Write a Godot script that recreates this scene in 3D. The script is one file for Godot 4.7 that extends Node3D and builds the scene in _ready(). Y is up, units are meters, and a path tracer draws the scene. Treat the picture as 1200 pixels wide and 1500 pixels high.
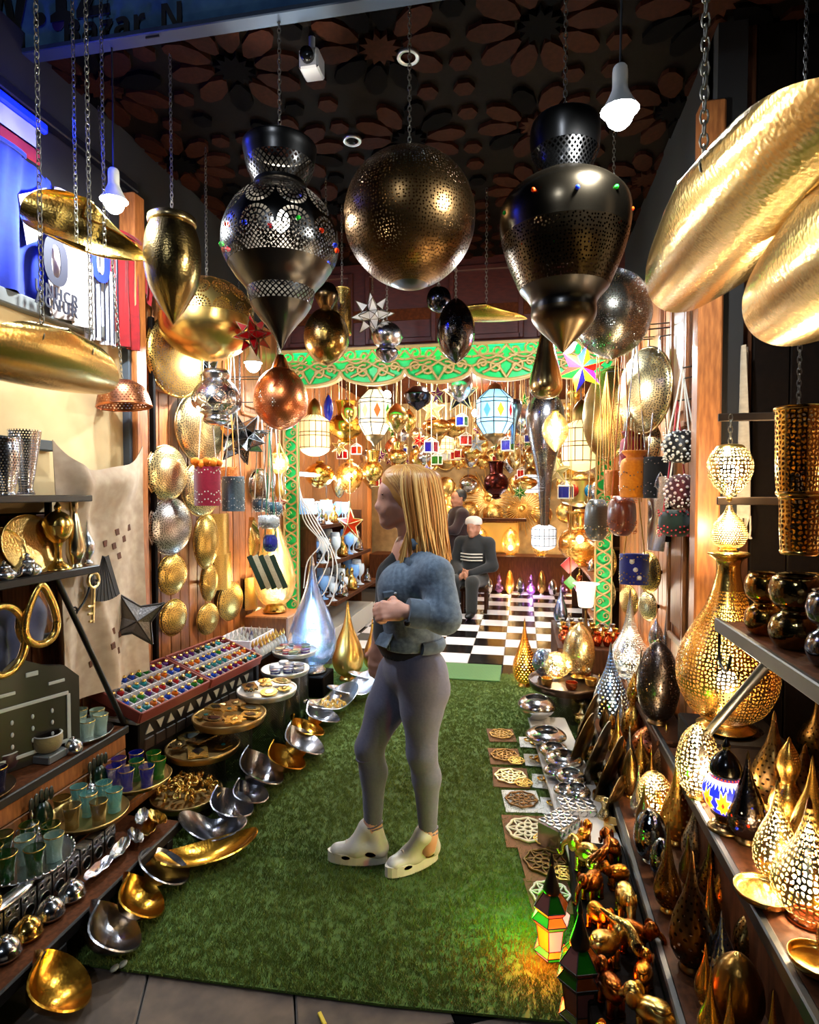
extends Node3D
# A night bazaar shop: brass lamps, trays and bowls on both sides of a green carpet, a woman looking at the left side.

var BRASS := Color(0.84, 0.7, 0.42)
var GOLD := Color(0.88, 0.72, 0.38)
var PALE := Color(0.9, 0.82, 0.6)
var SILVER := Color(0.78, 0.79, 0.8)
var COPPER := Color(0.75, 0.45, 0.28)
var BRONZE := Color(0.42, 0.33, 0.2)
var SMOKE := Color(0.3, 0.29, 0.28)
var WARM := Color(1.0, 0.92, 0.78)
var COOL := Color(0.93, 0.97, 1.0)

func _ready() -> void:
	var cam := Camera3D.new()
	cam.name = "camera"
	add_child(cam)
	cam.position = v3(0, 1.56, 0)
	cam.rotation_degrees = v3(-1.822, 10.74, 0)
	cam.fov = 80.88
	cam.current = true
	var we := WorldEnvironment.new()
	we.name = "world"
	var e := Environment.new()
	e.background_mode = Environment.BG_COLOR
	e.background_color = Color(0.012, 0.014, 0.022)
	e.background_energy_multiplier = 1.0
	e.tonemap_mode = Environment.TONE_MAPPER_LINEAR
	e.tonemap_exposure = 0.88
	e.sdfgi_enabled = true
	e.ssao_enabled = true
	e.ssil_enabled = true
	we.environment = e
	add_child(we)
	street_lamp()
	setting()
	ceiling_bulbs()
	ceiling_lanterns()
	archway()
	left_front()
	left_steps()
	left_goods()
	left_wall_goods()
	inside_shop()
	right_wall_goods()
	right_front()
	right_goods()
	people()
	small_details()

# ---------------------------------------------------------------- shapes
class Shape:
	var v := PackedVector3Array()
	var n := PackedVector3Array()
	var t := PackedVector2Array()
	var i := PackedInt32Array()
	var c := PackedColorArray()
	func mesh() -> ArrayMesh:
		var a := []
		a.resize(Mesh.ARRAY_MAX)
		a[Mesh.ARRAY_VERTEX] = v
		a[Mesh.ARRAY_NORMAL] = n
		a[Mesh.ARRAY_TEX_UV] = t
		if c.size() == v.size():
			a[Mesh.ARRAY_COLOR] = c
		a[Mesh.ARRAY_INDEX] = i
		var m := ArrayMesh.new()
		m.add_surface_from_arrays(Mesh.PRIMITIVE_TRIANGLES, a)
		return m
	func face(pts: Array, nor: Vector3) -> Shape:
		var k := v.size()
		var up := nor.cross(Vector3(0.31, 0.12, 0.94)).normalized()
		var side := up.cross(nor)
		for p in pts:
			v.append(p)
			n.append(nor)
			t.append(Vector2(p.dot(side), p.dot(up)))
		var cw: bool = (pts[1] - pts[0]).cross(pts[2] - pts[0]).dot(nor) < 0.0
		for j in range(1, pts.size() - 1):
			i.append_array([k, k + j, k + j + 1] if cw else [k, k + j + 1, k + j])
		return self
	func box(o: Vector3, size: Vector3, bev := 0.0, q := Basis()) -> Shape:
		var h := size / 2.0
		bev = minf(bev, minf(h.x, minf(h.y, h.z)) * 0.9)
		var g := h - Vector3.ONE * bev
		for a in 3:
			var b1 := (a + 1) % 3
			var b2 := (a + 2) % 3
			for s in [-1.0, 1.0]:
				var pts := []
				for w in [[-1, -1], [1, -1], [1, 1], [-1, 1]]:
					var p := Vector3()
					p[a] = s * h[a]
					p[b1] = w[0] * g[b1]
					p[b2] = w[1] * g[b2]
					pts.append(o + q * p)
				var nor := Vector3()
				nor[a] = s
				face(pts, q * nor)
				if bev > 0.0:
					for s2 in [-1.0, 1.0]:
						var e := []
						for w in [[0, -1], [0, 1], [1, 1], [1, -1]]:
							var p := Vector3()
							p[a] = s * (h[a] if w[0] == 0 else g[a])
							p[b1] = s2 * (g[b1] if w[0] == 0 else h[b1])
							p[b2] = w[1] * g[b2]
							e.append(o + q * p)
						var en := Vector3()
						en[a] = s
						en[b1] = s2
						face(e, q * en.normalized())
		return self
	func grid(nu: int, nv: int, f: Callable, flip := false, thick := 0.0, wrap := false, uvs := Vector2.ONE) -> Shape:
		# a sheet f(u, v); with thick it gets a second face and an edge; wrap joins u = 1 to u = 0
		var pts := PackedVector3Array()
		var nor := PackedVector3Array()
		for b in nv + 1:
			for a in nu + 1:
				pts.append(f.call(float(a) / nu, float(b) / nv))
		for b in nv + 1:
			for a in nu + 1:
				var a0 := (a - 1 if a > 0 else (nu - 1 if wrap else 0))
				var a1 := (a + 1 if a < nu else (1 if wrap else nu))
				var du := pts[b * (nu + 1) + a1] - pts[b * (nu + 1) + a0]
				var dv := pts[mini(b + 1, nv) * (nu + 1) + a] - pts[maxi(b - 1, 0) * (nu + 1) + a]
				var q := du.cross(dv)
				if q.length() < 1e-12:
					var bb := (1 if b == 0 else nv - 1)
					q = (pts[bb * (nu + 1) + a1] - pts[bb * (nu + 1) + a0]).cross(pts[mini(bb + 1, nv) * (nu + 1) + a] - pts[maxi(bb - 1, 0) * (nu + 1) + a])
				nor.append(q.normalized() * (-1.0 if flip else 1.0))
		for layer in (2 if thick > 0.0 else 1):
			var k := v.size()
			var s := (1.0 if layer == 0 else -1.0)
			for j in pts.size():
				v.append(pts[j] - (nor[j] * thick if layer == 1 else Vector3.ZERO))
				n.append(nor[j] * s)
				t.append(Vector2(float(j % (nu + 1)) / nu, float(j / (nu + 1)) / nv) * uvs)
			for b in nv:
				for a in nu:
					var p0 := k + b * (nu + 1) + a
					var p1 := p0 + nu + 1
					if flip == (layer == 0):
						i.append_array([p0, p0 + 1, p1, p0 + 1, p1 + 1, p1])
					else:
						i.append_array([p0, p1, p0 + 1, p0 + 1, p1, p1 + 1])
		if thick > 0.0:
			var ring := []
			for a in nu:
				ring.append([nv * (nu + 1) + a, nv * (nu + 1) + a + 1])
				ring.append([a, a + 1])
			if not wrap:
				for b in nv:
					ring.append([b * (nu + 1), (b + 1) * (nu + 1)])
					ring.append([b * (nu + 1) + nu, (b + 1) * (nu + 1) + nu])
			for e in ring:
				var p: Vector3 = pts[e[0]]
				var q: Vector3 = pts[e[1]]
				if p.distance_to(q) > 1e-6:
					var mid := (p - q).cross(nor[e[0]]).normalized()
					face([p, q, q - nor[e[1]] * thick, p - nor[e[0]] * thick], mid)
		return self
	func lathe(prof: Array, seg := 32, tile := 0.1, lobes := 0, amp := 0.0, at := Transform3D()) -> Shape:
		var rm := 0.001
		for p in prof:
			rm = maxf(rm, p.x)
		var around := maxf(1.0, roundf(TAU * rm / tile))
		var k := v.size()
		var run := 0.0
		for j in prof.size():
			var p: Vector2 = prof[j]
			if j > 0:
				run += p.distance_to(prof[j - 1])
			var d: Vector2 = prof[mini(j + 1, prof.size() - 1)] - prof[maxi(j - 1, 0)]
			if j > 0 and p.distance_to(prof[j - 1]) < 1e-6 and j + 1 < prof.size():
				d = prof[j + 1] - p
			elif j + 1 < prof.size() and p.distance_to(prof[j + 1]) < 1e-6 and j > 0:
				d = p - prof[j - 1]
			var nn := Vector2(d.y, -d.x).normalized()
			for a in seg + 1:
				var w := TAU * a / seg
				var m := 1.0
				if lobes > 0:
					m = 1.0 - amp * (1.0 - absf(sin(w * lobes / 2.0)))
				v.append(at * Vector3(cos(w) * p.x * m, p.y, sin(w) * p.x * m))
				n.append((at.basis * Vector3(cos(w) * nn.x, nn.y, sin(w) * nn.x)).normalized())
				t.append(Vector2(around * a / seg, run / tile))
		for j in prof.size() - 1:
			if prof[j].distance_to(prof[j + 1]) < 1e-6:
				continue
			for a in seg:
				var p0 := k + j * (seg + 1) + a
				var p1 := p0 + seg + 1
				i.append_array([p0, p0 + 1, p1, p0 + 1, p1 + 1, p1])
		return self
	func ball(o: Vector3, r: Vector3, seg := 16, q := Basis()) -> Shape:
		var k := v.size()
		var rows := maxi(seg / 2, 4)
		for b in rows + 1:
			var y := PI * b / rows
			for a in seg + 1:
				var w := TAU * a / seg
				var d := Vector3(cos(w) * sin(y), cos(y), sin(w) * sin(y))
				v.append(o + q * (d * r))
				n.append((q * (d / r)).normalized())
				t.append(Vector2(float(a) / seg * 2.0, float(b) / rows))
		for b in rows:
			for a in seg:
				var p0 := k + b * (seg + 1) + a
				var p1 := p0 + seg + 1
				i.append_array([p0, p1, p0 + 1, p0 + 1, p1, p1 + 1])
		return self
	func tube(path: Array, r, seg := 6, closed := false, flat := 1.0) -> Shape:
		# r: a number or one radius per point
		var m := path.size()
		if m < 2:
			return self
		var k := v.size()
		var up := Vector3.UP
		var run := 0.0
		var total := m + (1 if closed else 0)
		for j in total:
			var p: Vector3 = path[j % m]
			var d: Vector3 = path[(j + 1) % m if closed else mini(j + 1, m - 1)] - path[(j - 1 + m) % m if closed else maxi(j - 1, 0)]
			d = d.normalized()
			if absf(d.dot(up)) > 0.95:
				up = (Vector3.RIGHT if absf(d.x) < 0.9 else Vector3.BACK)
			up = (up - d * up.dot(d)).normalized()
			var side := d.cross(up)
			if j > 0:
				run += p.distance_to(path[j - 1])
			var rr: float = r[j % m] if r is Array else r
			for a in seg + 1:
				var w := TAU * a / seg
				var e := side * cos(w) + up * sin(w) * flat
				v.append(p + e * rr)
				n.append((side * cos(w) + up * sin(w) / flat).normalized())
				t.append(Vector2(float(a) / seg, run * 10.0))
		for j in total - 1:
			for a in seg:
				var p0 := k + j * (seg + 1) + a
				var p1 := p0 + seg + 1
				i.append_array([p0, p0 + 1, p1, p0 + 1, p1 + 1, p1])
		if not closed:
			for e in [0, m - 1]:
				var rr2: float = r[e] if r is Array else r
				if rr2 > 0.0005:
					var pts := []
					for a in seg:
						pts.append(v[k + e * (seg + 1) + a])
					face(pts, (path[0] - path[1]).normalized() if e == 0 else (path[m - 1] - path[m - 2]).normalized())
		return self
	func prism(poly: PackedVector2Array, depth: float, at := Transform3D(), bev := 0.0) -> Shape:
		# a flat outline in x, y, depth along +z
		var tri := Geometry2D.triangulate_polygon(poly)
		var inner := poly
		var zz := depth
		for side in 2:
			var k := v.size()
			for p in inner:
				v.append(at * Vector3(p.x, p.y, zz if side else 0.0))
				n.append((at.basis * Vector3(0, 0, 1 if side else -1)).normalized())
				t.append(p)
			for j in range(0, tri.size(), 3):
				var a := tri[j]
				var b := tri[j + 1]
				var d := tri[j + 2]
				var ccw: bool = (poly[b] - poly[a]).cross(poly[d] - poly[a]) > 0.0
				if ccw == (side == 1):
					i.append_array([k + a, k + d, k + b])
				else:
					i.append_array([k + a, k + b, k + d])
		for j in poly.size():
			var p := poly[j]
			var q := poly[(j + 1) % poly.size()]
			var e := q - p
			if e.length() < 1e-6:
				continue
			var nn := at.basis * Vector3(e.y, -e.x, 0)
			if Geometry2D.is_polygon_clockwise(poly):
				nn = -nn
			face([at * Vector3(p.x, p.y, 0), at * Vector3(q.x, q.y, 0), at * Vector3(q.x, q.y, depth), at * Vector3(p.x, p.y, depth)], nn.normalized())
		return self

func smooth(pts: Array, sub := 4) -> Array:
	var out := []
	for j in pts.size() - 1:
		var p0: Vector2 = pts[maxi(j - 1, 0)]
		var p1: Vector2 = pts[j]
		var p2: Vector2 = pts[j + 1]
		var p3: Vector2 = pts[mini(j + 2, pts.size() - 1)]
		for k in sub:
			var q := p1.cubic_interpolate(p2, p0, p3, float(k) / sub)
			out.append(Vector2(maxf(q.x, 0.0), q.y))
	out.append(pts[-1])
	return out

func curve(pts: Array, sub := 5) -> Array:
	var out := []
	for j in pts.size() - 1:
		for k in sub:
			out.append(pts[j].cubic_interpolate(pts[j + 1], pts[maxi(j - 1, 0)], pts[mini(j + 2, pts.size() - 1)], float(k) / sub))
	out.append(pts[-1])
	return out

func prof(flat: Array, r := 1.0, h := 1.0) -> Array:
	var out := []
	for j in range(0, flat.size(), 2):
		out.append(Vector2(flat[j] * r, flat[j + 1] * h))
	return out

# ---------------------------------------------------------------- nodes
var taken := {}
var store := {}

func numbered(called: String) -> String:
	taken[called] = taken.get(called, -1) + 1
	return called if taken[called] == 0 else "%s_%03d" % [called, taken[called]]

func tag(o: Node, label: String, category: String, group := "") -> void:
	o.set_meta("label", label)
	o.set_meta("category", category)
	if group:
		o.set_meta("group", group)

func thing(called: String, label: String, category: String, at := Vector3.ZERO, turn := 0.0, group := "") -> Node3D:
	var o := Node3D.new()
	o.name = numbered(called)
	add_child(o)
	o.position = at
	o.rotation.y = turn
	tag(o, label, category, group)
	return o

func part(parent: Node, called: String, m: Mesh, mat: Material, at := Transform3D()) -> MeshInstance3D:
	var o := MeshInstance3D.new()
	o.name = called
	o.mesh = m
	o.material_override = mat
	o.transform = at
	parent.add_child(o, true)
	return o

func solo(called: String, m: Mesh, mat: Material, label: String, category: String, at := Transform3D(), group := "") -> MeshInstance3D:
	var o := MeshInstance3D.new()
	o.name = numbered(called)
	o.mesh = m
	o.material_override = mat
	o.transform = at
	add_child(o)
	tag(o, label, category, group)
	return o

func structure(called: String, m: Mesh, mat: Material, at := Transform3D()) -> MeshInstance3D:
	var o := MeshInstance3D.new()
	o.name = called
	o.mesh = m
	o.material_override = mat
	o.transform = at
	add_child(o)
	o.set_meta("kind", "structure")
	return o

func T(x: float, y: float, z: float, q := Basis()) -> Transform3D:
	return Transform3D(q, Vector3(x, y, z))

func rot(deg: Vector3) -> Basis:
	return Basis.from_euler(deg * PI / 180.0)

func lamp_light(parent: Node, at: Vector3, col: Color, energy: float, size := 0.03) -> void:
	var l := OmniLight3D.new()
	l.name = "light"
	l.light_color = col
	l.light_energy = energy
	l.light_size = size
	l.omni_range = 14.0
	l.omni_attenuation = 2.0
	l.shadow_enabled = true
	parent.add_child(l, true)
	l.position = at

# ---------------------------------------------------------------- textures
func tex(im: Image) -> ImageTexture:
	return ImageTexture.create_from_image(im)

func holes(kind: String) -> ImageTexture:
	# perforated sheet: alpha 0 where the metal is punched through
	if store.has("holes_" + kind):
		return store["holes_" + kind]
	var s := 192
	var im := Image.create(s, s, false, Image.FORMAT_RGBA8)
	var r := RandomNumberGenerator.new()
	r.seed = 5
	var cells := 7 if kind == "lace" else 10
	var spots := []
	for a in cells * cells:
		spots.append(Vector2(a % cells + r.randf_range(0.2, 0.8), a / cells + r.randf_range(0.2, 0.8)))
	for y in s:
		for x in s:
			var u := float(x) / s
			var w := float(y) / s
			var hole := false
			match kind:
				"dots":
					var q := Vector2(u * 7.0, w * 8.0)
					if int(q.y) % 2 == 1:
						q.x += 0.5
					hole = Vector2(fposmod(q.x, 1.0) - 0.5, fposmod(q.y, 1.0) - 0.5).length() < 0.3
				"sparse":
					var q2 := Vector2(u * 4.0, w * 6.0)
					if int(q2.y) % 2 == 1:
						q2.x += 0.5
					hole = Vector2(fposmod(q2.x, 1.0) - 0.5, fposmod(q2.y, 1.0) - 0.5).length() < 0.2
				"diamond":
					hole = absf(fposmod((u + w) * 6.0, 1.0) - 0.5) < 0.33 and absf(fposmod((u - w) * 6.0, 1.0) - 0.5) < 0.33
				"rosette":
					var q3 := Vector2(u - 0.5, w - 0.5)
					var rr := q3.length()
					var an := q3.angle()
					if rr < 0.07 or rr > 0.46:
						hole = rr < 0.05
					elif rr < 0.2:
						hole = absf(sin(an * 4.0)) > 0.45 and rr > 0.09 and rr < 0.18
					elif rr < 0.33:
						hole = absf(sin(an * 7.0)) > 0.5 and rr > 0.22 and rr < 0.31
					else:
						hole = absf(sin(an * 12.0)) > 0.5 and rr > 0.36
				_:
					var q4 := Vector2(u, w) * cells
					var d1 := 9.0
					var d2 := 9.0
					for b in range(-1, 2):
						for a in range(-1, 2):
							var cx := int(floor(q4.x)) + a
							var cy := int(floor(q4.y)) + b
							var sp: Vector2 = spots[posmod(cy, cells) * cells + posmod(cx, cells)]
							var p := Vector2(sp.x - posmod(cx, cells) + cx, sp.y - posmod(cy, cells) + cy)
							var d := p.distance_to(q4)
							if d < d1:
								d2 = d1
								d1 = d
							elif d < d2:
								d2 = d
					hole = (d2 - d1 > 0.32 and d1 < 0.5) if kind == "lace" else d1 < 0.27
			im.set_pixel(x, y, Color(1, 1, 1, 0.0 if hole else 1.0))
	store["holes_" + kind] = tex(im)
	return store["holes_" + kind]

func noise(kind: String, freq: float, normal := false, a := Color.BLACK, b := Color.WHITE, size := 256) -> NoiseTexture2D:
	var key := "noise_%s_%s_%s_%s_%s" % [kind, freq, normal, a, b]
	if store.has(key):
		return store[key]
	var f := FastNoiseLite.new()
	f.seed = 7
	f.frequency = freq
	f.noise_type = FastNoiseLite.TYPE_CELLULAR if kind == "cell" else FastNoiseLite.TYPE_SIMPLEX_SMOOTH
	f.fractal_octaves = 1 if kind == "cell" else 4
	var x := NoiseTexture2D.new()
	x.width = size
	x.height = size
	x.seamless = true
	x.noise = f
	x.as_normal_map = normal
	if normal:
		x.bump_strength = 4.0
	else:
		var g := Gradient.new()
		g.colors = PackedColorArray([a, b])
		x.color_ramp = g
	store[key] = x
	return x

func plain(col: Color, rough := 0.7, metal := 0.0) -> StandardMaterial3D:
	var m := StandardMaterial3D.new()
	m.albedo_color = col
	m.roughness = rough
	m.metallic = metal
	return m

func metal(col: Color, rough := 0.3, pattern := "", beaten := 0.0) -> StandardMaterial3D:
	var key := "metal_%s_%s_%s_%s" % [col, rough, pattern, beaten]
	if store.has(key):
		return store[key]
	var m := plain(col, rough, 1.0)
	if pattern:
		m.albedo_texture = holes(pattern)
		m.transparency = BaseMaterial3D.TRANSPARENCY_ALPHA_SCISSOR
		m.alpha_scissor_threshold = 0.5
	elif beaten > 0.0:
		m.normal_enabled = true
		m.normal_texture = noise("cell", 0.06, true)
		m.normal_scale = beaten
		m.uv1_triplanar = true
		m.uv1_scale = Vector3.ONE * 7.0
	store[key] = m
	return m

func cloth(col: Color, col2: Color, scale := 6.0, rough := 0.95) -> StandardMaterial3D:
	var m := plain(Color.WHITE, rough)
	m.albedo_texture = noise("soft", 0.02, false, col, col2)
	m.uv1_triplanar = true
	m.uv1_scale = Vector3.ONE * scale
	m.rim_enabled = true
	m.rim = 0.25
	return m

func wood(a: Color, b: Color, along: Vector3, rough := 0.5) -> StandardMaterial3D:
	var m := plain(Color.WHITE, rough)
	m.albedo_texture = noise("soft", 0.03, false, a, b)
	m.uv1_triplanar = true
	m.uv1_world_triplanar = true
	m.uv1_scale = along
	m.metallic_specular = 0.5 if rough < 0.55 else 0.15
	return m

func glow(col: Color, energy: float) -> StandardMaterial3D:
	var key := "glow_%s_%s" % [col, energy]
	if store.has(key):
		return store[key]
	var m := plain(col, 0.5)
	m.emission_enabled = true
	m.emission = col
	m.emission_energy_multiplier = energy
	store[key] = m
	return m

func glass(col: Color, alpha := 0.35) -> StandardMaterial3D:
	var key := "glass_%s_%s" % [col, alpha]
	if store.has(key):
		return store[key]
	var m := plain(Color(col.r, col.g, col.b, alpha), 0.05)
	m.transparency = BaseMaterial3D.TRANSPARENCY_ALPHA
	store[key] = m
	return m

func vary(m: StandardMaterial3D, k: float) -> StandardMaterial3D:
	var c: StandardMaterial3D = m.duplicate()
	c.albedo_color = Color(m.albedo_color.r * k, m.albedo_color.g * k, m.albedo_color.b * k)
	return c

# ---------------------------------------------------------------- the place itself
func planks(parent: Node, a: Vector3, b: Vector3, y0: float, y1: float, out: Vector3, width: float, mats: Array, r: RandomNumberGenerator, flat := false) -> void:
	# boards side by side from a to b; flat: lying boards stacked from y0 to y1
	var run := b - a
	var size := run.length()
	var dir := run / size
	var q := Basis(dir, Vector3.UP, dir.cross(Vector3.UP))
	if q.z.dot(out) < 0.0:
		q = Basis(-dir, Vector3.UP, -q.z)
	var count := int(round((y1 - y0 if flat else size) / width))
	var step := (y1 - y0 if flat else size) / count
	var key := "plank_%s_%s_%s_%s" % [step, size if flat else y1 - y0, flat, width]
	if not store.has(key):
		store[key] = Shape.new().box(Vector3.ZERO, v3(size, step - 0.006, 0.022) if flat else v3(step - 0.006, y1 - y0, 0.022), 0.004).mesh()
	for k in count:
		var o := a + run / 2.0 if flat else a + dir * step * (k + 0.5)
		o.y = y0 + step * (k + 0.5) if flat else (y0 + y1) / 2.0
		part(parent, "plank", store[key], mats[r.randi() % mats.size()], Transform3D(q, o + out * (0.011 + r.randf() * 0.004)))

func panel_frame(parent: Node, o: Vector3, q: Basis, w: float, h: float, m: Material) -> void:
	var s := Shape.new()
	for e in [[0, h / 2, w, 0.035], [0, -h / 2, w, 0.035], [w / 2, 0, 0.035, h], [-w / 2, 0, 0.035, h]]:
		s.box(v3(e[0], e[1], 0), v3(e[2], e[3], 0.02), 0.006)
	s.box(v3(0, 0, -0.004), v3(w * 0.72, h * 0.84, 0.016), 0.007)
	part(parent, "panel", s.mesh(), m, Transform3D(q, o))

func setting() -> void:
	var r := RandomNumberGenerator.new()
	r.seed = 11
	var orange := []
	for k in [0.85, 1.0, 1.12]:
		orange.append(wood(Color(0.46, 0.26, 0.12) * k, Color(0.66, 0.41, 0.21) * k, v3(6, 0.9, 6), 0.38))
	var brown := []
	for k in [0.8, 1.0, 1.15]:
		brown.append(wood(Color(0.2, 0.11, 0.06) * k, Color(0.32, 0.18, 0.1) * k, v3(5, 0.8, 5), 0.6))
	var red := wood(Color(0.2, 0.07, 0.04), Color(0.3, 0.11, 0.06), v3(1.2, 5, 5), 0.4)
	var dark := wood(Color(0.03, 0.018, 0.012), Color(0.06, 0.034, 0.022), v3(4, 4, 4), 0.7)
	var plaster := plain(Color(0.05, 0.035, 0.025), 0.9)
	store.orange = orange
	store.brown = brown
	store.dark = dark
	# ground: street slabs in front, a plain bed under the carpet, black and white tiles in the shop
	var slab_m := [cloth(Color(0.21, 0.17, 0.145), Color(0.32, 0.265, 0.22), 2.0), cloth(Color(0.24, 0.195, 0.165), Color(0.35, 0.29, 0.24), 1.5)]
	var bed := structure("pavement", Shape.new().box(v3(-0.5, -0.08, -1.7), v3(7, 0.1, 7.2)).mesh(), plain(Color(0.1, 0.09, 0.08), 0.95))
	var sq := rot(v3(0, 24, 0))
	for a in range(-9, 10):
		for b in range(-9, 10):
			var o := sq * v3(a * 0.46, 0, b * 0.46) + v3(-1.33, -0.02, -1.46)
			if o.x > -3.6 and o.x < 2.4 and o.z > -1.95 and o.z < 1.2:
				if not store.has("slab"):
					store.slab = Shape.new().box(Vector3.ZERO, v3(0.454, 0.03, 0.454), 0.005).mesh()
				part(bed, "slab", store.slab, slab_m[posmod(a + b * 3, 2)], Transform3D(sq, o + v3(0, r.randf_range(-0.002, 0.002), 0)))
	var fl := structure("floor", Shape.new().box(v3(-0.7, -0.08, -7.75), v3(4.4, 0.1, 5.0)).mesh(), plain(Color(0.12, 0.11, 0.1), 0.8))
	store.tile = Shape.new().box(Vector3.ZERO, v3(0.317, 0.03, 0.317), 0.003).mesh()
	var white := plain(Color(0.82, 0.8, 0.8), 0.16)
	var black := plain(Color(0.055, 0.04, 0.04), 0.14)
	for a in range(-6, 5):
		for b in 15:
			var o2 := v3(-0.175 + 0.16 + (a - 0.0) * 0.32, -0.015, -5.0 - b * 0.32)
			if b < 2 and a < 0:
				continue
			part(fl, "tile", store.tile, white if posmod(a + b, 2) == 0 else black, T(o2.x, o2.y, o2.z))
	# ceilings
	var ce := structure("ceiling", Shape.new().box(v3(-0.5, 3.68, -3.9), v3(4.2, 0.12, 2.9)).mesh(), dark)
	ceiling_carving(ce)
	structure("ceiling_inner", Shape.new().box(v3(-0.7, 3.15, -7.8), v3(4.4, 0.1, 5.0)).mesh(), wood(Color(0.2, 0.09, 0.04), Color(0.34, 0.16, 0.07), v3(3, 3, 1), 0.6))
	# left: backing wall with boards; the front part is plain boards behind shelves
	var wl := structure("wall_left", Shape.new().box(v3(-2.3, 1.8, -3.2), v3(0.12, 3.7, 4.3)).mesh(), plaster)
	planks(wl, v3(-2.24, 0, -3.16), v3(-2.24, 0, -5.28), 0.0, 3.0, Vector3.RIGHT, 0.105, orange, r)
	planks(wl, v3(-2.24, 0, -1.1), v3(-2.24, 0, -3.0), 0.0, 1.46, Vector3.RIGHT, 0.16, [orange[0], brown[2]], r)
	for e in [[-3.42, 2.55, 0.34, 0.7], [-4.0, 2.6, 0.36, 0.6], [-4.65, 2.55, 0.36, 0.7], [-5.0, 1.85, 0.34, 0.6]]:
		panel_frame(wl, v3(-2.2, e[1], e[0]), rot(v3(0, 90, 0)), e[2], e[3], orange[1])
	structure("trim_1", Shape.new().box(v3(-2.19, 1.62, -3.1), v3(0.1, 3.24, 0.1), 0.008).mesh(), orange[2])
	structure("trim_2", Shape.new().box(v3(-2.17, 1.3, -3.24), v3(0.03, 2.6, 0.03), 0.004).mesh(), dark)
	# cream board in a grey frame, above the left shelves
	structure("window_1", Shape.new().box(v3(-2.225, 1.95, -2.5), v3(0.02, 0.96, 1.14)).mesh(), cloth(Color(0.74, 0.62, 0.42), Color(0.82, 0.71, 0.51), 0.6))
	var fr := structure("trim_3", Shape.new().box(v3(-2.2, 2.4, -2.5), v3(0.07, 0.065, 1.24), 0.006).mesh(), plain(Color(0.42, 0.43, 0.42), 0.45, 0.3))
	for z in [-3.06, -2.14]:
		part(fr, "upright", Shape.new().box(v3(-2.2, 1.85, z), v3(0.06, 1.1, 0.06), 0.006).mesh(), plain(Color(0.3, 0.34, 0.38), 0.45, 0.3))
	part(fr, "sill_rail", Shape.new().box(v3(-2.2, 1.78, -2.24), v3(0.05, 0.05, 0.5), 0.006).mesh(), plain(Color(0.16, 0.2, 0.22), 0.45))
	# right side
	var wr := structure("wall_right", Shape.new().box(v3(0.88, 1.8, -4.1), v3(0.12, 3.7, 2.45)).mesh(), plaster)
	planks(wr, v3(0.82, 0, -2.95), v3(0.82, 0, -5.28), 0.0, 3.0, Vector3.LEFT, 0.105, orange, r)
	for e in [[-3.3, 2.3, 0.3, 0.8], [-3.9, 2.55, 0.36, 0.7], [-4.6, 2.55, 0.36, 0.7], [-3.3, 1.2, 0.3, 0.8]]:
		panel_frame(wr, v3(0.78, e[1], e[0]), rot(v3(0, -90, 0)), e[2], e[3], orange[0])
	structure("trim_4", Shape.new().box(v3(0.79, 1.62, -2.86), v3(0.1, 3.24, 0.1), 0.008).mesh(), orange[1])
	var wf := structure("wall_right_front", Shape.new().box(v3(1.36, 1.8, -2.0), v3(0.12, 3.7, 2.0)).mesh(), plaster)
	planks(wf, v3(1.3, 0, -1.05), v3(1.3, 0, -2.9), 0.0, 2.2, Vector3.LEFT, 0.2, brown, r, true)
	planks(wf, v3(1.3, 0, -1.05), v3(1.3, 0, -2.9), 2.2, 3.6, Vector3.LEFT, 0.2, [dark], r, true)
	var wn := structure("wall_return", Shape.new().box(v3(1.12, 1.8, -2.98), v3(0.6, 3.7, 0.08)).mesh(), plaster)
	planks(wn, v3(0.84, 0, -2.94), v3(1.3, 0, -2.94), 0.0, 3.6, Vector3.BACK, 0.15, [brown[0], dark], r)
	# over the archway
	var wb := structure("wall_arch", Shape.new().box(v3(-0.72, 3.2, -5.36), v3(3.3, 0.9, 0.08)).mesh(), red)
	for k in 4:
		var s := Shape.new()
		s.box(v3(0, 0.3, 0.012), v3(0.6, 0.05, 0.03), 0.008).box(v3(0, -0.3, 0.012), v3(0.6, 0.05, 0.03), 0.008)
		s.box(v3(0.3, 0, 0.012), v3(0.05, 0.65, 0.03), 0.008).box(v3(-0.3, 0, 0.012), v3(0.05, 0.65, 0.03), 0.008)
		part(wb, "panel", s.mesh(), red, T(-1.85 + k * 0.76, 3.22, -5.32))
	structure("trim_5", Shape.new().box(v3(-0.72, 2.86, -5.3), v3(3.0, 0.05, 0.1), 0.01).mesh(), red)
	# shop behind the archway
	var il := structure("wall_left_inner", Shape.new().box(v3(-2.68, 1.6, -7.8), v3(0.1, 3.2, 5.0)).mesh(), plain(Color(0.56, 0.43, 0.24), 0.9))
	planks(il, v3(-2.63, 0, -5.4), v3(-2.63, 0, -10.2), 0.0, 3.1, Vector3.RIGHT, 0.3, orange, r)
	var ir := structure("wall_right_inner", Shape.new().box(v3(1.35, 1.6, -7.8), v3(0.1, 3.2, 5.0)).mesh(), plain(Color(0.56, 0.43, 0.24), 0.9))
	planks(ir, v3(1.3, 0, -5.4), v3(1.3, 0, -10.2), 0.0, 3.1, Vector3.LEFT, 0.3, orange, r)
	structure("wall_back", Shape.new().box(v3(-0.7, 1.6, -10.3), v3(4.4, 3.2, 0.1)).mesh(), cloth(Color(0.5, 0.4, 0.26), Color(0.64, 0.52, 0.34), 1.0))
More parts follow.
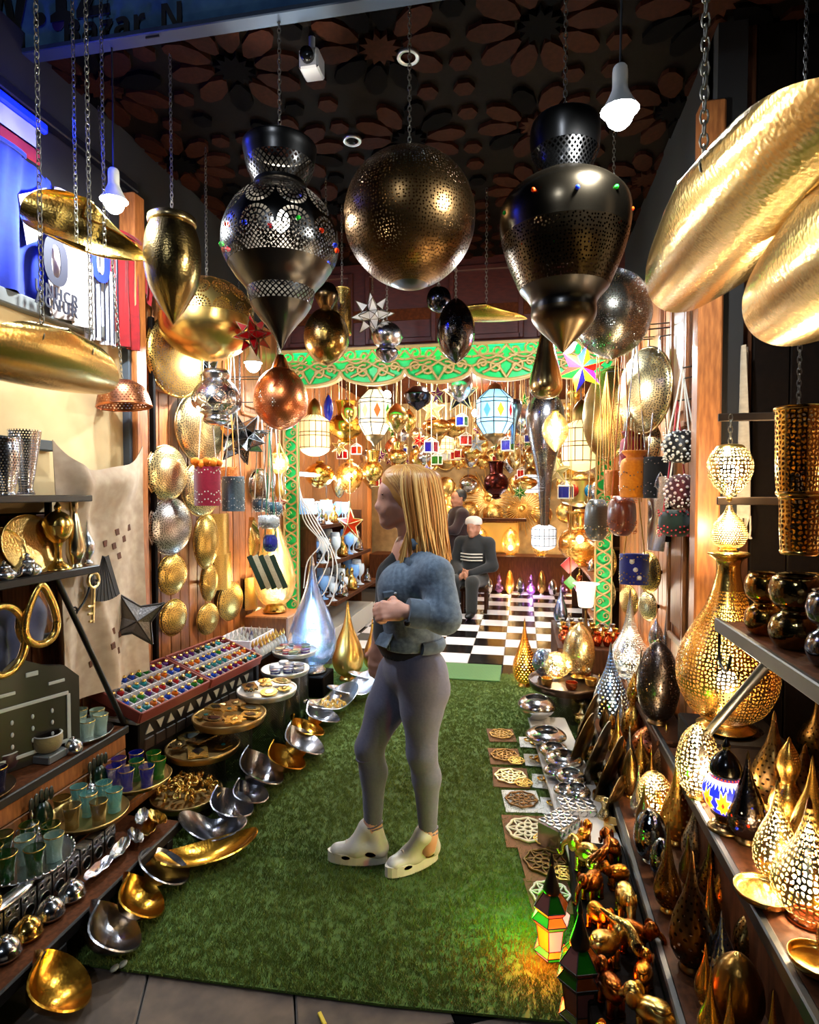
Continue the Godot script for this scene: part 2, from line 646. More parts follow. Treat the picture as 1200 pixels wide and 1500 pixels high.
	structure("wall_arch_left", Shape.new().box(v3(-2.43, 1.6, -5.36), v3(0.44, 3.2, 0.08)).mesh(), orange[0])
	structure("wall_arch_right", Shape.new().box(v3(1.08, 1.6, -5.36), v3(0.48, 3.2, 0.08)).mesh(), orange[0])
	for e in [[-1.72, "left", 0.9], [0.57, "right", 0.4]]:
		solo("awning_beam", Shape.new().box(Vector3.ZERO, v3(e[2], 0.08, 2.1), 0.006).mesh(), dark, "dark wooden awning beam over the pavement holding the %s rolled brass sheets" % e[1], "beam", T(e[0], 4.24, -1.37))
	carpet()

func carpet() -> void:
	# the artificial lawn: a woven backing with short blades on it
	var green := cloth(Color(0.2, 0.28, 0.07), Color(0.28, 0.37, 0.1), 9.0)
	green.rim_enabled = false
	var poly := PackedVector2Array([Vector2(-2.0, 1.66), Vector2(-1.38, 1.7), Vector2(-0.41, 1.73), Vector2(0.5, 1.8), Vector2(0.5, 5.16), Vector2(-2.0, 5.16)])
	var flat := Transform3D(Basis(Vector3.RIGHT, v3(0, 0, -1), Vector3.UP), v3(0, 0.0, 0))
	var c := thing("lawn_carpet", "long green artificial grass carpet down the middle of the shop", "carpet", v3(0, 0, 0))
	part(c, "backing", Shape.new().prism(poly, 0.008, flat).mesh(), green)
	var s := Shape.new()
	var r := RandomNumberGenerator.new()
	r.seed = 3
	for k in 9:
		var o := v3(r.randf_range(-0.009, 0.009), 0, r.randf_range(-0.009, 0.009))
		var a := r.randf() * TAU
		var w := v3(cos(a), 0, sin(a)) * 0.0013
		var lean := v3(r.randf_range(-1, 1), 0, r.randf_range(-1, 1)) * 0.007
		s.face([o - w, o + w, o + lean + v3(0, r.randf_range(0.008, 0.014), 0)], (w.cross(Vector3.UP)).normalized())
	var mm := MultiMesh.new()
	mm.transform_format = MultiMesh.TRANSFORM_3D
	mm.use_colors = true
	mm.mesh = s.mesh()
	var count := 42000
	mm.instance_count = count
	for k in count:
		var p := Vector3()
		while true:
			p = v3(r.randf_range(-1.75, 0.4), 0.007, -1.68 - pow(r.randf(), 1.35) * 3.5)
			if Geometry2D.is_point_in_polygon(Vector2(p.x, -p.z), poly):
				break
		mm.set_instance_transform(k, Transform3D(Basis(Vector3.UP, r.randf() * TAU).scaled(Vector3.ONE * r.randf_range(0.8, 1.3)), p))
		var g := r.randf_range(0.7, 1.3)
		mm.set_instance_color(k, Color(0.125 * g, 0.175 * g, 0.028 * g))
	var m := plain(Color.WHITE, 0.75)
	m.vertex_color_use_as_albedo = true
	var o := MultiMeshInstance3D.new()
	o.name = "grass_blades"
	o.multimesh = mm
	o.material_override = m
	o.set_meta("kind", "stuff")
	c.add_child(o)
	var g2 := cloth(Color(0.2, 0.36, 0.16), Color(0.26, 0.44, 0.2), 12.0)
	solo("door_mat", Shape.new().box(Vector3.ZERO, v3(1.5, 0.012, 0.46), 0.004).mesh(), g2, "pale green flat mat joining the grass carpet and the chequered tiles", "mat", T(-0.93, 0.017, -5.15))

func ceiling_carving(ce: Node) -> void:
	# carved rosettes: long petals round a hub, hexagons between, each a raised panel of its own
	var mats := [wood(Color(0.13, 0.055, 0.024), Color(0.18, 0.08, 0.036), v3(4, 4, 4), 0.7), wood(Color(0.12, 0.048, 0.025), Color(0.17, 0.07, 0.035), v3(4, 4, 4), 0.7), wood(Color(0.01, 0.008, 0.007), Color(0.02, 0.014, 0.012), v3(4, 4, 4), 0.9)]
	var flat := Transform3D(Basis(Vector3.RIGHT, v3(0, 0, 1), Vector3.DOWN), Vector3.ZERO)
	var petal := PackedVector2Array([Vector2(0.11, -0.012), Vector2(0.17, -0.05), Vector2(0.25, -0.058), Vector2(0.31, -0.03), Vector2(0.325, 0), Vector2(0.31, 0.03), Vector2(0.25, 0.058), Vector2(0.17, 0.05), Vector2(0.11, 0.012)])
	var kite := PackedVector2Array([Vector2(0.235, 0), Vector2(0.285, -0.03), Vector2(0.385, 0), Vector2(0.285, 0.03)])
	var petal_m := Shape.new().prism(petal, 0.022, flat).mesh()
	var kite_m := Shape.new().prism(kite, 0.018, flat).mesh()
	var hub := PackedVector2Array()
	for k in 24:
		hub.append(Vector2.from_angle(TAU * k / 24.0) * (0.1 if k % 2 == 0 else 0.065))
	var hub_m := Shape.new().prism(hub, 0.028, flat).mesh()
	var hex := PackedVector2Array()
	for k in 6:
		hex.append(Vector2.from_angle(TAU * k / 6.0) * 0.055)
	var hex_m := Shape.new().prism(hex, 0.02, flat).mesh()
	var r := RandomNumberGenerator.new()
	r.seed = 4
	for a in 5:
		for b in 4:
			var o := v3(-2.1 + a * 0.72, 3.62, -2.75 - b * 0.72)
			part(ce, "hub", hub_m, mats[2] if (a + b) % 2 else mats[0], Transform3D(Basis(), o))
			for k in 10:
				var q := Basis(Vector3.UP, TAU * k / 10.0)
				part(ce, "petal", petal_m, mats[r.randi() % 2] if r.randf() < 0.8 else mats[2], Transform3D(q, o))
			for e in [[0.36, 0.36], [0.36, 0.17], [0.17, 0.36], [0.36, -0.17]]:
				part(ce, "hexagon", hex_m, mats[r.randi() % 2] if r.randf() < 0.85 else mats[2], Transform3D(Basis(), o + v3(e[0], 0, -e[1]) * 0.98))

func street_lamp() -> void:
	# the street behind the camera: one tall lamp, and the lit shop front across the way
	var o := thing("street_lamp", "tall street lamp standing on the pavement outside the shop", "street lamp", v3(-0.9, -0.02, 2.6))
	part(o, "post", Shape.new().lathe(smooth(prof([0.09, 0, 0.09, 0.3, 0.05, 0.45, 0.04, 4.4]), 2), 14).mesh(), plain(Color(0.04, 0.05, 0.05), 0.5, 0.4))
	part(o, "lamp_head", Shape.new().box(v3(0.0, 4.44, -0.35), v3(0.3, 0.07, 0.9), 0.02).mesh(), plain(Color(0.04, 0.05, 0.05), 0.5, 0.4))
	part(o, "lamp_glass", Shape.new().box(v3(0.0, 4.395, -0.5), v3(0.24, 0.02, 0.5), 0.004).mesh(), glow(Color(0.86, 0.92, 1.0), 6.0))
	var l := AreaLight3D.new()
	l.name = "light"
	l.light_color = Color(0.86, 0.92, 1.0)
	l.light_energy = 9.0
	l.area_size = Vector2(0.24, 0.5)
	l.shadow_enabled = true
	o.add_child(l)
	l.position = v3(0, 4.37, -0.5)
	l.rotation_degrees = v3(-55, 0, 0)

# ---------------------------------------------------------------- hanging things
func chain_mesh(length: float, r := 0.009) -> ArrayMesh:
	var key := "chain_%.2f_%s" % [length, r]
	if not store.has(key):
		var s := Shape.new()
		var count := int(length / (r * 3.0))
		for k in count:
			var ring := []
			for a in 8:
				var w := TAU * a / 8.0
				var x := cos(w) * r
				ring.append(v3(x if k % 2 == 0 else 0.0, r * 3.0 * (k + 0.5) + sin(w) * r * 2.1, 0.0 if k % 2 == 0 else x))
			s.tube(ring, r * 0.28, 4, true)
		store[key] = s.mesh()
	return store[key]

func chain(parent: Node3D, from: Vector3, to_y: float, mat: Material, r := 0.009) -> void:
	var length := to_y - (parent.position.y + from.y)
	if length > 0.05:
		part(parent, "chain", chain_mesh(snappedf(length, 0.04), r), mat, Transform3D(parent.basis.inverse(), from))

func hung(called: String, label: String, at: Vector3, k: float, sections: Array, group := "", top := 3.6, seg := 40) -> Node3D:
	# sections: [name, material, tile, [down, radius, down, radius ...]] measured from the hook, in units of k metres
	var o := thing(called, label, "lantern" if "lantern" in called or "lamp" in called else "pendant", at, 0.0, group)
	for e in sections:
		var p := []
		for j in range(0, e[3].size(), 2):
			p.append(Vector2(e[3][j + 1] * k, -e[3][j] * k))
		var lobes: int = e[4] if e.size() > 4 else 0
		part(o, e[0], Shape.new().lathe(smooth(p, 4), seg, e[2], lobes, e[5] if e.size() > 5 else 0.12).mesh(), e[1])
	chain(o, Vector3.ZERO, top, metal(Color(0.5, 0.48, 0.42), 0.4), 0.007)
	return o

func bulb(parent: Node3D, at: Vector3, r: float, col: Color, glow_e: float, light_e: float) -> void:
	var key := "bulb_%.3f" % r
	if not store.has(key):
		store[key] = Shape.new().ball(Vector3.ZERO, v3(r, r * 1.15, r), 14).mesh()
	part(parent, "bulb", store[key], glow(col, glow_e), Transform3D(Basis(), at))
	if light_e > 0.0:
		lamp_light(parent, at, col, light_e, r * 0.8)

func ceiling_bulbs() -> void:
	var white := plain(Color(0.8, 0.8, 0.78), 0.4)
	for e in [[v3(-1.818, 2.868, -2.45), "white bulb glowing under the ceiling above the red and white jerseys", 3.6, 0.045], [v3(0.295, 2.774, -2.05), "white bulb glowing beside the neck of the dark urn lantern", 3.6, 0.045], [v3(-1.767, 2.415, -3.75), "white bulb glowing below the small red star", 4.5, 0.05], [v3(0.28, 2.532, -4.1), "white bulb glowing above the many coloured star", 4.5, 0.05]]:
		var o := thing("light_bulb", e[1], "bulb", e[0], 0.0, "white bulbs on cords")
		bulb(o, Vector3.ZERO, e[3], COOL, 30.0, e[2])
		part(o, "socket", Shape.new().lathe(smooth([Vector2(0.0, 0.15), Vector2(0.022, 0.14), Vector2(0.024, 0.08), Vector2(0.03, 0.06), Vector2(0.042, 0.035), Vector2(0.06, 0.006)]), 16).mesh(), white)
		part(o, "cord", Shape.new().tube([v3(0, 0.14, 0), v3(0.004, (3.6 - e[0].y) * 0.6, 0.002), v3(0, 3.6 - e[0].y, 0)], 0.004, 5).mesh(), plain(Color(0.05, 0.05, 0.05), 0.6))

func trough(called: String, label: String, at: Vector3, turn: Vector3, length: float, r: float, open_to: float, mat: Material, hooks: Array, point := 0.0) -> void:
	# a sheet of brass with a rounded outline, rolled into a long half tube and hung on chains
	var o := thing(called, label, "pendant", at, 0.0, "rolled brass sheet lamps")
	var q := rot(turn)
	var f := func(u: float, w: float) -> Vector3:
		var a := (u * 2.0 - 1.0)
		var b := (w * 2.0 - 1.0)
		var half := length * 0.5 * pow(maxf(0.0, 1.0 - pow(absf(a), 2.3)), 0.46)
		var squeeze := 1.0 - point * maxf(0.0, b) * maxf(0.0, b)
		var ang := a * open_to * squeeze
		return q * v3(b * half + point * 0.2 * length * (1.0 - absf(a)) * maxf(b, 0.0), -cos(ang) * r * (1.0 - 0.12 * b * b) + r, sin(ang) * r * (1.0 - 0.12 * b * b))
	part(o, "sheet", Shape.new().grid(40, 36, f, false, 0.004, false, Vector2(6, 6)).mesh(), mat)
	for hk in hooks:
		var p: Vector3 = f.call(hk[0], hk[1])
		chain(o, p, 4.2 if at.z > -2.4 else 3.6, metal(Color(0.5, 0.48, 0.42), 0.4), 0.008)

func star_shape(points: int, r: float, inner: float, thick: float) -> Shape:
	var s := Shape.new()
	for k in points:
		var a := TAU * k / points + PI / 2
		var tip := v3(cos(a), sin(a), 0) * r
		for e in [-1.0, 1.0]:
			var b: float = a + e * PI / points
			var val := v3(cos(b), sin(b), 0) * inner
			for z in [-1.0, 1.0]:
				var mid := v3(0, 0, thick * z)
				var nn := (tip - mid).cross(val - mid).normalized()
				if nn.z * z < 0.0:
					nn = -nn
				s.face([mid, tip, val], nn)
	return s

func star_edges(points: int, r: float, inner: float, thick: float, w: float) -> Shape:
	var s := Shape.new()
	for k in points:
		var a := TAU * k / points + PI / 2
		var tip := v3(cos(a), sin(a), 0) * r
		for e in [-1.0, 1.0]:
			var b: float = a + e * PI / points
			s.tube([tip, v3(cos(b), sin(b), 0) * inner], w, 4)
		for z in [-1.0, 1.0]:
			s.tube([tip, v3(0, 0, thick * z)], w * 0.8, 4)
	return s

func flat_star(called: String, label: String, at: Vector3, r: float, col: Material, edge: Material, group := "", points := 5, turn := 0.0, top := 3.0, roll := 0.0) -> Node3D:
	var o := thing(called, label, "star lantern", at, turn, group)
	var q := Basis(Vector3.BACK, roll)
	part(o, "glass", star_shape(points, r, r * 0.45, r * 0.3).mesh(), col, Transform3D(q, Vector3.ZERO))
	part(o, "frame", star_edges(points, r, r * 0.45, r * 0.3, r * 0.035).mesh(), edge, Transform3D(q, Vector3.ZERO))
	part(o, "cord", Shape.new().tube([v3(0, r * 0.9, 0), v3(0, top - at.y, 0)], 0.0025, 4).mesh(), edge)
	return o

func spiky_star(called: String, label: String, at: Vector3, r: float, glassy: Material, edge: Material, group := "", top := 3.6, turn := v3(12, 20, 8)) -> Node3D:
	# a ball of pyramids: 18 spikes on the faces of a rhombicuboctahedron
	var o := thing(called, label, "star lantern", at, 0.0, group)
	var q := rot(turn)
	var s := Shape.new()
	var w := Shape.new()
	var dirs := []
	for x in [-1, 0, 1]:
		for y in [-1, 0, 1]:
			for z in [-1, 0, 1]:
				var m: int = absi(x) + absi(y) + absi(z)
				if m == 1 or m == 2:
					dirs.append(v3(x, y, z).normalized())
	for d in dirs:
		var up := (Vector3.UP if absf(d.y) < 0.9 else Vector3.RIGHT)
		var a: Vector3 = (up - d * up.dot(d)).normalized()
		var b: Vector3 = d.cross(a)
		var base := []
		for e in [[1, 1], [1, -1], [-1, -1], [-1, 1]]:
			base.append(q * (d * r * 0.46 + (a * e[0] + b * e[1]) * r * 0.19))
		var tip: Vector3 = q * (d * r)
		for k in 4:
			var p0: Vector3 = base[k]
			var p1: Vector3 = base[(k + 1) % 4]
			var nn := (p0 - tip).cross(p1 - tip).normalized()
			if nn.dot(tip) < 0.0:
				nn = -nn
			s.face([tip, p0, p1], nn)
			w.tube([tip, p0], r * 0.016, 4)
			w.tube([p0, p1], r * 0.016, 4)
	part(o, "glass", s.mesh(), glassy)
	part(o, "frame", w.mesh(), edge)
	chain(o, v3(0, r, 0), top, edge, 0.006)
	return o

func ceiling_lanterns() -> void:
	var smoke := metal(SMOKE, 0.28)
	var smoke_d := metal(SMOKE, 0.25, "diamond")
	var smoke_r := metal(SMOKE, 0.25, "rosette")
	var bronze := metal(Color(0.4, 0.3, 0.18), 0.3, "fine")
	var brass := metal(BRASS, 0.28, "", 0.35)
	var brassf := metal(BRASS, 0.3, "fine")
	# the three great lanterns
	var o := hung("vase_lantern", "large dark pierced metal lantern with flared crown and funnel tip", v3(-1.025, 3.037, -2.45), 0.002861, [["crown", smoke, 0.1, [0, 34, 2, 52, 8, 54, 18, 52, 30, 50]], ["pierced_neck", smoke_d, 0.16, [30, 50, 40, 47, 50, 42, 58, 38]], ["collar", smoke, 0.1, [58, 38, 66, 40, 76, 52]], ["pierced_body", smoke_r, 0.16, [76, 52, 92, 68, 110, 78, 130, 85, 150, 86]], ["pierced_belt", smoke_d, 0.12, [150, 86, 165, 84, 180, 76]], ["waist", smoke, 0.1, [180, 76, 195, 66, 206, 56, 215, 50]], ["pierced_funnel", smoke_d, 0.14, [215, 50, 226, 48, 236, 45]], ["funnel_tip", smoke, 0.1, [236, 45, 250, 36, 264, 24, 280, 12, 295, 4, 302, 0]]])
	for k in 14:
		var a := TAU * k / 14.0
		var bead := Shape.new().ball(v3(cos(a) * 0.243, -0.42 + 0.02 * (k % 3 - 1), sin(a) * 0.235), Vector3.ONE * 0.011, 8).mesh()
		part(o, "glass_bead", bead, plain([Color(0.1, 0.2, 0.9), Color(0.9, 0.2, 0.05), Color(0.1, 0.7, 0.15), Color(0.8, 0.05, 0.1)][k % 4], 0.08))
	bulb(o, v3(0, -0.32, 0), 0.04, Color(1, 0.97, 0.9), 14.0, 1.6)
	hung("globe_lantern", "large round bronze globe lantern pierced with fine dots, in the middle of the ceiling", v3(-0.474, 2.976, -2.5), 0.002839, [["cap", smoke, 0.1, [0, 8, 2, 20, 6, 28]], ["shade", bronze, 0.13, [6, 28, 20, 58, 45, 82, 75, 94, 100, 96, 128, 91, 155, 76, 178, 52, 192, 26]], ["base", smoke, 0.1, [192, 26, 196, 14, 198, 0]]])
	o = hung("urn_lantern", "large dark urn lantern with wide shoulders under the white bulb", v3(0.144, 2.95, -2.35), 0.002508, [["crown", smoke, 0.1, [0, 20, 3, 44, 12, 50, 30, 51, 50, 49]], ["pierced_neck", smoke_d, 0.14, [50, 49, 62, 44, 75, 41, 85, 41]], ["shoulder", metal(Color(0.32, 0.28, 0.22), 0.25), 0.1, [85, 41, 92, 52, 105, 74, 125, 92, 150, 96, 175, 93]], ["pierced_body", metal(Color(0.36, 0.3, 0.22), 0.28, "fine"), 0.13, [175, 93, 200, 86, 225, 76, 250, 65]], ["waist", smoke, 0.1, [250, 65, 262, 54, 272, 48, 282, 48]], ["foot", metal(Color(0.36, 0.3, 0.22), 0.3), 0.1, [282, 48, 292, 47, 304, 40, 318, 26, 330, 14, 342, 3, 344, 0]]])
	for k in 10:
		var a := TAU * k / 10.0 + 0.2
		part(o, "glass_bead", Shape.new().ball(v3(cos(a) * 0.239, -0.37 + 0.02 * (k % 2), sin(a) * 0.244), Vector3.ONE * 0.008, 8).mesh(), plain([Color(0.9, 0.25, 0.05), Color(0.1, 0.7, 0.15), Color(0.1, 0.2, 0.9)][k % 3], 0.08))
	# smaller ones behind
	hung("egg_lantern", "narrow smoky brass egg lantern with a screwed cap, left of the great lantern", v3(-1.626, 2.858, -2.6), 0.003199, [["cap", metal(Color(0.6, 0.52, 0.36), 0.25), 0.1, [0, 4, 2, 30, 6, 34, 12, 34, 14, 31]], ["shade", metal(Color(0.5, 0.42, 0.25), 0.25, "", 0.4), 0.1, [14, 31, 30, 37, 55, 40, 80, 39, 105, 33, 130, 20, 148, 8, 158, 0]]])
	hung("gourd_lantern", "wide gold lobed lantern with rosette panels behind the narrow egg lantern", v3(-1.843, 2.824, -3.3), 0.004027, [["cap", brass, 0.1, [0, 6, 2, 18]], ["panels", metal(Color(0.88, 0.74, 0.42), 0.28, "rosette"), 0.13, [2, 18, 10, 40, 25, 58, 45, 66, 60, 68], 12, 0.06], ["bowl", metal(Color(0.88, 0.74, 0.42), 0.25), 0.1, [60, 68, 80, 66, 95, 56, 108, 40, 117, 18, 120, 0]]])
	hung("ball_lantern", "shiny copper ball lantern with a short neck, beside the green fretwork", v3(-1.511, 2.429, -3.6), 0.004306, [["neck", metal(COPPER, 0.25), 0.1, [0, 5, 6, 8, 14, 11, 20, 13]], ["shade", metal(COPPER, 0.3, "sparse"), 0.07, [20, 13, 28, 24, 42, 34, 60, 39, 78, 38, 94, 29, 106, 14, 110, 0]]])
	hung("gourd_pendant", "brown double gourd pendant with a round upper knob and glassy lower ball", v3(-1.275, 2.933, -3.8), 0.004461, [["knob", metal(Color(0.35, 0.28, 0.18), 0.22), 0.1, [0, 4, 4, 12, 18, 18, 32, 12, 38, 8]], ["shade", metal(Color(0.6, 0.48, 0.26), 0.2, "", 0.5), 0.1, [38, 8, 46, 20, 62, 30, 80, 33, 98, 29, 114, 15, 120, 0]]])
	hung("tube_pendant", "narrow gold tube pendant behind the brown gourd pendant", v3(-1.26, 2.982, -4.1), 0.004791, [["shade", metal(GOLD, 0.25, "fine"), 0.1, [0, 0, 1, 12, 3, 13, 60, 14, 62, 12]]])
	hung("lobed_lantern", "small silver lobed lantern with a red jewel under the white spiked star", v3(-0.914, 2.713, -4), 0.004615, [["shade", metal(SILVER, 0.22), 0.1, [0, 6, 4, 14, 12, 22, 22, 23, 32, 18, 36, 12], 8, 0.14], ["foot", metal(Color(0.5, 0.5, 0.55), 0.2), 0.1, [36, 12, 42, 17, 50, 14, 57, 6, 59, 0], 8, 0.14]])
	hung("mirror_egg", "dark mirrored egg pendant with glinting facets, over the archway", v3(-0.424, 2.777, -3.8), 0.004286, [["shade", metal(Color(0.42, 0.42, 0.44), 0.1, "", 0.5), 0.1, [0, 4, 8, 14, 25, 24, 45, 28, 65, 25, 82, 16, 94, 0]]])
	hung("mirror_ball", "small dark mirrored ball pendant beside the mirrored egg", v3(-0.546, 2.894, -3.9), 0.004419, [["shade", metal(Color(0.3, 0.3, 0.33), 0.15), 0.1, [0, 3, 4, 12, 12, 17, 22, 18, 32, 13, 38, 0]]])
	hung("globe_lantern", "silver globe lantern pierced with fine dots, beside the dark urn lantern", v3(0.449, 2.726, -3.3), 0.003545, [["cap", metal(SILVER, 0.25), 0.1, [0, 4, 3, 12, 6, 18]], ["shade", metal(Color(0.62, 0.6, 0.55), 0.24, "fine"), 0.11, [6, 18, 16, 34, 34, 48, 58, 55, 80, 54, 104, 44, 122, 26, 133, 0]]])
	hung("drop_lantern", "long smooth brass drop lantern under the dark urn lantern", v3(0.133, 2.563, -3.9), 0.004288, [["neck", metal(Color(0.62, 0.52, 0.34), 0.22), 0.1, [0, 6, 6, 9, 25, 13, 45, 18]], ["shade", metal(Color(0.62, 0.52, 0.34), 0.22), 0.1, [45, 18, 62, 22, 76, 24, 86, 22, 94, 13, 96, 0]]])
	hung("lobed_lantern", "silver lobed lantern with a crown of points below the gold gourd lantern", v3(-1.761, 2.275, -3.25), 0.003974, [["crown", metal(SILVER, 0.25), 0.1, [0, 16, 6, 20, 14, 17]], ["shade", metal(Color(0.8, 0.8, 0.8), 0.22, "rosette"), 0.09, [14, 17, 24, 28, 40, 36, 52, 35, 62, 26], 8, 0.14], ["foot", metal(SILVER, 0.22), 0.1, [62, 26, 66, 18, 74, 20, 80, 12, 82, 0], 8, 0.1]], "", 2.29)
	var dome := hung("dome_pendant", "small copper dome shade on a chain before the cream board", v3(-2.083, 2.157, -2.85), 0.0036, [["shade", metal(Color(0.62, 0.4, 0.28), 0.35, "sparse"), 0.08, [0, 0, 2, 14, 10, 27, 22, 34, 38, 38]], ["rim", metal(COPPER, 0.3), 0.1, [38, 38, 40, 38.5, 41, 37]]])
	dome.rotation.z = 0.08
	# rolled sheets
	trough("brass_trough", "broad rolled brass sheet with a blunt end, hanging above the left shelves", v3(-1.66, 1.93, -1.76), v3(0, 88, 0), 0.72, 0.19, 1.45, metal(BRASS, 0.22, "", 0.25), [[0.9, 0.3], [0.9, 0.75]])
	trough("brass_trough", "rolled brass sheet cut by the left edge of the picture", v3(-2.02, 1.97, -1.6), v3(0, 86, 0), 0.75, 0.17, 1.35, metal(BRASS, 0.22, "", 0.25), [[0.9, 0.5]])
	trough("brass_trough", "bright gold rolled sheet turned open below the left white bulb", v3(-1.911, 2.685, -2.35), v3(72, 30, -24), 0.46, 0.15, 1.15, metal(GOLD, 0.2, "", 0.35), [[0.92, 0.4], [0.92, 0.8]], 0.5)
	trough("brass_trough", "small gold rolled sheet under the ceiling in front of the dark red panels", v3(-0.261, 2.744, -4.2), v3(0, 4, -2), 0.5, 0.14, 1.1, metal(GOLD, 0.2, "", 0.4), [[0.9, 0.5]], 0.3)
	trough("brass_trough", "long rolled brass sheet with a pale lit edge, right of the dark urn lantern", v3(0.52, 2.1, -1.5), v3(0, 92, 3), 1.24, 0.18, 1.5, metal(BRASS, 0.22, "", 0.25), [[0.08, 0.3]])
	trough("brass_trough", "huge rolled brass sheet nearest the camera at the right edge", v3(0.62, 1.9, -1.22), v3(14, 91, 2), 0.9, 0.17, 1.5, metal(BRASS, 0.22, "", 0.25), [[0.92, 0.3]])
	# stars
	var edge := metal(Color(0.35, 0.3, 0.2), 0.4)
	spiky_star("spiked_star", "white glass spiked star over the middle of the green archway", v3(-1.013, 2.764, -4), 0.15, plain(Color(0.85, 0.83, 0.8), 0.2), edge, "", 3.6)
	spiky_star("spiked_star", "mirrored silver spiked star with long points over the left wall discs", v3(-1.963, 1.945, -3.95), 0.2, metal(Color(0.62, 0.64, 0.66), 0.12, "", 0.4), metal(Color(0.3, 0.3, 0.3), 0.4), "", 3.6, v3(30, 40, 15))
	spiky_star("spiked_star", "dark spiked star half hidden behind the silver lobed lantern", v3(-2.074, 2.349, -3.7), 0.13, metal(Color(0.2, 0.22, 0.24), 0.2), metal(Color(0.2, 0.2, 0.2), 0.4), "", 3.6)
	spiky_star("spiked_star", "small deep red spiked star just above a white bulb", v3(-1.506, 2.451, -3.2), 0.115, plain(Color(0.42, 0.02, 0.03), 0.12), edge, "", 3.6)
	var multi := thing("coloured_star", "star of many coloured glass pieces beside the white bulb at the archway", "star lantern", v3(0.386, 2.412, -4.3))
	var cols := [Color(0.85, 0.08, 0.05), Color(0.1, 0.6, 0.15), Color(0.9, 0.4, 0.05), Color(0.1, 0.15, 0.7), Color(0.7, 0.7, 0.1), Color(0.5, 0.1, 0.5)]
	for k in 6:
		var a := TAU * k / 6.0 + 0.3
		var tip := v3(cos(a), sin(a), 0) * 0.17
		for e in [-1.0, 1.0]:
			var val := v3(cos(a + e * PI / 6), sin(a + e * PI / 6), 0) * 0.085
			var s := Shape.new()
			for z in [-0.06, 0.06]:
				var nn := (tip - v3(0, 0, z)).cross(val - v3(0, 0, z)).normalized()
				s.face([v3(0, 0, z), tip, val], nn * signf(nn.z * z))
			part(multi, "pane", s.mesh(), plain(cols[(k * 2 + int(e > 0)) % 6], 0.1))
	part(multi, "cord", Shape.new().tube([v3(0, 0.1, 0), v3(0, 3.6 - multi.position.y, 0)], 0.003, 4).mesh(), edge)

# ---------------------------------------------------------------- green fretwork archway
func spiral(o: Vector2, r0: float, r1: float, a0: float, turns: float) -> Array:
	var p := []
	for k in 15:
		var f := k / 14.0
		var a := a0 + turns * TAU * f
		p.append(v3(o.x + cos(a) * lerpf(r0, r1, f), o.y + sin(a) * lerpf(r0, r1, f), 0))
	return p

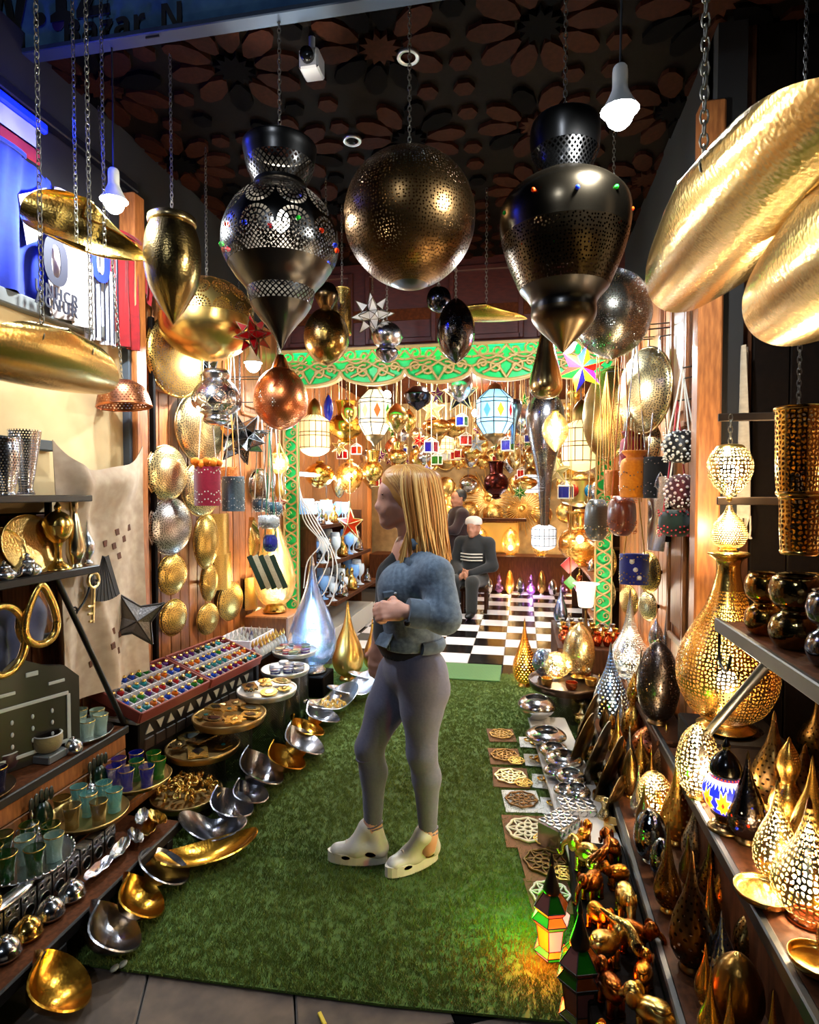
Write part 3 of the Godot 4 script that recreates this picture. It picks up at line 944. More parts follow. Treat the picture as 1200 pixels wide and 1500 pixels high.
func archway() -> void:
	var green := plain(Color(0.03, 0.72, 0.36), 0.35)
	var tan_m := plain(Color(0.66, 0.55, 0.33), 0.4)
	var w := 0.586
	var bow := func(x: float) -> float: return -0.2 - 0.115 * sqrt(maxf(0.0, 1.0 - pow(x / (w * 0.5), 2.0)))
	var fret := Shape.new()
	for sgn in [-1.0, 1.0]:
		var t := Transform3D(Basis().scaled(v3(sgn, 1, 1)), Vector3.ZERO)
		for c in [spiral(Vector2(0.2, -0.06), 0.06, 0.012, 0.4, 1.3), spiral(Vector2(0.085, -0.2), 0.062, 0.012, 2.0, -1.3), spiral(Vector2(0.2, -0.17), 0.05, 0.01, -1.0, 1.2), spiral(Vector2(0.07, -0.07), 0.05, 0.012, 3.6, 1.2)]:
			var pts := []
			for p in c:
				pts.append(t * p)
			fret.tube(pts, 0.008, 4, false, 1.6)
		for c in [[v3(0, -0.02, 0), v3(0.09, -0.11, 0), v3(0.19, -0.12, 0), v3(0.29, -0.03, 0)], [v3(0, -0.3, 0), v3(0.07, -0.2, 0), v3(0.17, -0.16, 0), v3(0.29, -0.19, 0)], [v3(0, -0.14, 0), v3(0.12, -0.09, 0), v3(0.29, -0.11, 0)], [v3(0, -0.14, 0), v3(0.12, -0.21, 0), v3(0.2, -0.25, 0)]]:
			var pts2 := []
			for p in curve(c):
				pts2.append(t * p)
			fret.tube(pts2, 0.008, 4, false, 1.6)
	var rim := Shape.new()
	var sk := Shape.new()
	var back := PackedVector2Array([Vector2(-w / 2, 0), Vector2(w / 2, 0)])
	for k in 13:
		back.append(Vector2(w / 2 - w * k / 12.0, bow.call(w / 2 - w * k / 12.0)))
	var edge := []
	for k in 25:
		var x := -w / 2 + w * k / 24.0
		edge.append(v3(x, bow.call(x), 0))
	rim.tube(edge, 0.016, 6)
	rim.box(v3(0, 0, 0), v3(w, 0.028, 0.026), 0.005)
	for k in 24:
		var a: Vector3 = edge[k]
		var b: Vector3 = edge[k + 1]
		sk.face([a, b, b - v3(0, 0, 0.12), a - v3(0, 0, 0.12)], -(b - a).cross(Vector3.BACK).normalized())
		sk.face([a + v3(0, 0.012, 0), b + v3(0, 0.012, 0), b - v3(0, -0.012, 0.12), a - v3(0, -0.012, 0.12)], (b - a).cross(Vector3.BACK).normalized())
	var o := thing("fretwork_valance", "scalloped golden fretwork valance backed in green over the shop entrance", "valance", v3(-0.735, 2.84, -5.2))
	var rim_m := rim.mesh()
	var fret_m := fret.mesh()
	var back_m := Shape.new().prism(back, 0.012).mesh()
	var sk_m := sk.mesh()
	for k in 5:
		var x := (k - 2) * w
		part(o, "green_panel", back_m, green, T(x, 0, -0.045))
		var s := part(o, "scallop", rim_m, tan_m, T(x, 0, 0))
		part(s, "fretwork", fret_m, tan_m)
		part(s, "soffit", sk_m, tan_m)
	var l := AreaLight3D.new()
	l.name = "light"
	l.light_color = Color(0.1, 1.0, 0.5)
	l.light_energy = 0.6
	l.area_size = Vector2(2.9, 0.02)
	l.shadow_enabled = true
	o.add_child(l)
	l.position = v3(0, -0.024, -0.02)
	l.rotation_degrees = v3(-90, 0, 0)
	part(o, "led_tube", Shape.new().box(v3(0, -0.018, -0.02), v3(2.9, 0.006, 0.012), 0.001).mesh(), glow(Color(0.1, 1.0, 0.5), 2.0))
	# upright strips
	var leaf := Shape.new()
	for k in 9:
		var y := 0.12 * k
		for sgn in [-1.0, 1.0]:
			leaf.tube(curve([v3(0, y, 0), v3(0.05 * sgn, y + 0.03, 0), v3(0.055 * sgn, y + 0.08, 0), v3(0, y + 0.12, 0)]), 0.006, 4, false, 1.6)
		leaf.tube(spiral(Vector2(0.025 if k % 2 else -0.025, y + 0.06), 0.03, 0.008, 0.0, 1.2), 0.005, 4)
	for sgn in [-1.0, 1.0]:
		leaf.box(v3(0.066 * sgn, 0.55, 0), v3(0.012, 1.15, 0.03), 0.003)
	var leaf_m := leaf.mesh()
	for e in [[-2.1, "narrow green backed fretwork strip down the left side of the entrance", -0.006], [0.66, "narrow green backed fretwork strip down the right side of the entrance", 0.0]]:
		var st := thing("fretwork_strip", e[1], "fretwork strip", v3(e[0], 0.35, -5.22))
		part(st, "green_panel", Shape.new().box(v3(0, 1.1, -0.045), v3(0.13, 2.2, 0.012)).mesh(), green)
		for k in 2:
			part(st, "fretwork", leaf_m, tan_m, T(0, 1.1 * k, 0))

# ---------------------------------------------------------------- turned goods
var STYLE := {
	"tear": [0.5, [0.42, 0.06, 0.7, 0.1, 0.92, 0.17, 1, 0.26, 0.95, 0.35, 0.8, 0.45, 0.6, 0.55, 0.4, 0.64, 0.26, 0.73, 0.16, 0.82, 0.1, 0.9], 0.1],
	"onion": [0.5, [0.42, 0.06, 0.8, 0.11, 1, 0.24, 0.98, 0.36, 0.82, 0.48, 0.52, 0.58, 0.28, 0.67, 0.16, 0.77, 0.09, 0.89], 0.09],
	"spire": [0.5, [0.4, 0.05, 0.8, 0.1, 1, 0.2, 0.85, 0.32, 0.55, 0.44, 0.33, 0.56, 0.2, 0.68, 0.12, 0.8, 0.07, 0.9], 0.07],
	"egg": [0.45, [0.4, 0.05, 0.75, 0.14, 0.97, 0.34, 1, 0.48, 0.9, 0.66, 0.65, 0.83, 0.35, 0.93, 0.16, 0.97], 0.16],
	"gourd": [0.55, [0.45, 0.05, 0.85, 0.13, 1, 0.27, 0.85, 0.41, 0.5, 0.5, 0.36, 0.55, 0.5, 0.62, 0.62, 0.71, 0.5, 0.82, 0.25, 0.91, 0.12, 0.95], 0.12],
	"ball": [0.4, [0.3, 0.06, 0.7, 0.14, 0.97, 0.36, 1, 0.52, 0.88, 0.74, 0.55, 0.91, 0.3, 0.97, 0.2, 0.99], 0.2],
}

func stand(called: String, label: String, at: Vector3, h: float, r: float, style: String, body: Material, base: Material, lit := 0.0, group := "", tile := 0.09, category := "lamp", warm := Color(1.0, 0.9, 0.72)) -> Node3D:
	var o := thing(called, label, category, at, 0.0, group)
	var e: Array = STYLE[style]
	var seg := 18 if r < 0.05 else (26 if r < 0.12 else 40)
	var sub := 2 if r < 0.05 else 4
	var y0: float = e[1][1] * h
	part(o, "base", Shape.new().lathe(prof([0, 0, e[0], 0, e[0] * 1.15, y0 / h * 0.25, e[0], y0 / h * 0.6, e[1][0], y0 / h], r, h), seg).mesh(), base)
	part(o, "shade", Shape.new().lathe(smooth(prof(e[1], r, h), sub), seg, tile).mesh(), body)
	var yt: float = e[1][-1]
	part(o, "finial", Shape.new().lathe(prof([e[2], yt, e[2] * 0.75, yt + (1 - yt) * 0.5, 0, 1], r, h), 12).mesh(), base)
	if lit > 0.0:
		bulb(o, v3(0, h * 0.27, 0), clampf(r * 0.28, 0.018, 0.05), warm, 14.0, lit)
	return o

func cup_mesh(r: float, h: float, foot := 0.7, wall := 0.08) -> ArrayMesh:
	var key := "cup_%.3f_%.3f_%s" % [r, h, foot]
	if not store.has(key):
		store[key] = Shape.new().lathe(prof([0, 0, foot, 0, foot, 0, foot * 0.98, 0.25, 0.85, 0.6, 1, 1, 1, 1, 1 - wall, 1, 1 - wall, 1, 0.8, 0.6, foot * 0.85, 0.2, 0, 0.12], r, h), 14).mesh()
	return store[key]

func vessel(called: String, label: String, cat: String, at: Vector3, r: float, h: float, flat: Array, m: Material, group := "", seg := 28, tile := 0.08) -> MeshInstance3D:
	return solo(called, Shape.new().lathe(smooth(prof(flat, r, h), 3), seg, tile).mesh(), m, label, cat, Transform3D(Basis(), at), group)

func tray(called: String, label: String, at: Vector3, r: float, m: Material, beads := false, squash := 1.0) -> Node3D:
	var o := thing(called, label, "tray", at)
	part(o, "plate", Shape.new().lathe(prof([0, 0, 0.9, 0, 1, 0.018 / r, 1.02, 0.022 / r, 1, 0.026 / r, 0.88, 0.008 / r, 0, 0.006 / r], r, r), 36, 0.1, 0, 0.0, Transform3D(Basis().scaled(v3(squash, 1, 1)), Vector3.ZERO)).mesh(), m)
	if beads:
		var s := Shape.new()
		for k in 40:
			var a := TAU * k / 40.0
			s.ball(v3(cos(a) * r * squash, 0.026, sin(a) * r), Vector3.ONE * r * 0.035, 6)
		part(o, "beaded_rim", s.mesh(), m)
	return o

func pot(called: String, label: String, at: Vector3, r: float, m: Material, turn := 0.0, spire := 1.0) -> Node3D:
	var o := thing(called, label, "teapot", at, turn)
	part(o, "body", Shape.new().lathe(smooth(prof([0.5, 0, 0.55, 0.03, 0.7, 0.1, 1, 0.55, 0.92, 0.9, 0.6, 1.2, 0.52, 1.3], r, r), 3), 22).mesh(), m)
	part(o, "lid", Shape.new().lathe(smooth(prof([0.55, 1.3, 0.5, 1.45, 0.25, 1.6, 0.12, 1.65 + 0.2 * spire, 0.2, 1.7 + 0.3 * spire, 0.06, 1.75 + 0.5 * spire, 0, 1.8 + 0.6 * spire], r, r), 3), 16).mesh(), m)
	part(o, "spout", Shape.new().tube(curve([v3(0.8, 0.5, 0) * r, v3(1.3, 0.7, 0) * r, v3(1.45, 1.3, 0) * r, v3(1.65, 1.5, 0) * r]), r * 0.14, 8).mesh(), m)
	part(o, "handle", Shape.new().tube(curve([v3(-0.75, 1.15, 0) * r, v3(-1.4, 1.25, 0) * r, v3(-1.5, 0.7, 0) * r, v3(-0.9, 0.35, 0) * r]), r * 0.09, 6).mesh(), m)
	return o

func shell_bowl(label: String, at: Vector3, r: float, m: Material, turn: float, tilt: float, style := "peak", group := "hammered bowls along the carpet") -> Node3D:
	var o := thing("shell_bowl", label, "bowl", at, 0.0, group)
	var f := func(u: float, w: float) -> Vector3:
		var a := u * TAU
		var back := exp(-pow((u - 0.5) / 0.09, 2.0))
		var rr := r * w
		var y := r * 0.62 * pow(w, 2.2)
		match style:
			"peak":
				rr *= 1.0 - 0.3 * back * w
				y += r * 0.5 * back * w * w - r * 0.06 * exp(-pow((fposmod(u + 0.5, 1.0) - 0.5) / 0.12, 2.0)) * w
			"fold":
				var c2 := cos(2.0 * a)
				rr *= 1.0 + 0.25 * c2 * w
				y += r * 0.22 * c2 * w * w
			"boat":
				return v3(cos(a) * rr * 1.5, y * 0.6 + r * 0.25 * pow(absf(cos(a)), 3.0) * w * w, sin(a) * rr * 0.62)
		return v3(cos(a) * rr, y, sin(a) * rr)
	var q := Basis(Vector3.UP, turn) * Basis(Vector3.BACK, tilt)
	var low := 0.0
	for k in 24:
		for j in 5:
			low = minf(low, (q * f.call(k / 24.0, j / 4.0)).y)
	part(o, "bowl", Shape.new().grid(40, 12, f, true, 0.006, true, Vector2(4, 2)).mesh(), m, Transform3D(q, v3(0, -low + 0.009, 0)))
	return o

func jersey(label: String, at: Vector3, w: float, h: float, m: Material, phase: float) -> Node3D:
	# hung on the wall x = at.x, shoulders at the top, seen from +x
	var o := thing("football_jersey", label, "shirt", at, 0.0, "jerseys above the cream board")
	var f := func(u: float, k: float) -> Vector3:
		var z := (0.5 - u) * w
		return v3(0.03 + 0.018 * sin(u * 14.0 + phase) * (0.3 + k) + 0.006 * sin(u * 31.0 + k * 5.0), -k * h - (0.05 * pow(absf(u - 0.5) * 2.0, 2.0)) * (1.0 - k), z)
	part(o, "torso", Shape.new().grid(24, 12, f, true, 0.004).mesh(), m)
	for s in [-1.0, 1.0]:
		var g := func(u: float, k: float) -> Vector3:
			return v3(0.025 + 0.012 * sin(u * 9.0 + phase), -0.04 - u * 0.14 - k * 0.2 + u * 0.05, s * (w * 0.5 + u * 0.13 * (1.0 - 0.3 * k)))
		part(o, "sleeve", Shape.new().grid(8, 6, g, s > 0, 0.004).mesh(), m)
	var ring := []
	for k in 12:
		var a := TAU * k / 12.0
		ring.append(v3(0.035 + 0.02 * cos(a), -0.012, 0.09 * sin(a)))
	part(o, "collar", Shape.new().tube(ring, 0.009, 5, true).mesh(), m)
	return o

func words(parent: Node, text: String, size: float, m: Material, at: Transform3D, bold := true) -> void:
	var t := TextMesh.new()
	t.text = text
	var f := SystemFont.new()
	f.font_names = PackedStringArray(["Droid Sans"])
	f.font_weight = 700 if bold else 400
	t.font = f
	t.font_size = 64
	t.pixel_size = size / 64.0
	t.depth = 0.004
	part(parent, "lettering", t, m, at)

func left_front() -> void:
	var side := rot(v3(0, 90, 0))
	# sign over the front
	var sg := thing("shop_sign", "dark blue painted shop sign with lettering at the top left corner", "sign", v3(-0.9, 3.57, -2.45))
	part(sg, "board", Shape.new().box(v3(0, 0.45, 0), v3(3.6, 0.9, 0.05), 0.004).mesh(), cloth(Color(0.16, 0.3, 0.46), Color(0.26, 0.42, 0.56), 1.5))
	part(sg, "frame", Shape.new().box(v3(0, -0.012, 0.012), v3(3.6, 0.025, 0.07), 0.004).mesh(), plain(Color(0.25, 0.3, 0.36), 0.4, 0.5))
	words(sg, "Bazar_N", 0.155, plain(Color(0.02, 0.02, 0.03), 0.6), Transform3D(Basis(), v3(-1.742, 3.61, -2.415) - v3(-0.9, 3.57, -2.45)))
	words(sg, "w.IZ", 0.34, plain(Color(0.02, 0.02, 0.03), 0.6), Transform3D(Basis(), v3(-2.137, 3.785, -2.415) - v3(-0.9, 3.57, -2.45)))
	part(sg, "round_mark", Shape.new().lathe(prof([0, 0, 0.03, 0, 0.03, 0.004, 0, 0.004]), 16, 0.1, 0, 0.0, Transform3D(rot(v3(90, 0, 0)), v3(-2.063, 3.661, -2.423) - v3(-0.9, 3.57, -2.45))).mesh(), plain(Color(0.16, 0.06, 0.3), 0.5))
	# jerseys
	var jb := jersey("bright blue jersey hanging at the left edge above the cream board", v3(-2.2, 3.05, -2.24), 0.42, 0.62, cloth(Color(0.02, 0.1, 0.5), Color(0.03, 0.16, 0.62), 3.0), 0.4)
	part(jb, "red_hem", Shape.new().box(v3(0.045, 0.02, 0.02), v3(0.01, 0.07, 0.36), 0.003).mesh(), plain(Color(0.5, 0.03, 0.05), 0.9))
	part(jb, "white_yoke", Shape.new().box(v3(0.045, 0.09, 0.03), v3(0.01, 0.1, 0.34), 0.003).mesh(), plain(Color(0.7, 0.68, 0.7), 0.9))
	var jw := jersey("white jersey with dark lettering and number, second from the left", v3(-2.17, 2.98, -2.56), 0.3, 0.6, cloth(Color(0.62, 0.57, 0.54), Color(0.7, 0.65, 0.61), 3.0), 1.6)
	var ink := plain(Color(0.05, 0.05, 0.12), 0.8)
	words(jw, "UNHCR", 0.075, ink, Transform3D(side, v3(-2.1, 2.468, -2.428) - jw.position))
	words(jw, "ACNUR", 0.075, ink, Transform3D(side, v3(-2.1, 2.418, -2.427) - jw.position))
	words(jw, "0", 0.3, ink, Transform3D(side, v3(-2.1, 2.608, -2.424) - jw.position))
	var js := jersey("white striped jersey with a blue number, beside the lettered one", v3(-2.19, 2.98, -2.8), 0.24, 0.64, cloth(Color(0.68, 0.68, 0.74), Color(0.78, 0.78, 0.82), 3.0), 3.0)
	for k in 6:
		part(js, "stripe", Shape.new().box(v3(0.052, -0.34, -0.1 + 0.034 * k), v3(0.006, 0.58, 0.004)).mesh(), ink)
	words(js, "0", 0.3, plain(Color(0.05, 0.15, 0.75), 0.8), Transform3D(side, v3(0.058, -0.24, 0.04)))
	jersey("deep red jersey hanging nearest the wooden post", v3(-2.18, 2.98, -3.02), 0.2, 0.62, cloth(Color(0.42, 0.01, 0.03), Color(0.55, 0.02, 0.04), 3.0), 4.0)
	var led := thing("led_sign", "bright blue glowing bar over the jerseys at the left edge", "light", v3(-2.16, 3.22, -2.3))
	part(led, "tube", Shape.new().box(Vector3.ZERO, v3(0.03, 0.045, 0.3), 0.01).mesh(), glow(Color(0.02, 0.12, 1.0), 2.2))
	lamp_light(led, v3(0.22, -0.1, 0), Color(0.05, 0.18, 1.0), 0.35, 0.05)
	solo("steel_rail", Shape.new().box(Vector3.ZERO, v3(0.05, 0.05, 1.9), 0.006).mesh(), plain(Color(0.12, 0.12, 0.14), 0.4, 0.6), "dark steel rail along the wall above the jerseys", "rail", T(-2.2, 3.3, -2.2))
	# cloth with woven squares
	var cl := thing("hanging_cloth", "cream woven cloth with small brown squares hanging by its two corners", "cloth", v3(-2.12, 0, 0))
	var f := func(u: float, w: float) -> Vector3:
		var z := lerpf(-2.37, -3.03, u)
		var topy := lerpf(1.8, 1.83, u) - 0.15 * sin(PI * pow(u, 0.9)) - 0.02 * sin(u * 9.0)
		var y := lerpf(topy, 0.56, w)
		var sag := 0.07 * exp(-pow((w - 0.06) / 0.09, 2.0)) * sin(PI * u)
		return v3(0.03 + sag + 0.025 * sin(u * 11.0 + w * 2.5) * (0.25 + 0.75 * w) + 0.03 * exp(-pow((u - 0.18 - w * 0.35) / 0.07, 2.0)), y, z - 0.03 * w * (1.0 - u))
	var linen := cloth(Color(0.6, 0.5, 0.4), Color(0.74, 0.66, 0.55), 2.0)
	part(cl, "sheet", Shape.new().grid(40, 44, f, false, 0.004).mesh(), linen)
	var sq := Shape.new().box(Vector3.ZERO, v3(0.006, 0.034, 0.03), 0.002).mesh()
	for e in [[0.62, 0.3], [0.7, 0.34], [0.58, 0.36], [0.78, 0.3], [0.63, 0.41], [0.5, 0.34], [0.5, 0.74], [0.6, 0.77], [0.47, 0.8], [0.56, 0.84], [0.33, 0.86]]:
		part(cl, "woven_square", sq, plain(Color(0.34, 0.2, 0.12), 0.9), Transform3D(rot(v3(12, 0, 0)), f.call(e[0], e[1]) + v3(0.003, 0, 0)))
	# shelves with a scroll bracket and brace
	var black := plain(Color(0.025, 0.025, 0.028), 0.4, 0.5)
	var sh := thing("goods_shelf", "dark two level wall shelf holding pierced vases, pots and ewers", "shelf", v3(-2.1, 0, 0))
	part(sh, "upper_board", Shape.new().box(v3(0, 1.535, -2.0), v3(0.22, 0.03, 1.0), 0.004).mesh(), plain(Color(0.05, 0.045, 0.045), 0.35))
	part(sh, "lower_board", Shape.new().box(v3(0, 1.2, -2.02), v3(0.22, 0.025, 1.02), 0.004).mesh(), store.brown[1])
	part(sh, "front_rail", Shape.new().box(v3(0.11, 1.2, -2.02), v3(0.02, 0.035, 1.02), 0.004).mesh(), black)
	for z in [-1.75, -2.44]:
		part(sh, "upright", Shape.new().box(v3(-0.08, 1.36, z), v3(0.03, 0.32, 0.02), 0.003).mesh(), black)
	part(sh, "brace", Shape.new().tube([v3(0.1, 1.2, -2.27), v3(0.18, 0.43, -2.6)], 0.013, 6).mesh(), black)
	part(sh, "scroll_bracket", Shape.new().tube(curve([v3(0.1, 1.18, -2.5), v3(0.1, 1.08, -2.46), v3(0.1, 1.02, -2.4)]) + spiral(Vector2(0, 0), 0.0, 0.0, 0, 0).slice(0, 0), 0.005, 5).tube(curl(v3(0.1, 1.12, -2.52), 0.03), 0.005, 5).tube(curl(v3(0.1, 1.02, -2.38), 0.025), 0.005, 5).mesh(), black)
	var silver := metal(SILVER, 0.22)
	var silver_h := metal(Color(0.82, 0.83, 0.85), 0.2, "dots")
	for e in [[v3(-2.08, 1.546, -2.105), 0.242, 0.056, "stout pierced silver vase at the left end of the top shelf", [0.6, 0, 0.7, 0.03, 0.62, 0.1, 0.85, 0.35, 1, 0.7, 0.9, 0.95, 1, 1]], [v3(-2.1, 1.554, -2.229), 0.28, 0.065, "tall pierced silver vase flaring upward on the top shelf", [0.45, 0, 0.5, 0.04, 0.42, 0.1, 0.6, 0.35, 0.85, 0.75, 1, 0.98]]]:
		vessel("pierced_vase", e[3], "vase", e[0], e[2], e[1], e[4], silver_h, "", 28, 0.09)
	var st := thing("filigree_stand", "small silver filigree arch between the pierced vases on the top shelf", "ornament", v3(-2.16, 1.545, -2.252))
	part(st, "arch", Shape.new().tube(curve([v3(0, 0.02, -0.05), v3(0, 0.16, -0.06), v3(0, 0.26, 0), v3(0, 0.16, 0.06), v3(0, 0.02, 0.05)]), 0.008, 6).tube(curl(v3(0, 0.16, 0), 0.03), 0.005, 5).box(v3(0, 0.008, 0), v3(0.05, 0.016, 0.14), 0.004).mesh(), silver)
	for e in [[v3(-2.1, 1.203, -2.257), 0.13, "oval engraved brass tray leaning at the back of the lower shelf", 1.2], [v3(-2.1, 1.195, -2.109), 0.11, "round brass tray leaning at the left end of the lower shelf", 1.0]]:
		var o := tray("engraved_tray", e[2], e[0] + v3(-0.02, e[1], 0), e[1], metal(BRASS, 0.3, "", 0.6), false, e[3])
		o.basis = Basis(Vector3.UP, PI / 2) * Basis(Vector3.RIGHT, 1.35)
	var urn := thing("incense_burner", "tall gold incense burner with domed lid on the lower shelf", "incense burner", v3(-2.06, 1.206, -2.36))
	part(urn, "foot", Shape.new().lathe(smooth(prof([0.05, 0, 0.056, 0.012, 0.04, 0.03, 0.018, 0.05, 0.014, 0.1, 0.022, 0.13]), 3), 24).mesh(), metal(GOLD, 0.2))
	part(urn, "bowl", Shape.new().lathe(smooth(prof([0.022, 0.13, 0.05, 0.16, 0.062, 0.2, 0.064, 0.21]), 3), 24, 0.1, 10, 0.05).mesh(), metal(GOLD, 0.2))
	part(urn, "lid", Shape.new().lathe(smooth(prof([0.064, 0.21, 0.055, 0.24, 0.03, 0.265, 0.012, 0.275, 0.016, 0.29, 0.006, 0.31, 0, 0.33]), 3), 24).mesh(), metal(GOLD, 0.2))
	vessel("rosewater_bottle", "silver and gold ribbed bottle with oval stopper on the lower shelf", "bottle", v3(-2.06, 1.206, -2.461), 0.045, 0.34, [0.7, 0, 0.75, 0.03, 0.6, 0.08, 0.95, 0.2, 1, 0.33, 0.8, 0.5, 0.5, 0.68, 0.35, 0.74, 0.3, 0.78, 0.42, 0.86, 0.3, 0.96, 0, 1], metal(Color(0.84, 0.78, 0.62), 0.2))
	vessel("rosewater_sprinkler", "slim silver sprinkler with a long neck at the end of the lower shelf", "bottle", v3(-2.06, 1.219, -2.542), 0.034, 0.31, [0.7, 0, 0.7, 0.03, 0.4, 0.07, 0.9, 0.18, 1, 0.3, 0.6, 0.4, 0.25, 0.5, 0.15, 0.7, 0.1, 0.9, 0.2, 0.95, 0, 1], silver)
	pot("silver_teapot", "round silver teapot on little feet, standing on the lower shelf", v3(-2.03, 1.202, -2.153), 0.055, metal(SILVER, 0.25, "", 0.4), 2.6, 0.4)
	pot("silver_teapot", "small silver pot cut by the left edge, on the lower shelf", v3(-2.02, 1.206, -2.029), 0.045, metal(SILVER, 0.25), 0.4, 0.3)
	# mirrors and inlaid panel below
	var mir := metal(Color(0.86, 0.87, 0.88), 0.03)
	for e in [[v3(-2, 1.048, -2.181), 0.085, 0.125, "drop shaped mirror in a thick gold frame hanging below the shelf", 1.6], [v3(-2.06, 0.967, -2.05), 0.1, 0.14, "rounded gold framed mirror cut by the left edge, below the shelf", 1.0]]:
		var o := thing("gold_mirror", e[3], "mirror", e[0], 0.0)
		var out := []
		var poly := PackedVector2Array()
		for k in 36:
			var a := TAU * k / 36.0
			var x: float = cos(a) * e[1] * (0.72 - 0.34 * sin(a) if e[4] > 1.2 else 0.9)
			poly.append(Vector2(x, sin(a) * e[2]))
			out.append(side * v3(x, sin(a) * e[2], 0.012))
		part(o, "glass", Shape.new().prism(poly, 0.01, Transform3D(side, Vector3.ZERO)).mesh(), mir)
		part(o, "frame", Shape.new().tube(out, 0.016, 8, true).mesh(), metal(GOLD, 0.25, "", 0.5))
		o.rotation.y = -0.3
	var pan := thing("inlaid_screen", "dark arched wooden panel inlaid with mother of pearl under the mirrors", "panel", v3(-2.05, 0.425, -2.16), -0.35)
	var arch := PackedVector2Array([Vector2(-0.2, 0), Vector2(0.2, 0), Vector2(0.2, 0.32), Vector2(0.14, 0.38), Vector2(0.06, 0.4), Vector2(-0.06, 0.46), Vector2(-0.14, 0.4), Vector2(-0.2, 0.32)])
	part(pan, "board", Shape.new().prism(arch, 0.04, Transform3D(side, Vector3.ZERO)).mesh(), plain(Color(0.045, 0.025, 0.018), 0.35))
	var pearl := plain(Color(0.68, 0.68, 0.64), 0.25)
	for e in [[0, 0.05, 0.3, 0.016], [0, 0.26, 0.3, 0.016], [-0.15, 0.155, 0.016, 0.2], [0.15, 0.155, 0.016, 0.2], [-0.1, 0.32, 0.07, 0.014], [0.1, 0.32, 0.07, 0.014], [0, 0.38, 0.05, 0.02]]:
		part(pan, "pearl_strip", Shape.new().box(v3(0.043, e[1], -e[0]), v3(0.006, e[3], e[2]), 0.002).mesh(), pearl)
	for k in 9:
		part(pan, "pearl_chip", Shape.new().ball(v3(0.042, 0.1 + 0.05 * (k / 3), -0.08 + 0.08 * (k % 3)), v3(0.004, 0.011, 0.007), 8).mesh(), pearl)
	var key := thing("brass_key", "large ornamental brass key hanging before the cream cloth", "ornament", v3(-2, 1.146, -2.506))
	part(key, "bow", Shape.new().tube(curl_ring(Vector3.ZERO, 0.035), 0.009, 6, true).mesh(), metal(PALE, 0.3))
	part(key, "shaft", Shape.new().tube([v3(0, -0.035, 0), v3(0, -0.2, 0.01)], 0.009, 8).mesh(), metal(PALE, 0.3))
	for k in 3:
		part(key, "tooth", Shape.new().box(v3(0, -0.12 - 0.035 * k, 0.02), v3(0.012, 0.012, 0.05 - 0.01 * k), 0.003).mesh(), metal(PALE, 0.3))
	var fan := thing("black_fan", "black pleated leather fan hanging in front of the cream cloth", "fan", v3(-2.03, 1.247, -2.623))
	for k in 7:
		var a := -0.35 + 0.12 * k
		part(fan, "blade", Shape.new().box(v3(0.002 * k, -0.11 * cos(a), -0.11 * sin(a) + 0.0), v3(0.004, 0.22, 0.03), 0.0, Basis(Vector3.RIGHT, a)).mesh(), plain(Color(0.015, 0.015, 0.017), 0.5))
	var fs := flat_star("metal_star", "dark grey hammered metal star hanging at the edge of the cream cloth", v3(-2.02, 0.885, -2.851), 0.16, metal(Color(0.42, 0.4, 0.38), 0.4, "", 0.8), metal(Color(0.3, 0.28, 0.26), 0.4), "", 4, 0.7, 1.2)
	fs.rotation.z = 0.5

func curl(o: Vector3, r: float) -> Array:
	var p := []
	for k in 16:
		var f := k / 15.0
		var a := TAU * 1.4 * f
		p.append(o + v3(0, sin(a), cos(a)) * r * (1.0 - 0.75 * f))
	return p

func curl_ring(o: Vector3, r: float) -> Array:
	var p := []
	for k in 14:
		var a := TAU * k / 14.0
		p.append(o + v3(0, sin(a), cos(a)) * r)
	return p

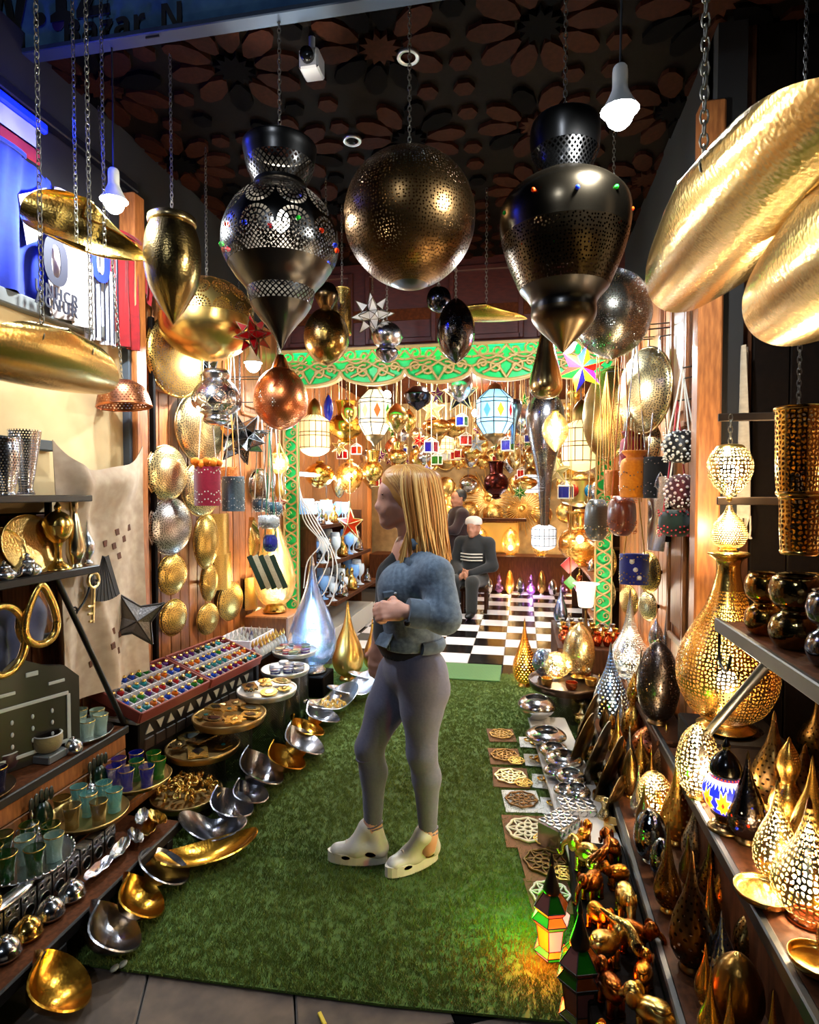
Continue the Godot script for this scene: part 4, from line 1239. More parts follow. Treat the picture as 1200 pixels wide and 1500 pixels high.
func left_steps() -> void:
	var orange: Array = store.orange
	var st := thing("display_steps", "stepped wooden display stand along the left wall loaded with trays", "display stand")
	var dk := plain(Color(0.06, 0.04, 0.03), 0.5)
	for e in [[-1.83, 0.115, -1.65, 0.74, 1.4, 0.03], [-1.95, 0.22, -1.78, 0.5, 1.64, 0.025], [-2.045, 0.41, -1.77, 0.31, 1.64, 0.025]]:
		part(st, "board", Shape.new().box(v3(e[0], e[1], e[2]), v3(e[3], e[5], e[4]), 0.006).mesh(), store.brown[2])
		part(st, "edge_strip", Shape.new().box(v3(e[0] + e[3] / 2, e[1], e[2]), v3(0.014, e[5] + 0.012, e[4]), 0.004).mesh(), dk)
	for e in [[-1.73, 0.168, -1.78, 0.08, 1.62], [-1.905, 0.315, -1.77, 0.165, 1.62]]:
		for k in 2:
			part(st, "riser", Shape.new().box(v3(e[0], e[1] - e[3] * 0.25 + e[3] * 0.5 * k, e[2]), v3(0.02, e[3] * 0.48, e[4]), 0.004).mesh(), orange[k])
	part(st, "end_panel", Shape.new().box(v3(-1.95, 0.11, -2.59), v3(0.44, 0.2, 0.02), 0.004).mesh(), orange[2])
	for k in 3:
		part(st, "foot", Shape.new().box(v3(-1.7, 0.05, -1.05 - 0.6 * k), v3(0.5, 0.1, 0.04), 0.004).mesh(), dk)
	var silver := metal(SILVER, 0.2)
	var gold := metal(GOLD, 0.25)
	# tea glasses on trays
	var sets := [
		["gold_tray", v3(-1.74, 0.234, -2.44), 0.15, metal(BRASS, 0.3, "", 0.5), false, [[Color(0.03, 0.09, 0.5), "blue", 5], [Color(0.06, 0.4, 0.08), "green", 3]], "gold tray of blue glasses at the far end of the steps"],
		["gold_tray", v3(-1.74, 0.234, -2.13), 0.15, metal(BRASS, 0.3), false, [[Color(0.35, 0.25, 0.05), "amber", 3], [Color(0.35, 0.62, 0.6), "pale aqua", 4]], "gold tray of amber and aqua glasses on the steps"],
		["beaded_tray", v3(-1.74, 0.234, -1.81), 0.155, silver, true, [[Color(0.03, 0.22, 0.04), "bottle green", 6], [Color(0.5, 0.6, 0.55), "clear", 2]], "beaded silver tray of bottle green glasses on the steps"],
		["gold_tray", v3(-1.74, 0.234, -1.49), 0.155, metal(GOLD, 0.3, "", 0.5), true, [[Color(0.3, 0.04, 0.03), "dark red", 3], [Color(0.3, 0.26, 0.08), "olive", 3]], "beaded gold tray with dark red glasses near the left edge"],
		["silver_tray", v3(-2.03, 0.424, -2.43), 0.145, silver, false, [[Color(0.6, 0.68, 0.62), "clear etched", 8]], "silver tray of clear etched glasses on the top step"],
		["brown_tray", v3(-2.03, 0.424, -1.86), 0.15, metal(Color(0.4, 0.3, 0.2), 0.3), false, [[Color(0.05, 0.25, 0.08), "dark green", 3], [Color(0.04, 0.06, 0.2), "navy", 4]], "brown tray of gilded green and navy glasses on the top step"]]
	var seed_r := RandomNumberGenerator.new()
	seed_r.seed = 9
	for e in sets:
		tray(e[0], e[6], e[1], e[2], e[3], e[4])
		var total := 0
		for c in e[5]:
			total += c[2]
		var n := 0
		for c in e[5]:
			for k in c[2]:
				var a := TAU * n / (total - 1.0) + 0.5
				var rr := 0.0 if n == total - 1 else 0.095
				var o := thing("tea_glass", "%s tea glass on the %s" % [c[1], e[6].split(" at ")[0].split(" near ")[0].split(" on ")[0]], "glass", e[1] + v3(cos(a) * rr, 0.009, sin(a) * rr), 0.0, "%s glasses on the %s" % [c[1], e[6]])
				part(o, "cup", cup_mesh(0.034, 0.09, 0.75), glass(c[0], 0.45))
				part(o, "rim", Shape.new().lathe(prof([0.0337, 0.087, 0.035, 0.09, 0.033, 0.091]), 14).mesh() if not store.has("gilt_rim") else store.gilt_rim, gold)
				n += 1
	for e in [[v3(-1.855, 0.234, -2.285), "silver teapot with a pointed lid beside the tray of blue glasses", 0.035], [v3(-1.855, 0.234, -1.965), "silver teapot with a tall pointed lid between two trays of glasses", 0.035], [v3(-1.855, 0.234, -1.645), "silver teapot with a beaded pointed lid near the bottle green glasses", 0.036]]:
		pot("pointed_teapot", e[1], e[0], e[2], metal(SILVER, 0.22, "", 0.3), 1.0, 2.2)
	pot("gold_teapot", "small gold teapot on the top step beside the clear glasses", v3(-2.13, 0.424, -2.24), 0.038, metal(GOLD, 0.22), 1.2, 1.8)
	pot("gold_teapot", "gold teapot with pointed lid on the brown tray of glasses", v3(-2.1, 0.424, -1.64), 0.04, metal(GOLD, 0.22), 1.2, 2.0)
	for e in [[v3(-2.09, 0.424, -2.08), 0.06, Color(0.2, 0.05, 0.05), "dark red candle bowl with a black and white rim on the top step"], [v3(-1.99, 0.46, -2.2), 0.058, Color(0.55, 0.48, 0.3), "cream candle bowl standing on the marble block"]]:
		var o := thing("candle_bowl", e[3], "candle holder", e[0], 0.0)
		part(o, "bowl", Shape.new().lathe(smooth(prof([0, 0, 0.55, 0, 0.9, 0.3, 1, 0.8, 0.95, 1.25, 0.88, 1.25, 0.9, 0.8, 0.7, 0.25, 0, 0.15], e[1], e[1]), 2), 24).mesh(), cloth(e[2] * 0.8, e[2], 20.0, 0.4))
		part(o, "rim", Shape.new().lathe(prof([0.94, 1.22, 1.0, 1.26, 0.94, 1.32, 0.86, 1.28], e[1], e[1]), 24).mesh(), plain(Color(0.66, 0.64, 0.6), 0.4))
	solo("marble_block", Shape.new().box(Vector3.ZERO, v3(0.11, 0.034, 0.11), 0.004).mesh(), plain(Color(0.35, 0.36, 0.35), 0.3), "grey stone block carved with zigzags under the cream candle bowl", "block", T(-1.99, 0.441, -2.2))
	vessel("domed_box", "round silver box with domed lid at the edge of the top step", "box", v3(-1.935, 0.424, -2.28), 0.04, 0.07, [0.9, 0, 1, 0.1, 1, 0.3, 0.8, 0.6, 0.4, 0.8, 0.12, 0.85, 0.16, 0.95, 0, 1], silver)
	for e in [[v3(-1.86, 0.234, -1.93 - 0.09), 0.45], [v3(-1.86, 0.234, -2.34), 0.5]]:
		var o := thing("rooster_holder", "", "ornament", e[0] + v3(0.0, 0, 0))
		o.set_meta("label", "dark green feathered ornament behind the amber glasses" if e[1] > 0.47 else "dark green feathered ornament behind the bottle green glasses")
		part(o, "body", Shape.new().lathe(smooth(prof([0.03, 0, 0.035, 0.02, 0.04, 0.05, 0.03, 0.09, 0.015, 0.11]), 3), 16).mesh(), plain(Color(0.03, 0.12, 0.05), 0.25))
		for k in 5:
			part(o, "feather", Shape.new().ball(v3(0, 0.12 + 0.006 * (2 - absi(k - 2)), -0.05 + 0.025 * k), v3(0.006, 0.03, 0.014), 8).mesh(), plain(Color(0.08, 0.1, 0.06), 0.4))
	# pierced silver blocks in a row on the lowest step
	var blk := Shape.new()
	for e in [[0.04, 0.0, 0.04, 0.039, 0.028], [0.105, -0.0195, 0.025, 0.0195, 0.011], [0.105, 0.0195, 0.025, 0.0195, 0.011]]:
		for k in 24:
			var q := []
			for w in [TAU * k / 24.0, TAU * (k + 1) / 24.0]:
				var d := Vector2(cos(w), sin(w))
				var m := 1.0 / maxf(absf(d.x) / e[3], absf(d.y) / e[2])
				q.append([v3(0.005, e[0] + d.y * e[4], e[1] + d.x * e[4]), v3(0.005, e[0] + d.y * m, e[1] + d.x * m), d])
			blk.face([q[0][0], q[0][1], q[1][1], q[1][0]], Vector3.RIGHT)
			blk.face([q[0][0], q[1][0], q[1][0] - v3(0.008, 0, 0), q[0][0] - v3(0.008, 0, 0)], v3(0, -q[0][2].y, -q[0][2].x))
	for e in [[v3(-0.02, 0.001, 0), v3(0.05, 0.002, 0.078)], [v3(-0.02, 0.129, 0), v3(0.05, 0.002, 0.078)], [v3(-0.02, 0.065, 0.038), v3(0.05, 0.13, 0.002)], [v3(-0.02, 0.065, -0.038), v3(0.05, 0.13, 0.002)], [v3(-0.044, 0.065, 0), v3(0.002, 0.13, 0.078)]]:
		blk.box(e[0], e[1])
	var rims := Shape.new()
	for e in [[0.04, 0.029, 0.0], [0.105, 0.012, -0.0195], [0.105, 0.012, 0.0195]]:
		var ring := []
		for k in 14:
			ring.append(v3(0.006, e[0] + sin(TAU * k / 14.0) * e[1], e[2] + cos(TAU * k / 14.0) * e[1]))
		rims.tube(ring, 0.003, 5, true)
	var blk_m := blk.mesh()
	var hole_m := rims.mesh()
	for k in 12:
		var o := thing("pierced_block", "silver block with three round openings in the row on the lowest step", "candle holder", v3(-1.62, 0.131, -1.36 - 0.067 * k), 0.0, "silver pierced blocks in a row")
		part(o, "block", blk_m, metal(Color(0.62, 0.62, 0.62), 0.25), Transform3D(Basis.from_scale(Vector3.ONE * 0.76), Vector3.ZERO))
		part(o, "rim", hole_m, metal(Color(0.62, 0.62, 0.62), 0.25), Transform3D(Basis.from_scale(Vector3.ONE * 0.76), Vector3.ZERO))
	solo("silver_ladle", Shape.new().ball(Vector3.ZERO, v3(0.03, 0.014, 0.09), 16).tube([v3(0, 0.005, 0.08), v3(0, 0.014, 0.22)], 0.007, 6).mesh(), silver, "long silver ladle lying on top of the row of pierced blocks", "ladle", T(-1.63, 0.245, -1.64))
	for e in [[v3(-1.527, 0.132, -1.539), SILVER, "polished silver domed cup nearest the left edge, on the lowest step"], [v3(-1.529, 0.132, -1.625), GOLD, "polished gold domed cup on the lowest step"], [v3(-1.528, 0.132, -1.719), SILVER, "polished silver domed cup next to the gold one"], [v3(-1.525, 0.132, -1.813), SILVER, "polished silver domed cup beside the white shell dishes"]]:
		vessel("domed_cup", e[2], "cup", e[0] + v3(-0.03, 0, 0), 0.045, 0.07, [0.5, 0, 0.95, 0.1, 1.05, 0.2, 1.0, 0.3, 0.85, 0.6, 0.4, 0.85, 0.2, 0.88, 0.25, 0.97, 0, 1], metal(e[1], 0.15))
	for e in [[v3(-1.527, 0.135, -1.942), "white shell dish lying over the row of domed cups", Color(0.86, 0.86, 0.92), 0.05, 0.0], [v3(-1.532, 0.135, -2.069), "silver oval dish on the edge of the lowest step", SILVER, 0.05, 0.3], [v3(-1.526, 0.135, -2.155), "second silver oval dish at the end of the pierced blocks", SILVER, 0.045, 0.9], [v3(-1.51, 0.135, -2.228), "gold slotted leaf spoon on the lowest step", GOLD, 0.05, 0.4], [v3(-1.509, 0.15, -2.275), "gold curved leaf dish beside the heap of gold pendants", GOLD, 0.05, 1.0], [v3(-1.564, 0.16, -2.251), "silver oval spoon bowl propped behind the leaf dishes", SILVER, 0.045, 0.5]]:
		var o := thing("leaf_dish", e[1], "dish", e[0] + v3(-0.02, 0, 0), e[4])
		var f := func(u: float, w: float) -> Vector3:
			var a := u * TAU
			return v3(cos(a) * w * e[3] * 0.6, 0.025 * w * w + 0.003 * sin(a * 8.0) * w, sin(a) * w * e[3] * 1.5)
		part(o, "dish", Shape.new().grid(28, 6, f, true, 0.003, true).mesh(), metal(e[2], 0.2), T(0, 0.006, 0))
	# bowls along the carpet
	var dull := metal(Color(0.6, 0.6, 0.62), 0.22, "", 0.15)
	var goldb := metal(Color(0.8, 0.58, 0.2), 0.22, "", 0.2)
	for e in [
		[-1.4, -1.5, 0.12, goldb, 0.6, -0.6, "peak", "dark gold hammered bowl nearest the pavement under the lowest step"],
		[-1.39, -1.73, 0.12, dull, 0.6, -0.6, "peak", "silver hammered bowl standing second from the pavement"],
		[-1.4, -1.9, 0.11, goldb, 0.5, -0.6, "peak", "gold hammered bowl leaning between two silver ones under the step"],
		[-1.41, -2.08, 0.11, dull, 0.5, -0.55, "round", "silver round bowl leaning under the end of the lowest step"],
		[-1.28, -2.25, 0.14, goldb, 0.7, 0.0, "boat", "flat gold boat dish with pointed ends lying on the carpet"],
		[-1.36, -2.4, 0.12, dull, 0.4, -0.2, "fold", "wide silver dish folded at one side, behind the gold boat dish"],
		[-1.38, -2.58, 0.12, dull, 0.3, -0.35, "peak", "silver dented bowl with a peak, below the heap of gold pendants"],
		[-1.34, -2.72, 0.1, dull, 0.2, -0.3, "peak", "small silver bowl tucked behind the dented one"],
		[-1.4, -2.9, 0.15, dull, 0.3, -0.5, "peak", "large smooth silver bowl with a tall peak beside the carpet"],
		[-1.32, -3.08, 0.13, goldb, 0.3, -0.4, "peak", "shiny gold bowl with a peak between two large silver ones"],
		[-1.3, -3.27, 0.15, dull, 0.3, -0.45, "peak", "large smooth silver bowl with a twisted lip beside the gold one"],
		[-1.35, -3.5, 0.13, goldb, 0.5, -0.3, "peak", "gold bowl with a curled lip under the round table of clocks"],
		[-1.33, -3.72, 0.14, dull, 0.4, -0.3, "peak", "silver bowl at the foot of the round tables, farther back"],
		[-1.3, -4.0, 0.17, metal(SILVER, 0.25), 0.9, 0.15, "fold", "silver folded dish filled with golden trinkets on the carpet"],
		[-1.22, -4.3, 0.18, metal(Color(0.86, 0.87, 0.9), 0.25), 0.9, 0.1, "fold", "wide bright silver folded dish near the end of the carpet"],
		[-1.15, -4.65, 0.19, metal(Color(0.86, 0.87, 0.9), 0.25), 0.9, 0.1, "fold", "bright silver folded dish beside the pale green mat"]]:
		shell_bowl(e[7], v3(e[0], 0.012, e[1]), e[2], e[3], e[4], e[5], e[6])
	for k in 26:
		var a := k * 2.4
		var d := 0.085 * sqrt((k + 0.5) / 26.0)
		solo("gold_trinket", trinket_mesh(), metal(GOLD, 0.25), "small gold trinket in the silver folded dish", "trinket", Transform3D(rot(v3(k * 40, k * 77, k * 25)), v3(-1.3 + cos(a) * d * 1.2, 0.075 + 0.012 * (k % 3), -4.0 + sin(a) * d)), "gold trinkets in the silver dish")

func trinket_mesh() -> ArrayMesh:
	if not store.has("trinket"):
		store.trinket = Shape.new().tube(curl(Vector3.ZERO, 0.014), 0.004, 5).ball(v3(0, 0.02, 0), v3(0.007, 0.009, 0.007), 8).mesh()
	return store.trinket

func oval(a: float, b: float, n := 20) -> PackedVector2Array:
	var p := PackedVector2Array()
	for k in n:
		p.append(Vector2(cos(TAU * k / n) * a, sin(TAU * k / n) * b))
	return p

func hand_outline(s: float) -> PackedVector2Array:
	var p := PackedVector2Array()
	for e in [[-0.5, -1], [0.5, -1], [0.75, -0.3], [1.0, 0.1], [0.8, 0.2], [0.55, -0.1], [0.5, 0.7], [0.32, 0.75], [0.25, 0.2], [0.12, 1], [-0.12, 1], [-0.25, 0.2], [-0.32, 0.75], [-0.5, 0.7], [-0.55, -0.1], [-0.8, 0.2], [-1.0, 0.1], [-0.75, -0.3]]:
		p.append(Vector2(e[0], e[1]) * s)
	return p

func ornament(label: String, at: Vector3, kind: int, s: float, m: Material, turn: float, tilt := 0.0) -> void:
	var o := thing("brass_ornament", label, "ornament", at, turn)
	var lie := Transform3D(Basis(Vector3.RIGHT, -PI / 2 + tilt), Vector3.ZERO)
	match kind:
		0:
			part(o, "frame", Shape.new().prism(oval(s * 1.4, s), 0.008, lie).mesh(), m)
			part(o, "mirror", Shape.new().prism(oval(s * 0.85, s * 0.55), 0.011, lie).mesh(), metal(Color(0.55, 0.6, 0.6), 0.08))
		1:
			part(o, "hand", Shape.new().prism(hand_outline(s), 0.008, lie).mesh(), m)
			part(o, "eye", Shape.new().prism(oval(s * 0.22, s * 0.22, 12), 0.011, lie).mesh(), plain(Color(0.05, 0.3, 0.3), 0.2))
		2:
			var q := PackedVector2Array([Vector2(-s * 1.2, -s * 0.8), Vector2(s * 1.2, -s * 0.8), Vector2(s * 1.2, s * 0.8), Vector2(-s * 1.2, s * 0.8)])
			part(o, "frame", Shape.new().prism(q, 0.009, lie).mesh(), m)
			part(o, "picture", Shape.new().prism(oval(s * 0.8, s * 0.5, 4), 0.012, lie).mesh(), plain(Color(0.03, 0.03, 0.035), 0.2))
		_:
			var st := PackedVector2Array()
			for k in 16:
				st.append(Vector2.from_angle(TAU * k / 16.0) * s * (1.15 if k % 2 else 0.85))
			part(o, "plate", Shape.new().prism(st, 0.008, lie).mesh(), m)
			part(o, "boss", Shape.new().ball(v3(0, 0.008, 0), v3(s * 0.4, 0.01, s * 0.4), 12).mesh(), m)

func drum_table(label: String, at: Vector3, r: float, top: Material) -> void:
	var o := thing("drum_table", label, "table", v3(at.x, 0.012, at.z))
	var h := at.y - 0.012
	part(o, "drum", Shape.new().lathe(prof([0.66, 0, 0.66, 0, 0.62, 0.02 / r, 0.6, h / r * 0.5, 0.62, (h - 0.03) / r], r, r), 28, 0.09).mesh(), metal(Color(0.4, 0.38, 0.36), 0.35, "diamond"))
	part(o, "top", Shape.new().lathe(prof([0, h / r - 0.16, 0.95, h / r - 0.14, 0.95, h / r - 0.14, 1, h / r - 0.02, 1.0, h / r + 0.06, 0.95, h / r + 0.05, 0.93, h / r, 0, h / r], r, r), 36).mesh(), top)

func left_goods() -> void:
	var r := RandomNumberGenerator.new()
	r.seed = 21
	# inlaid chest under the sloping trays
	var dir := v3(0.14, 0, -1.13).normalized()
	var yaw := atan2(-dir.x, -dir.z)
	var ch := thing("inlaid_chest", "dark wooden chest inlaid with pearl triangles carrying the sloping trays", "chest", v3(-1.96, 0.012, -3.2), yaw)
	part(ch, "body", Shape.new().box(v3(0, 0.2, 0), v3(0.28, 0.4, 1.04), 0.006).mesh(), plain(Color(0.06, 0.035, 0.025), 0.35))
	part(ch, "top", Shape.new().box(v3(0, 0.405, 0), v3(0.31, 0.022, 1.1), 0.005).mesh(), plain(Color(0.55, 0.53, 0.5), 0.4))
	var pearl := plain(Color(0.62, 0.58, 0.5), 0.25)
	for k in 12:
		var tri := PackedVector2Array([Vector2(-0.028, -0.022), Vector2(0.028, -0.022), Vector2(0, 0.025)])
		part(ch, "pearl_triangle", Shape.new().prism(tri, 0.005, Transform3D(rot(v3(0, 90, 0)) * Basis(Vector3.BACK, PI * (k % 2)), v3(0.14, 0.345, 0.45 - 0.08 * k))).mesh(), pearl)
		part(ch, "carved_tile", Shape.new().box(v3(0.14, 0.27, 0.45 - 0.08 * k), v3(0.012, 0.06, 0.07), 0.004).mesh(), plain(Color(0.16, 0.11, 0.08), 0.4))
	# two sloping trays with rows of tiny perfume vials
	var slope := Basis(Vector3.UP, yaw) * Basis(Vector3.BACK, -0.33)
	var red := plain(Color(0.42, 0.14, 0.09), 0.6)
	var wh := plain(Color(0.72, 0.7, 0.7), 0.6)
	var vial := Shape.new().lathe(smooth(prof([0, 0, 0.011, 0, 0.012, 0.004, 0.012, 0.022, 0.006, 0.028, 0.005, 0.031]), 2), 8).mesh()
	var cap := Shape.new().lathe(prof([0.006, 0.03, 0.007, 0.034, 0.005, 0.04, 0, 0.042]), 8).mesh()
	var tints := [[Color(0.5, 0.03, 0.05), "red"], [Color(0.22, 0.04, 0.3), "purple"], [Color(0.05, 0.35, 0.08), "green"], [Color(0.06, 0.2, 0.55), "blue"], [Color(0.65, 0.3, 0.04), "amber"], [Color(0.3, 0.04, 0.1), "wine"], [Color(0.1, 0.4, 0.42), "teal"], [Color(0.05, 0.03, 0.03), "black"]]
	for tr in 2:
		var o2 := v3(-1.95, 0.492, -3.2) + dir * (-0.28 + 0.56 * tr)
		var t := thing("sample_tray", "red edged sloping tray divided into rows of tiny perfume vials, %s" % ("nearer the shelves" if tr == 0 else "nearer the glowing lamp"), "tray", o2)
		t.basis = slope
		part(t, "floor_panel", Shape.new().box(v3(0, 0, 0), v3(0.34, 0.01, 0.54), 0.002).mesh(), wh)
		for s in [-1.0, 1.0]:
			part(t, "side", Shape.new().box(v3(0.17 * s, 0.01, 0), v3(0.012, 0.06, 0.54), 0.003).mesh(), red)
			part(t, "side", Shape.new().box(v3(0, 0.01, 0.27 * s), v3(0.34, 0.06, 0.012), 0.003).mesh(), red)
		for k in range(1, 4):
			part(t, "divider", Shape.new().box(v3(-0.17 + 0.085 * k, 0.018, 0), v3(0.004, 0.03, 0.53)).mesh(), wh)
		for k in range(1, 10):
			part(t, "divider", Shape.new().box(v3(0, 0.014, -0.27 + 0.054 * k), v3(0.33, 0.022, 0.003)).mesh(), wh)
		part(t, "prop", Shape.new().box(v3(-0.07, -0.045, 0), v3(0.16, 0.07, 0.5), 0.004).mesh(), red)
		for row in 4:
			for col in 10:
				var c: Array = tints[(row * 3 + col / 2 + tr * 5 + r.randi() % 2) % 8]
				var v := thing("perfume_vial", "tiny %s perfume vial in the %s row of the %s sloping tray" % [c[1], ["highest", "second", "third", "lowest"][row], "nearer" if tr == 0 else "farther"], "vial", o2 + slope * v3(-0.127 + 0.085 * row, 0.0075, -0.243 + 0.054 * col), 0.0, "perfume vials in the sloping trays, %s, tray %s, row %s" % [c[1], "near" if tr == 0 else "far", ["highest", "second", "third", "lowest"][row]])
				v.basis = slope
				part(v, "flask", vial, plain(c[0], 0.08), Transform3D(Basis.from_scale(v3(1.5, 1.0, 1.6)), Vector3.ZERO))
				part(v, "cap", cap, metal(GOLD, 0.25), Transform3D(Basis.from_scale(v3(1.5, 1.0, 1.6)), Vector3.ZERO))
	# clear scent bottles in a white box beyond the trays
	var bx := thing("bottle_box", "white printed cardboard box full of clear scent bottles at the wall", "box", v3(-1.99, 0.43, -4.06), 0.0)
	for e in [[0, 0.05, 0.2, 0.26, 0.1, 0.008], [0, 0.05, -0.2, 0.26, 0.1, 0.008], [0.13, 0.05, 0, 0.008, 0.1, 0.4], [-0.13, 0.05, 0, 0.008, 0.1, 0.4], [0, 0.004, 0, 0.26, 0.008, 0.4]]:
		part(bx, "side", Shape.new().box(v3(e[0], e[1], e[2]), v3(e[3], e[4], e[5]), 0.002).mesh(), plain(Color(0.8, 0.78, 0.8), 0.7))
	for k in 4:
		part(bx, "printed_mark", Shape.new().box(v3(0.136, 0.05, -0.14 + 0.09 * k), v3(0.003, 0.04, 0.02)).mesh(), plain(Color(0.4, 0.05, 0.15), 0.7))
	solo("low_table", Shape.new().box(v3(0, 0.41, 0), v3(0.42, 0.03, 0.54), 0.005).box(v3(0.18, 0.2, 0.24), v3(0.04, 0.4, 0.04), 0.004).box(v3(0.18, 0.2, -0.24), v3(0.04, 0.4, 0.04), 0.004).box(v3(-0.18, 0.2, 0.24), v3(0.04, 0.4, 0.04), 0.004).box(v3(-0.18, 0.2, -0.24), v3(0.04, 0.4, 0.04), 0.004).mesh(), plain(Color(0.2, 0.2, 0.22), 0.4), "low grey table under the white box of scent bottles", "table", T(-1.985, 0.005, -4.06))
	var flask := Shape.new().lathe(smooth(prof([0, 0, 0.02, 0, 0.024, 0.015, 0.02, 0.04, 0.008, 0.055, 0.008, 0.065]), 2), 10).mesh()
	var stop := Shape.new().lathe(smooth(prof([0.006, 0.064, 0.012, 0.075, 0.006, 0.095, 0, 0.11]), 2), 8).mesh()
	for k in 24:
		var c2 := [Color(0.75, 0.75, 0.72), Color(0.6, 0.55, 0.4), Color(0.3, 0.1, 0.2), Color(0.1, 0.12, 0.4)][0 if k % 5 else 1 + (k / 5) % 3] as Color
		var kind: String = "clear" if k % 5 else ["honey coloured", "violet", "dark blue"][(k / 5) % 3]
		var v := thing("scent_bottle", "%s scent bottle with a drop stopper standing in the white cardboard box" % kind, "bottle", v3(-1.99, 0.445, -4.06) + v3(-0.095 + 0.063 * (k % 4), 0, -0.165 + 0.066 * (k / 4)), 0.0, "%s scent bottles in the white box" % kind)
		part(v, "flask", flask, glass(c2, 0.45))
		part(v, "stopper", stop, glass(c2, 0.5))
	for k in 16:
		var v := thing("scent_bottle", "clear scent bottle with a gilt stopper standing in front of the white box", "bottle", v3(-1.83 + 0.05 * (k % 2), 0.43, -3.84 - 0.028 * k), 0.0, "scent bottles before the white box")
		part(v, "flask", flask, glass(Color(0.75, 0.75, 0.72) if k % 4 else Color(0.5, 0.08, 0.2), 0.5))
		part(v, "stopper", stop, metal(GOLD, 0.3))
	# round drum tables with ornaments
	var silver := metal(SILVER, 0.3, "", 0.3)
	var old := metal(Color(0.66, 0.54, 0.34), 0.35, "", 0.3)
	var tables := [
		["low round brass stand heaped with gold pendants beside the steps", v3(-1.6, 0.1, -2.62), 0.17, old],
		["round table of dark brass trays next to the glasses", v3(-1.66, 0.22, -2.88), 0.19, old],
		["round table crowded with gilt frames and hands", v3(-1.6, 0.32, -3.06), 0.2, old],
		["round silver topped table with gilt frames and a clock", v3(-1.53, 0.36, -3.4), 0.18, metal(SILVER, 0.4)],
		["round table with enamel boxes in blue and white", v3(-1.56, 0.38, -3.76), 0.16, metal(SILVER, 0.4)],
		["round table with many coloured enamel boxes near the silver lamp", v3(-1.62, 0.42, -4.08), 0.16, metal(SILVER, 0.4)]]
	for e in tables:
		drum_table(e[0], e[1], e[2], e[3])
	for k in 40:
		var a := k * 2.39996
		var d := 0.135 * sqrt((k + 0.5) / 40.0)
		solo("gold_pendant", trinket_mesh(), metal(GOLD, 0.22), "small curled gold pendant in the heap on the low brass stand", "pendant", Transform3D(rot(v3(k * 50, k * 31, k * 83)) * 1.25, v3(-1.6 + cos(a) * d, 0.122 + 0.03 * (1.0 - d / 0.135) + 0.012 * (k % 3), -2.62 + sin(a) * d)), "gold pendants heaped on the low brass stand")
	var names := [["oval gilt frame with a mirror", 0], ["flat gilt hand with a blue eye", 1], ["square gilt frame with a dark picture", 2], ["star shaped gilt plate", 3]]
	for t in [[1, 6, 0.06, "on the dark brass table"], [2, 8, 0.055, "on the crowded gilt table"], [3, 7, 0.05, "on the silver topped table"]]:
		var e: Array = tables[t[0]]
		for k: int in t[1]:
			var a: float = TAU * k / (t[1] - 1.0)
			var d: float = 0.0 if k == t[1] - 1 else e[2] * 0.62
			var nm: Array = names[(k + t[0]) % 4]
			ornament("%s, %s %s" % [nm[0], ["leaning", "at the front", "towards the carpet", "at the rear", "wall side", "half covered", "over the rim", "in the centre"][7 if d == 0.0 else k % 7], t[3]], v3(e[1].x + cos(a) * d, e[1].y + 0.011 + 0.007 * (k % 3) + (0.016 if d == 0.0 else 0.0), e[1].z + sin(a) * d), nm[1], t[2] * (1.0 if k % 2 else 0.8), metal([Color(0.72, 0.6, 0.32), GOLD, Color(0.55, 0.46, 0.3)][k % 3], 0.25, "", 0.5), a * 1.7, 0.05)
	var boxm := Shape.new().lathe(smooth(prof([0, 0, 0.95, 0, 1, 0.15, 1, 0.5, 0.95, 0.62, 1, 0.66, 0.9, 0.9, 0, 1], 0.034, 0.03), 2), 16).mesh()
	var knob := Shape.new().lathe(prof([0.034, 0.014, 0.0352, 0.016, 0.034, 0.02]), 16).mesh()
	for t in [[4, 9, [[Color(0.05, 0.06, 0.3), "dark blue"], [Color(0.75, 0.74, 0.76), "white"], [Color(0.3, 0.3, 0.36), "slate"]]], [5, 13, [[Color(0.5, 0.05, 0.15), "crimson"], [Color(0.06, 0.3, 0.45), "turquoise"], [Color(0.25, 0.06, 0.35), "violet"], [Color(0.55, 0.45, 0.3), "sand"], [Color(0.08, 0.1, 0.1), "black"], [Color(0.2, 0.3, 0.12), "olive"]]]]:
		var e: Array = tables[t[0]]
		for k: int in t[1]:
			var a := k * 2.39996
			var d: float = e[2] * 0.78 * sqrt((k + 0.3) / t[1])
			var c: Array = t[2][k % t[2].size()]
			var v := thing("enamel_box", "small round %s enamel box on the round table %s" % [c[1], "with blue and white boxes" if t[0] == 4 else "of many coloured boxes"], "box", e[1] + v3(cos(a) * d, 0.0 + (0.0 if k % 4 else 0.0), sin(a) * d), a, "%s enamel boxes on %s" % [c[1], e[0]])
			part(v, "box", boxm, cloth(c[0] * 0.7, c[0], 40.0, 0.25))
			part(v, "band", knob, metal(SILVER, 0.3))
	# tall glowing and silver lamps by the entrance
	solo("lamp_plinth", Shape.new().box(Vector3.ZERO, v3(0.36, 0.6, 0.36), 0.01).mesh(), store.orange[0], "square wooden plinth under the tall glowing gold lamp", "plinth", T(-1.96, 0.3, -4.52))
	stand("teardrop_lamp", "tall glowing gold teardrop lamp with a long neck by the green strip", v3(-1.96, 0.6, -4.52), 0.98, 0.165, "tear", metal(PALE, 0.25, "fine"), metal(GOLD, 0.25), 1.6, "", 0.1)
	solo("lamp_plinth", Shape.new().box(Vector3.ZERO, v3(0.26, 0.16, 0.26), 0.008).mesh(), store.dark, "low dark plinth under the blue silver teardrop lamp", "plinth", T(-1.6, 0.092, -4.4))
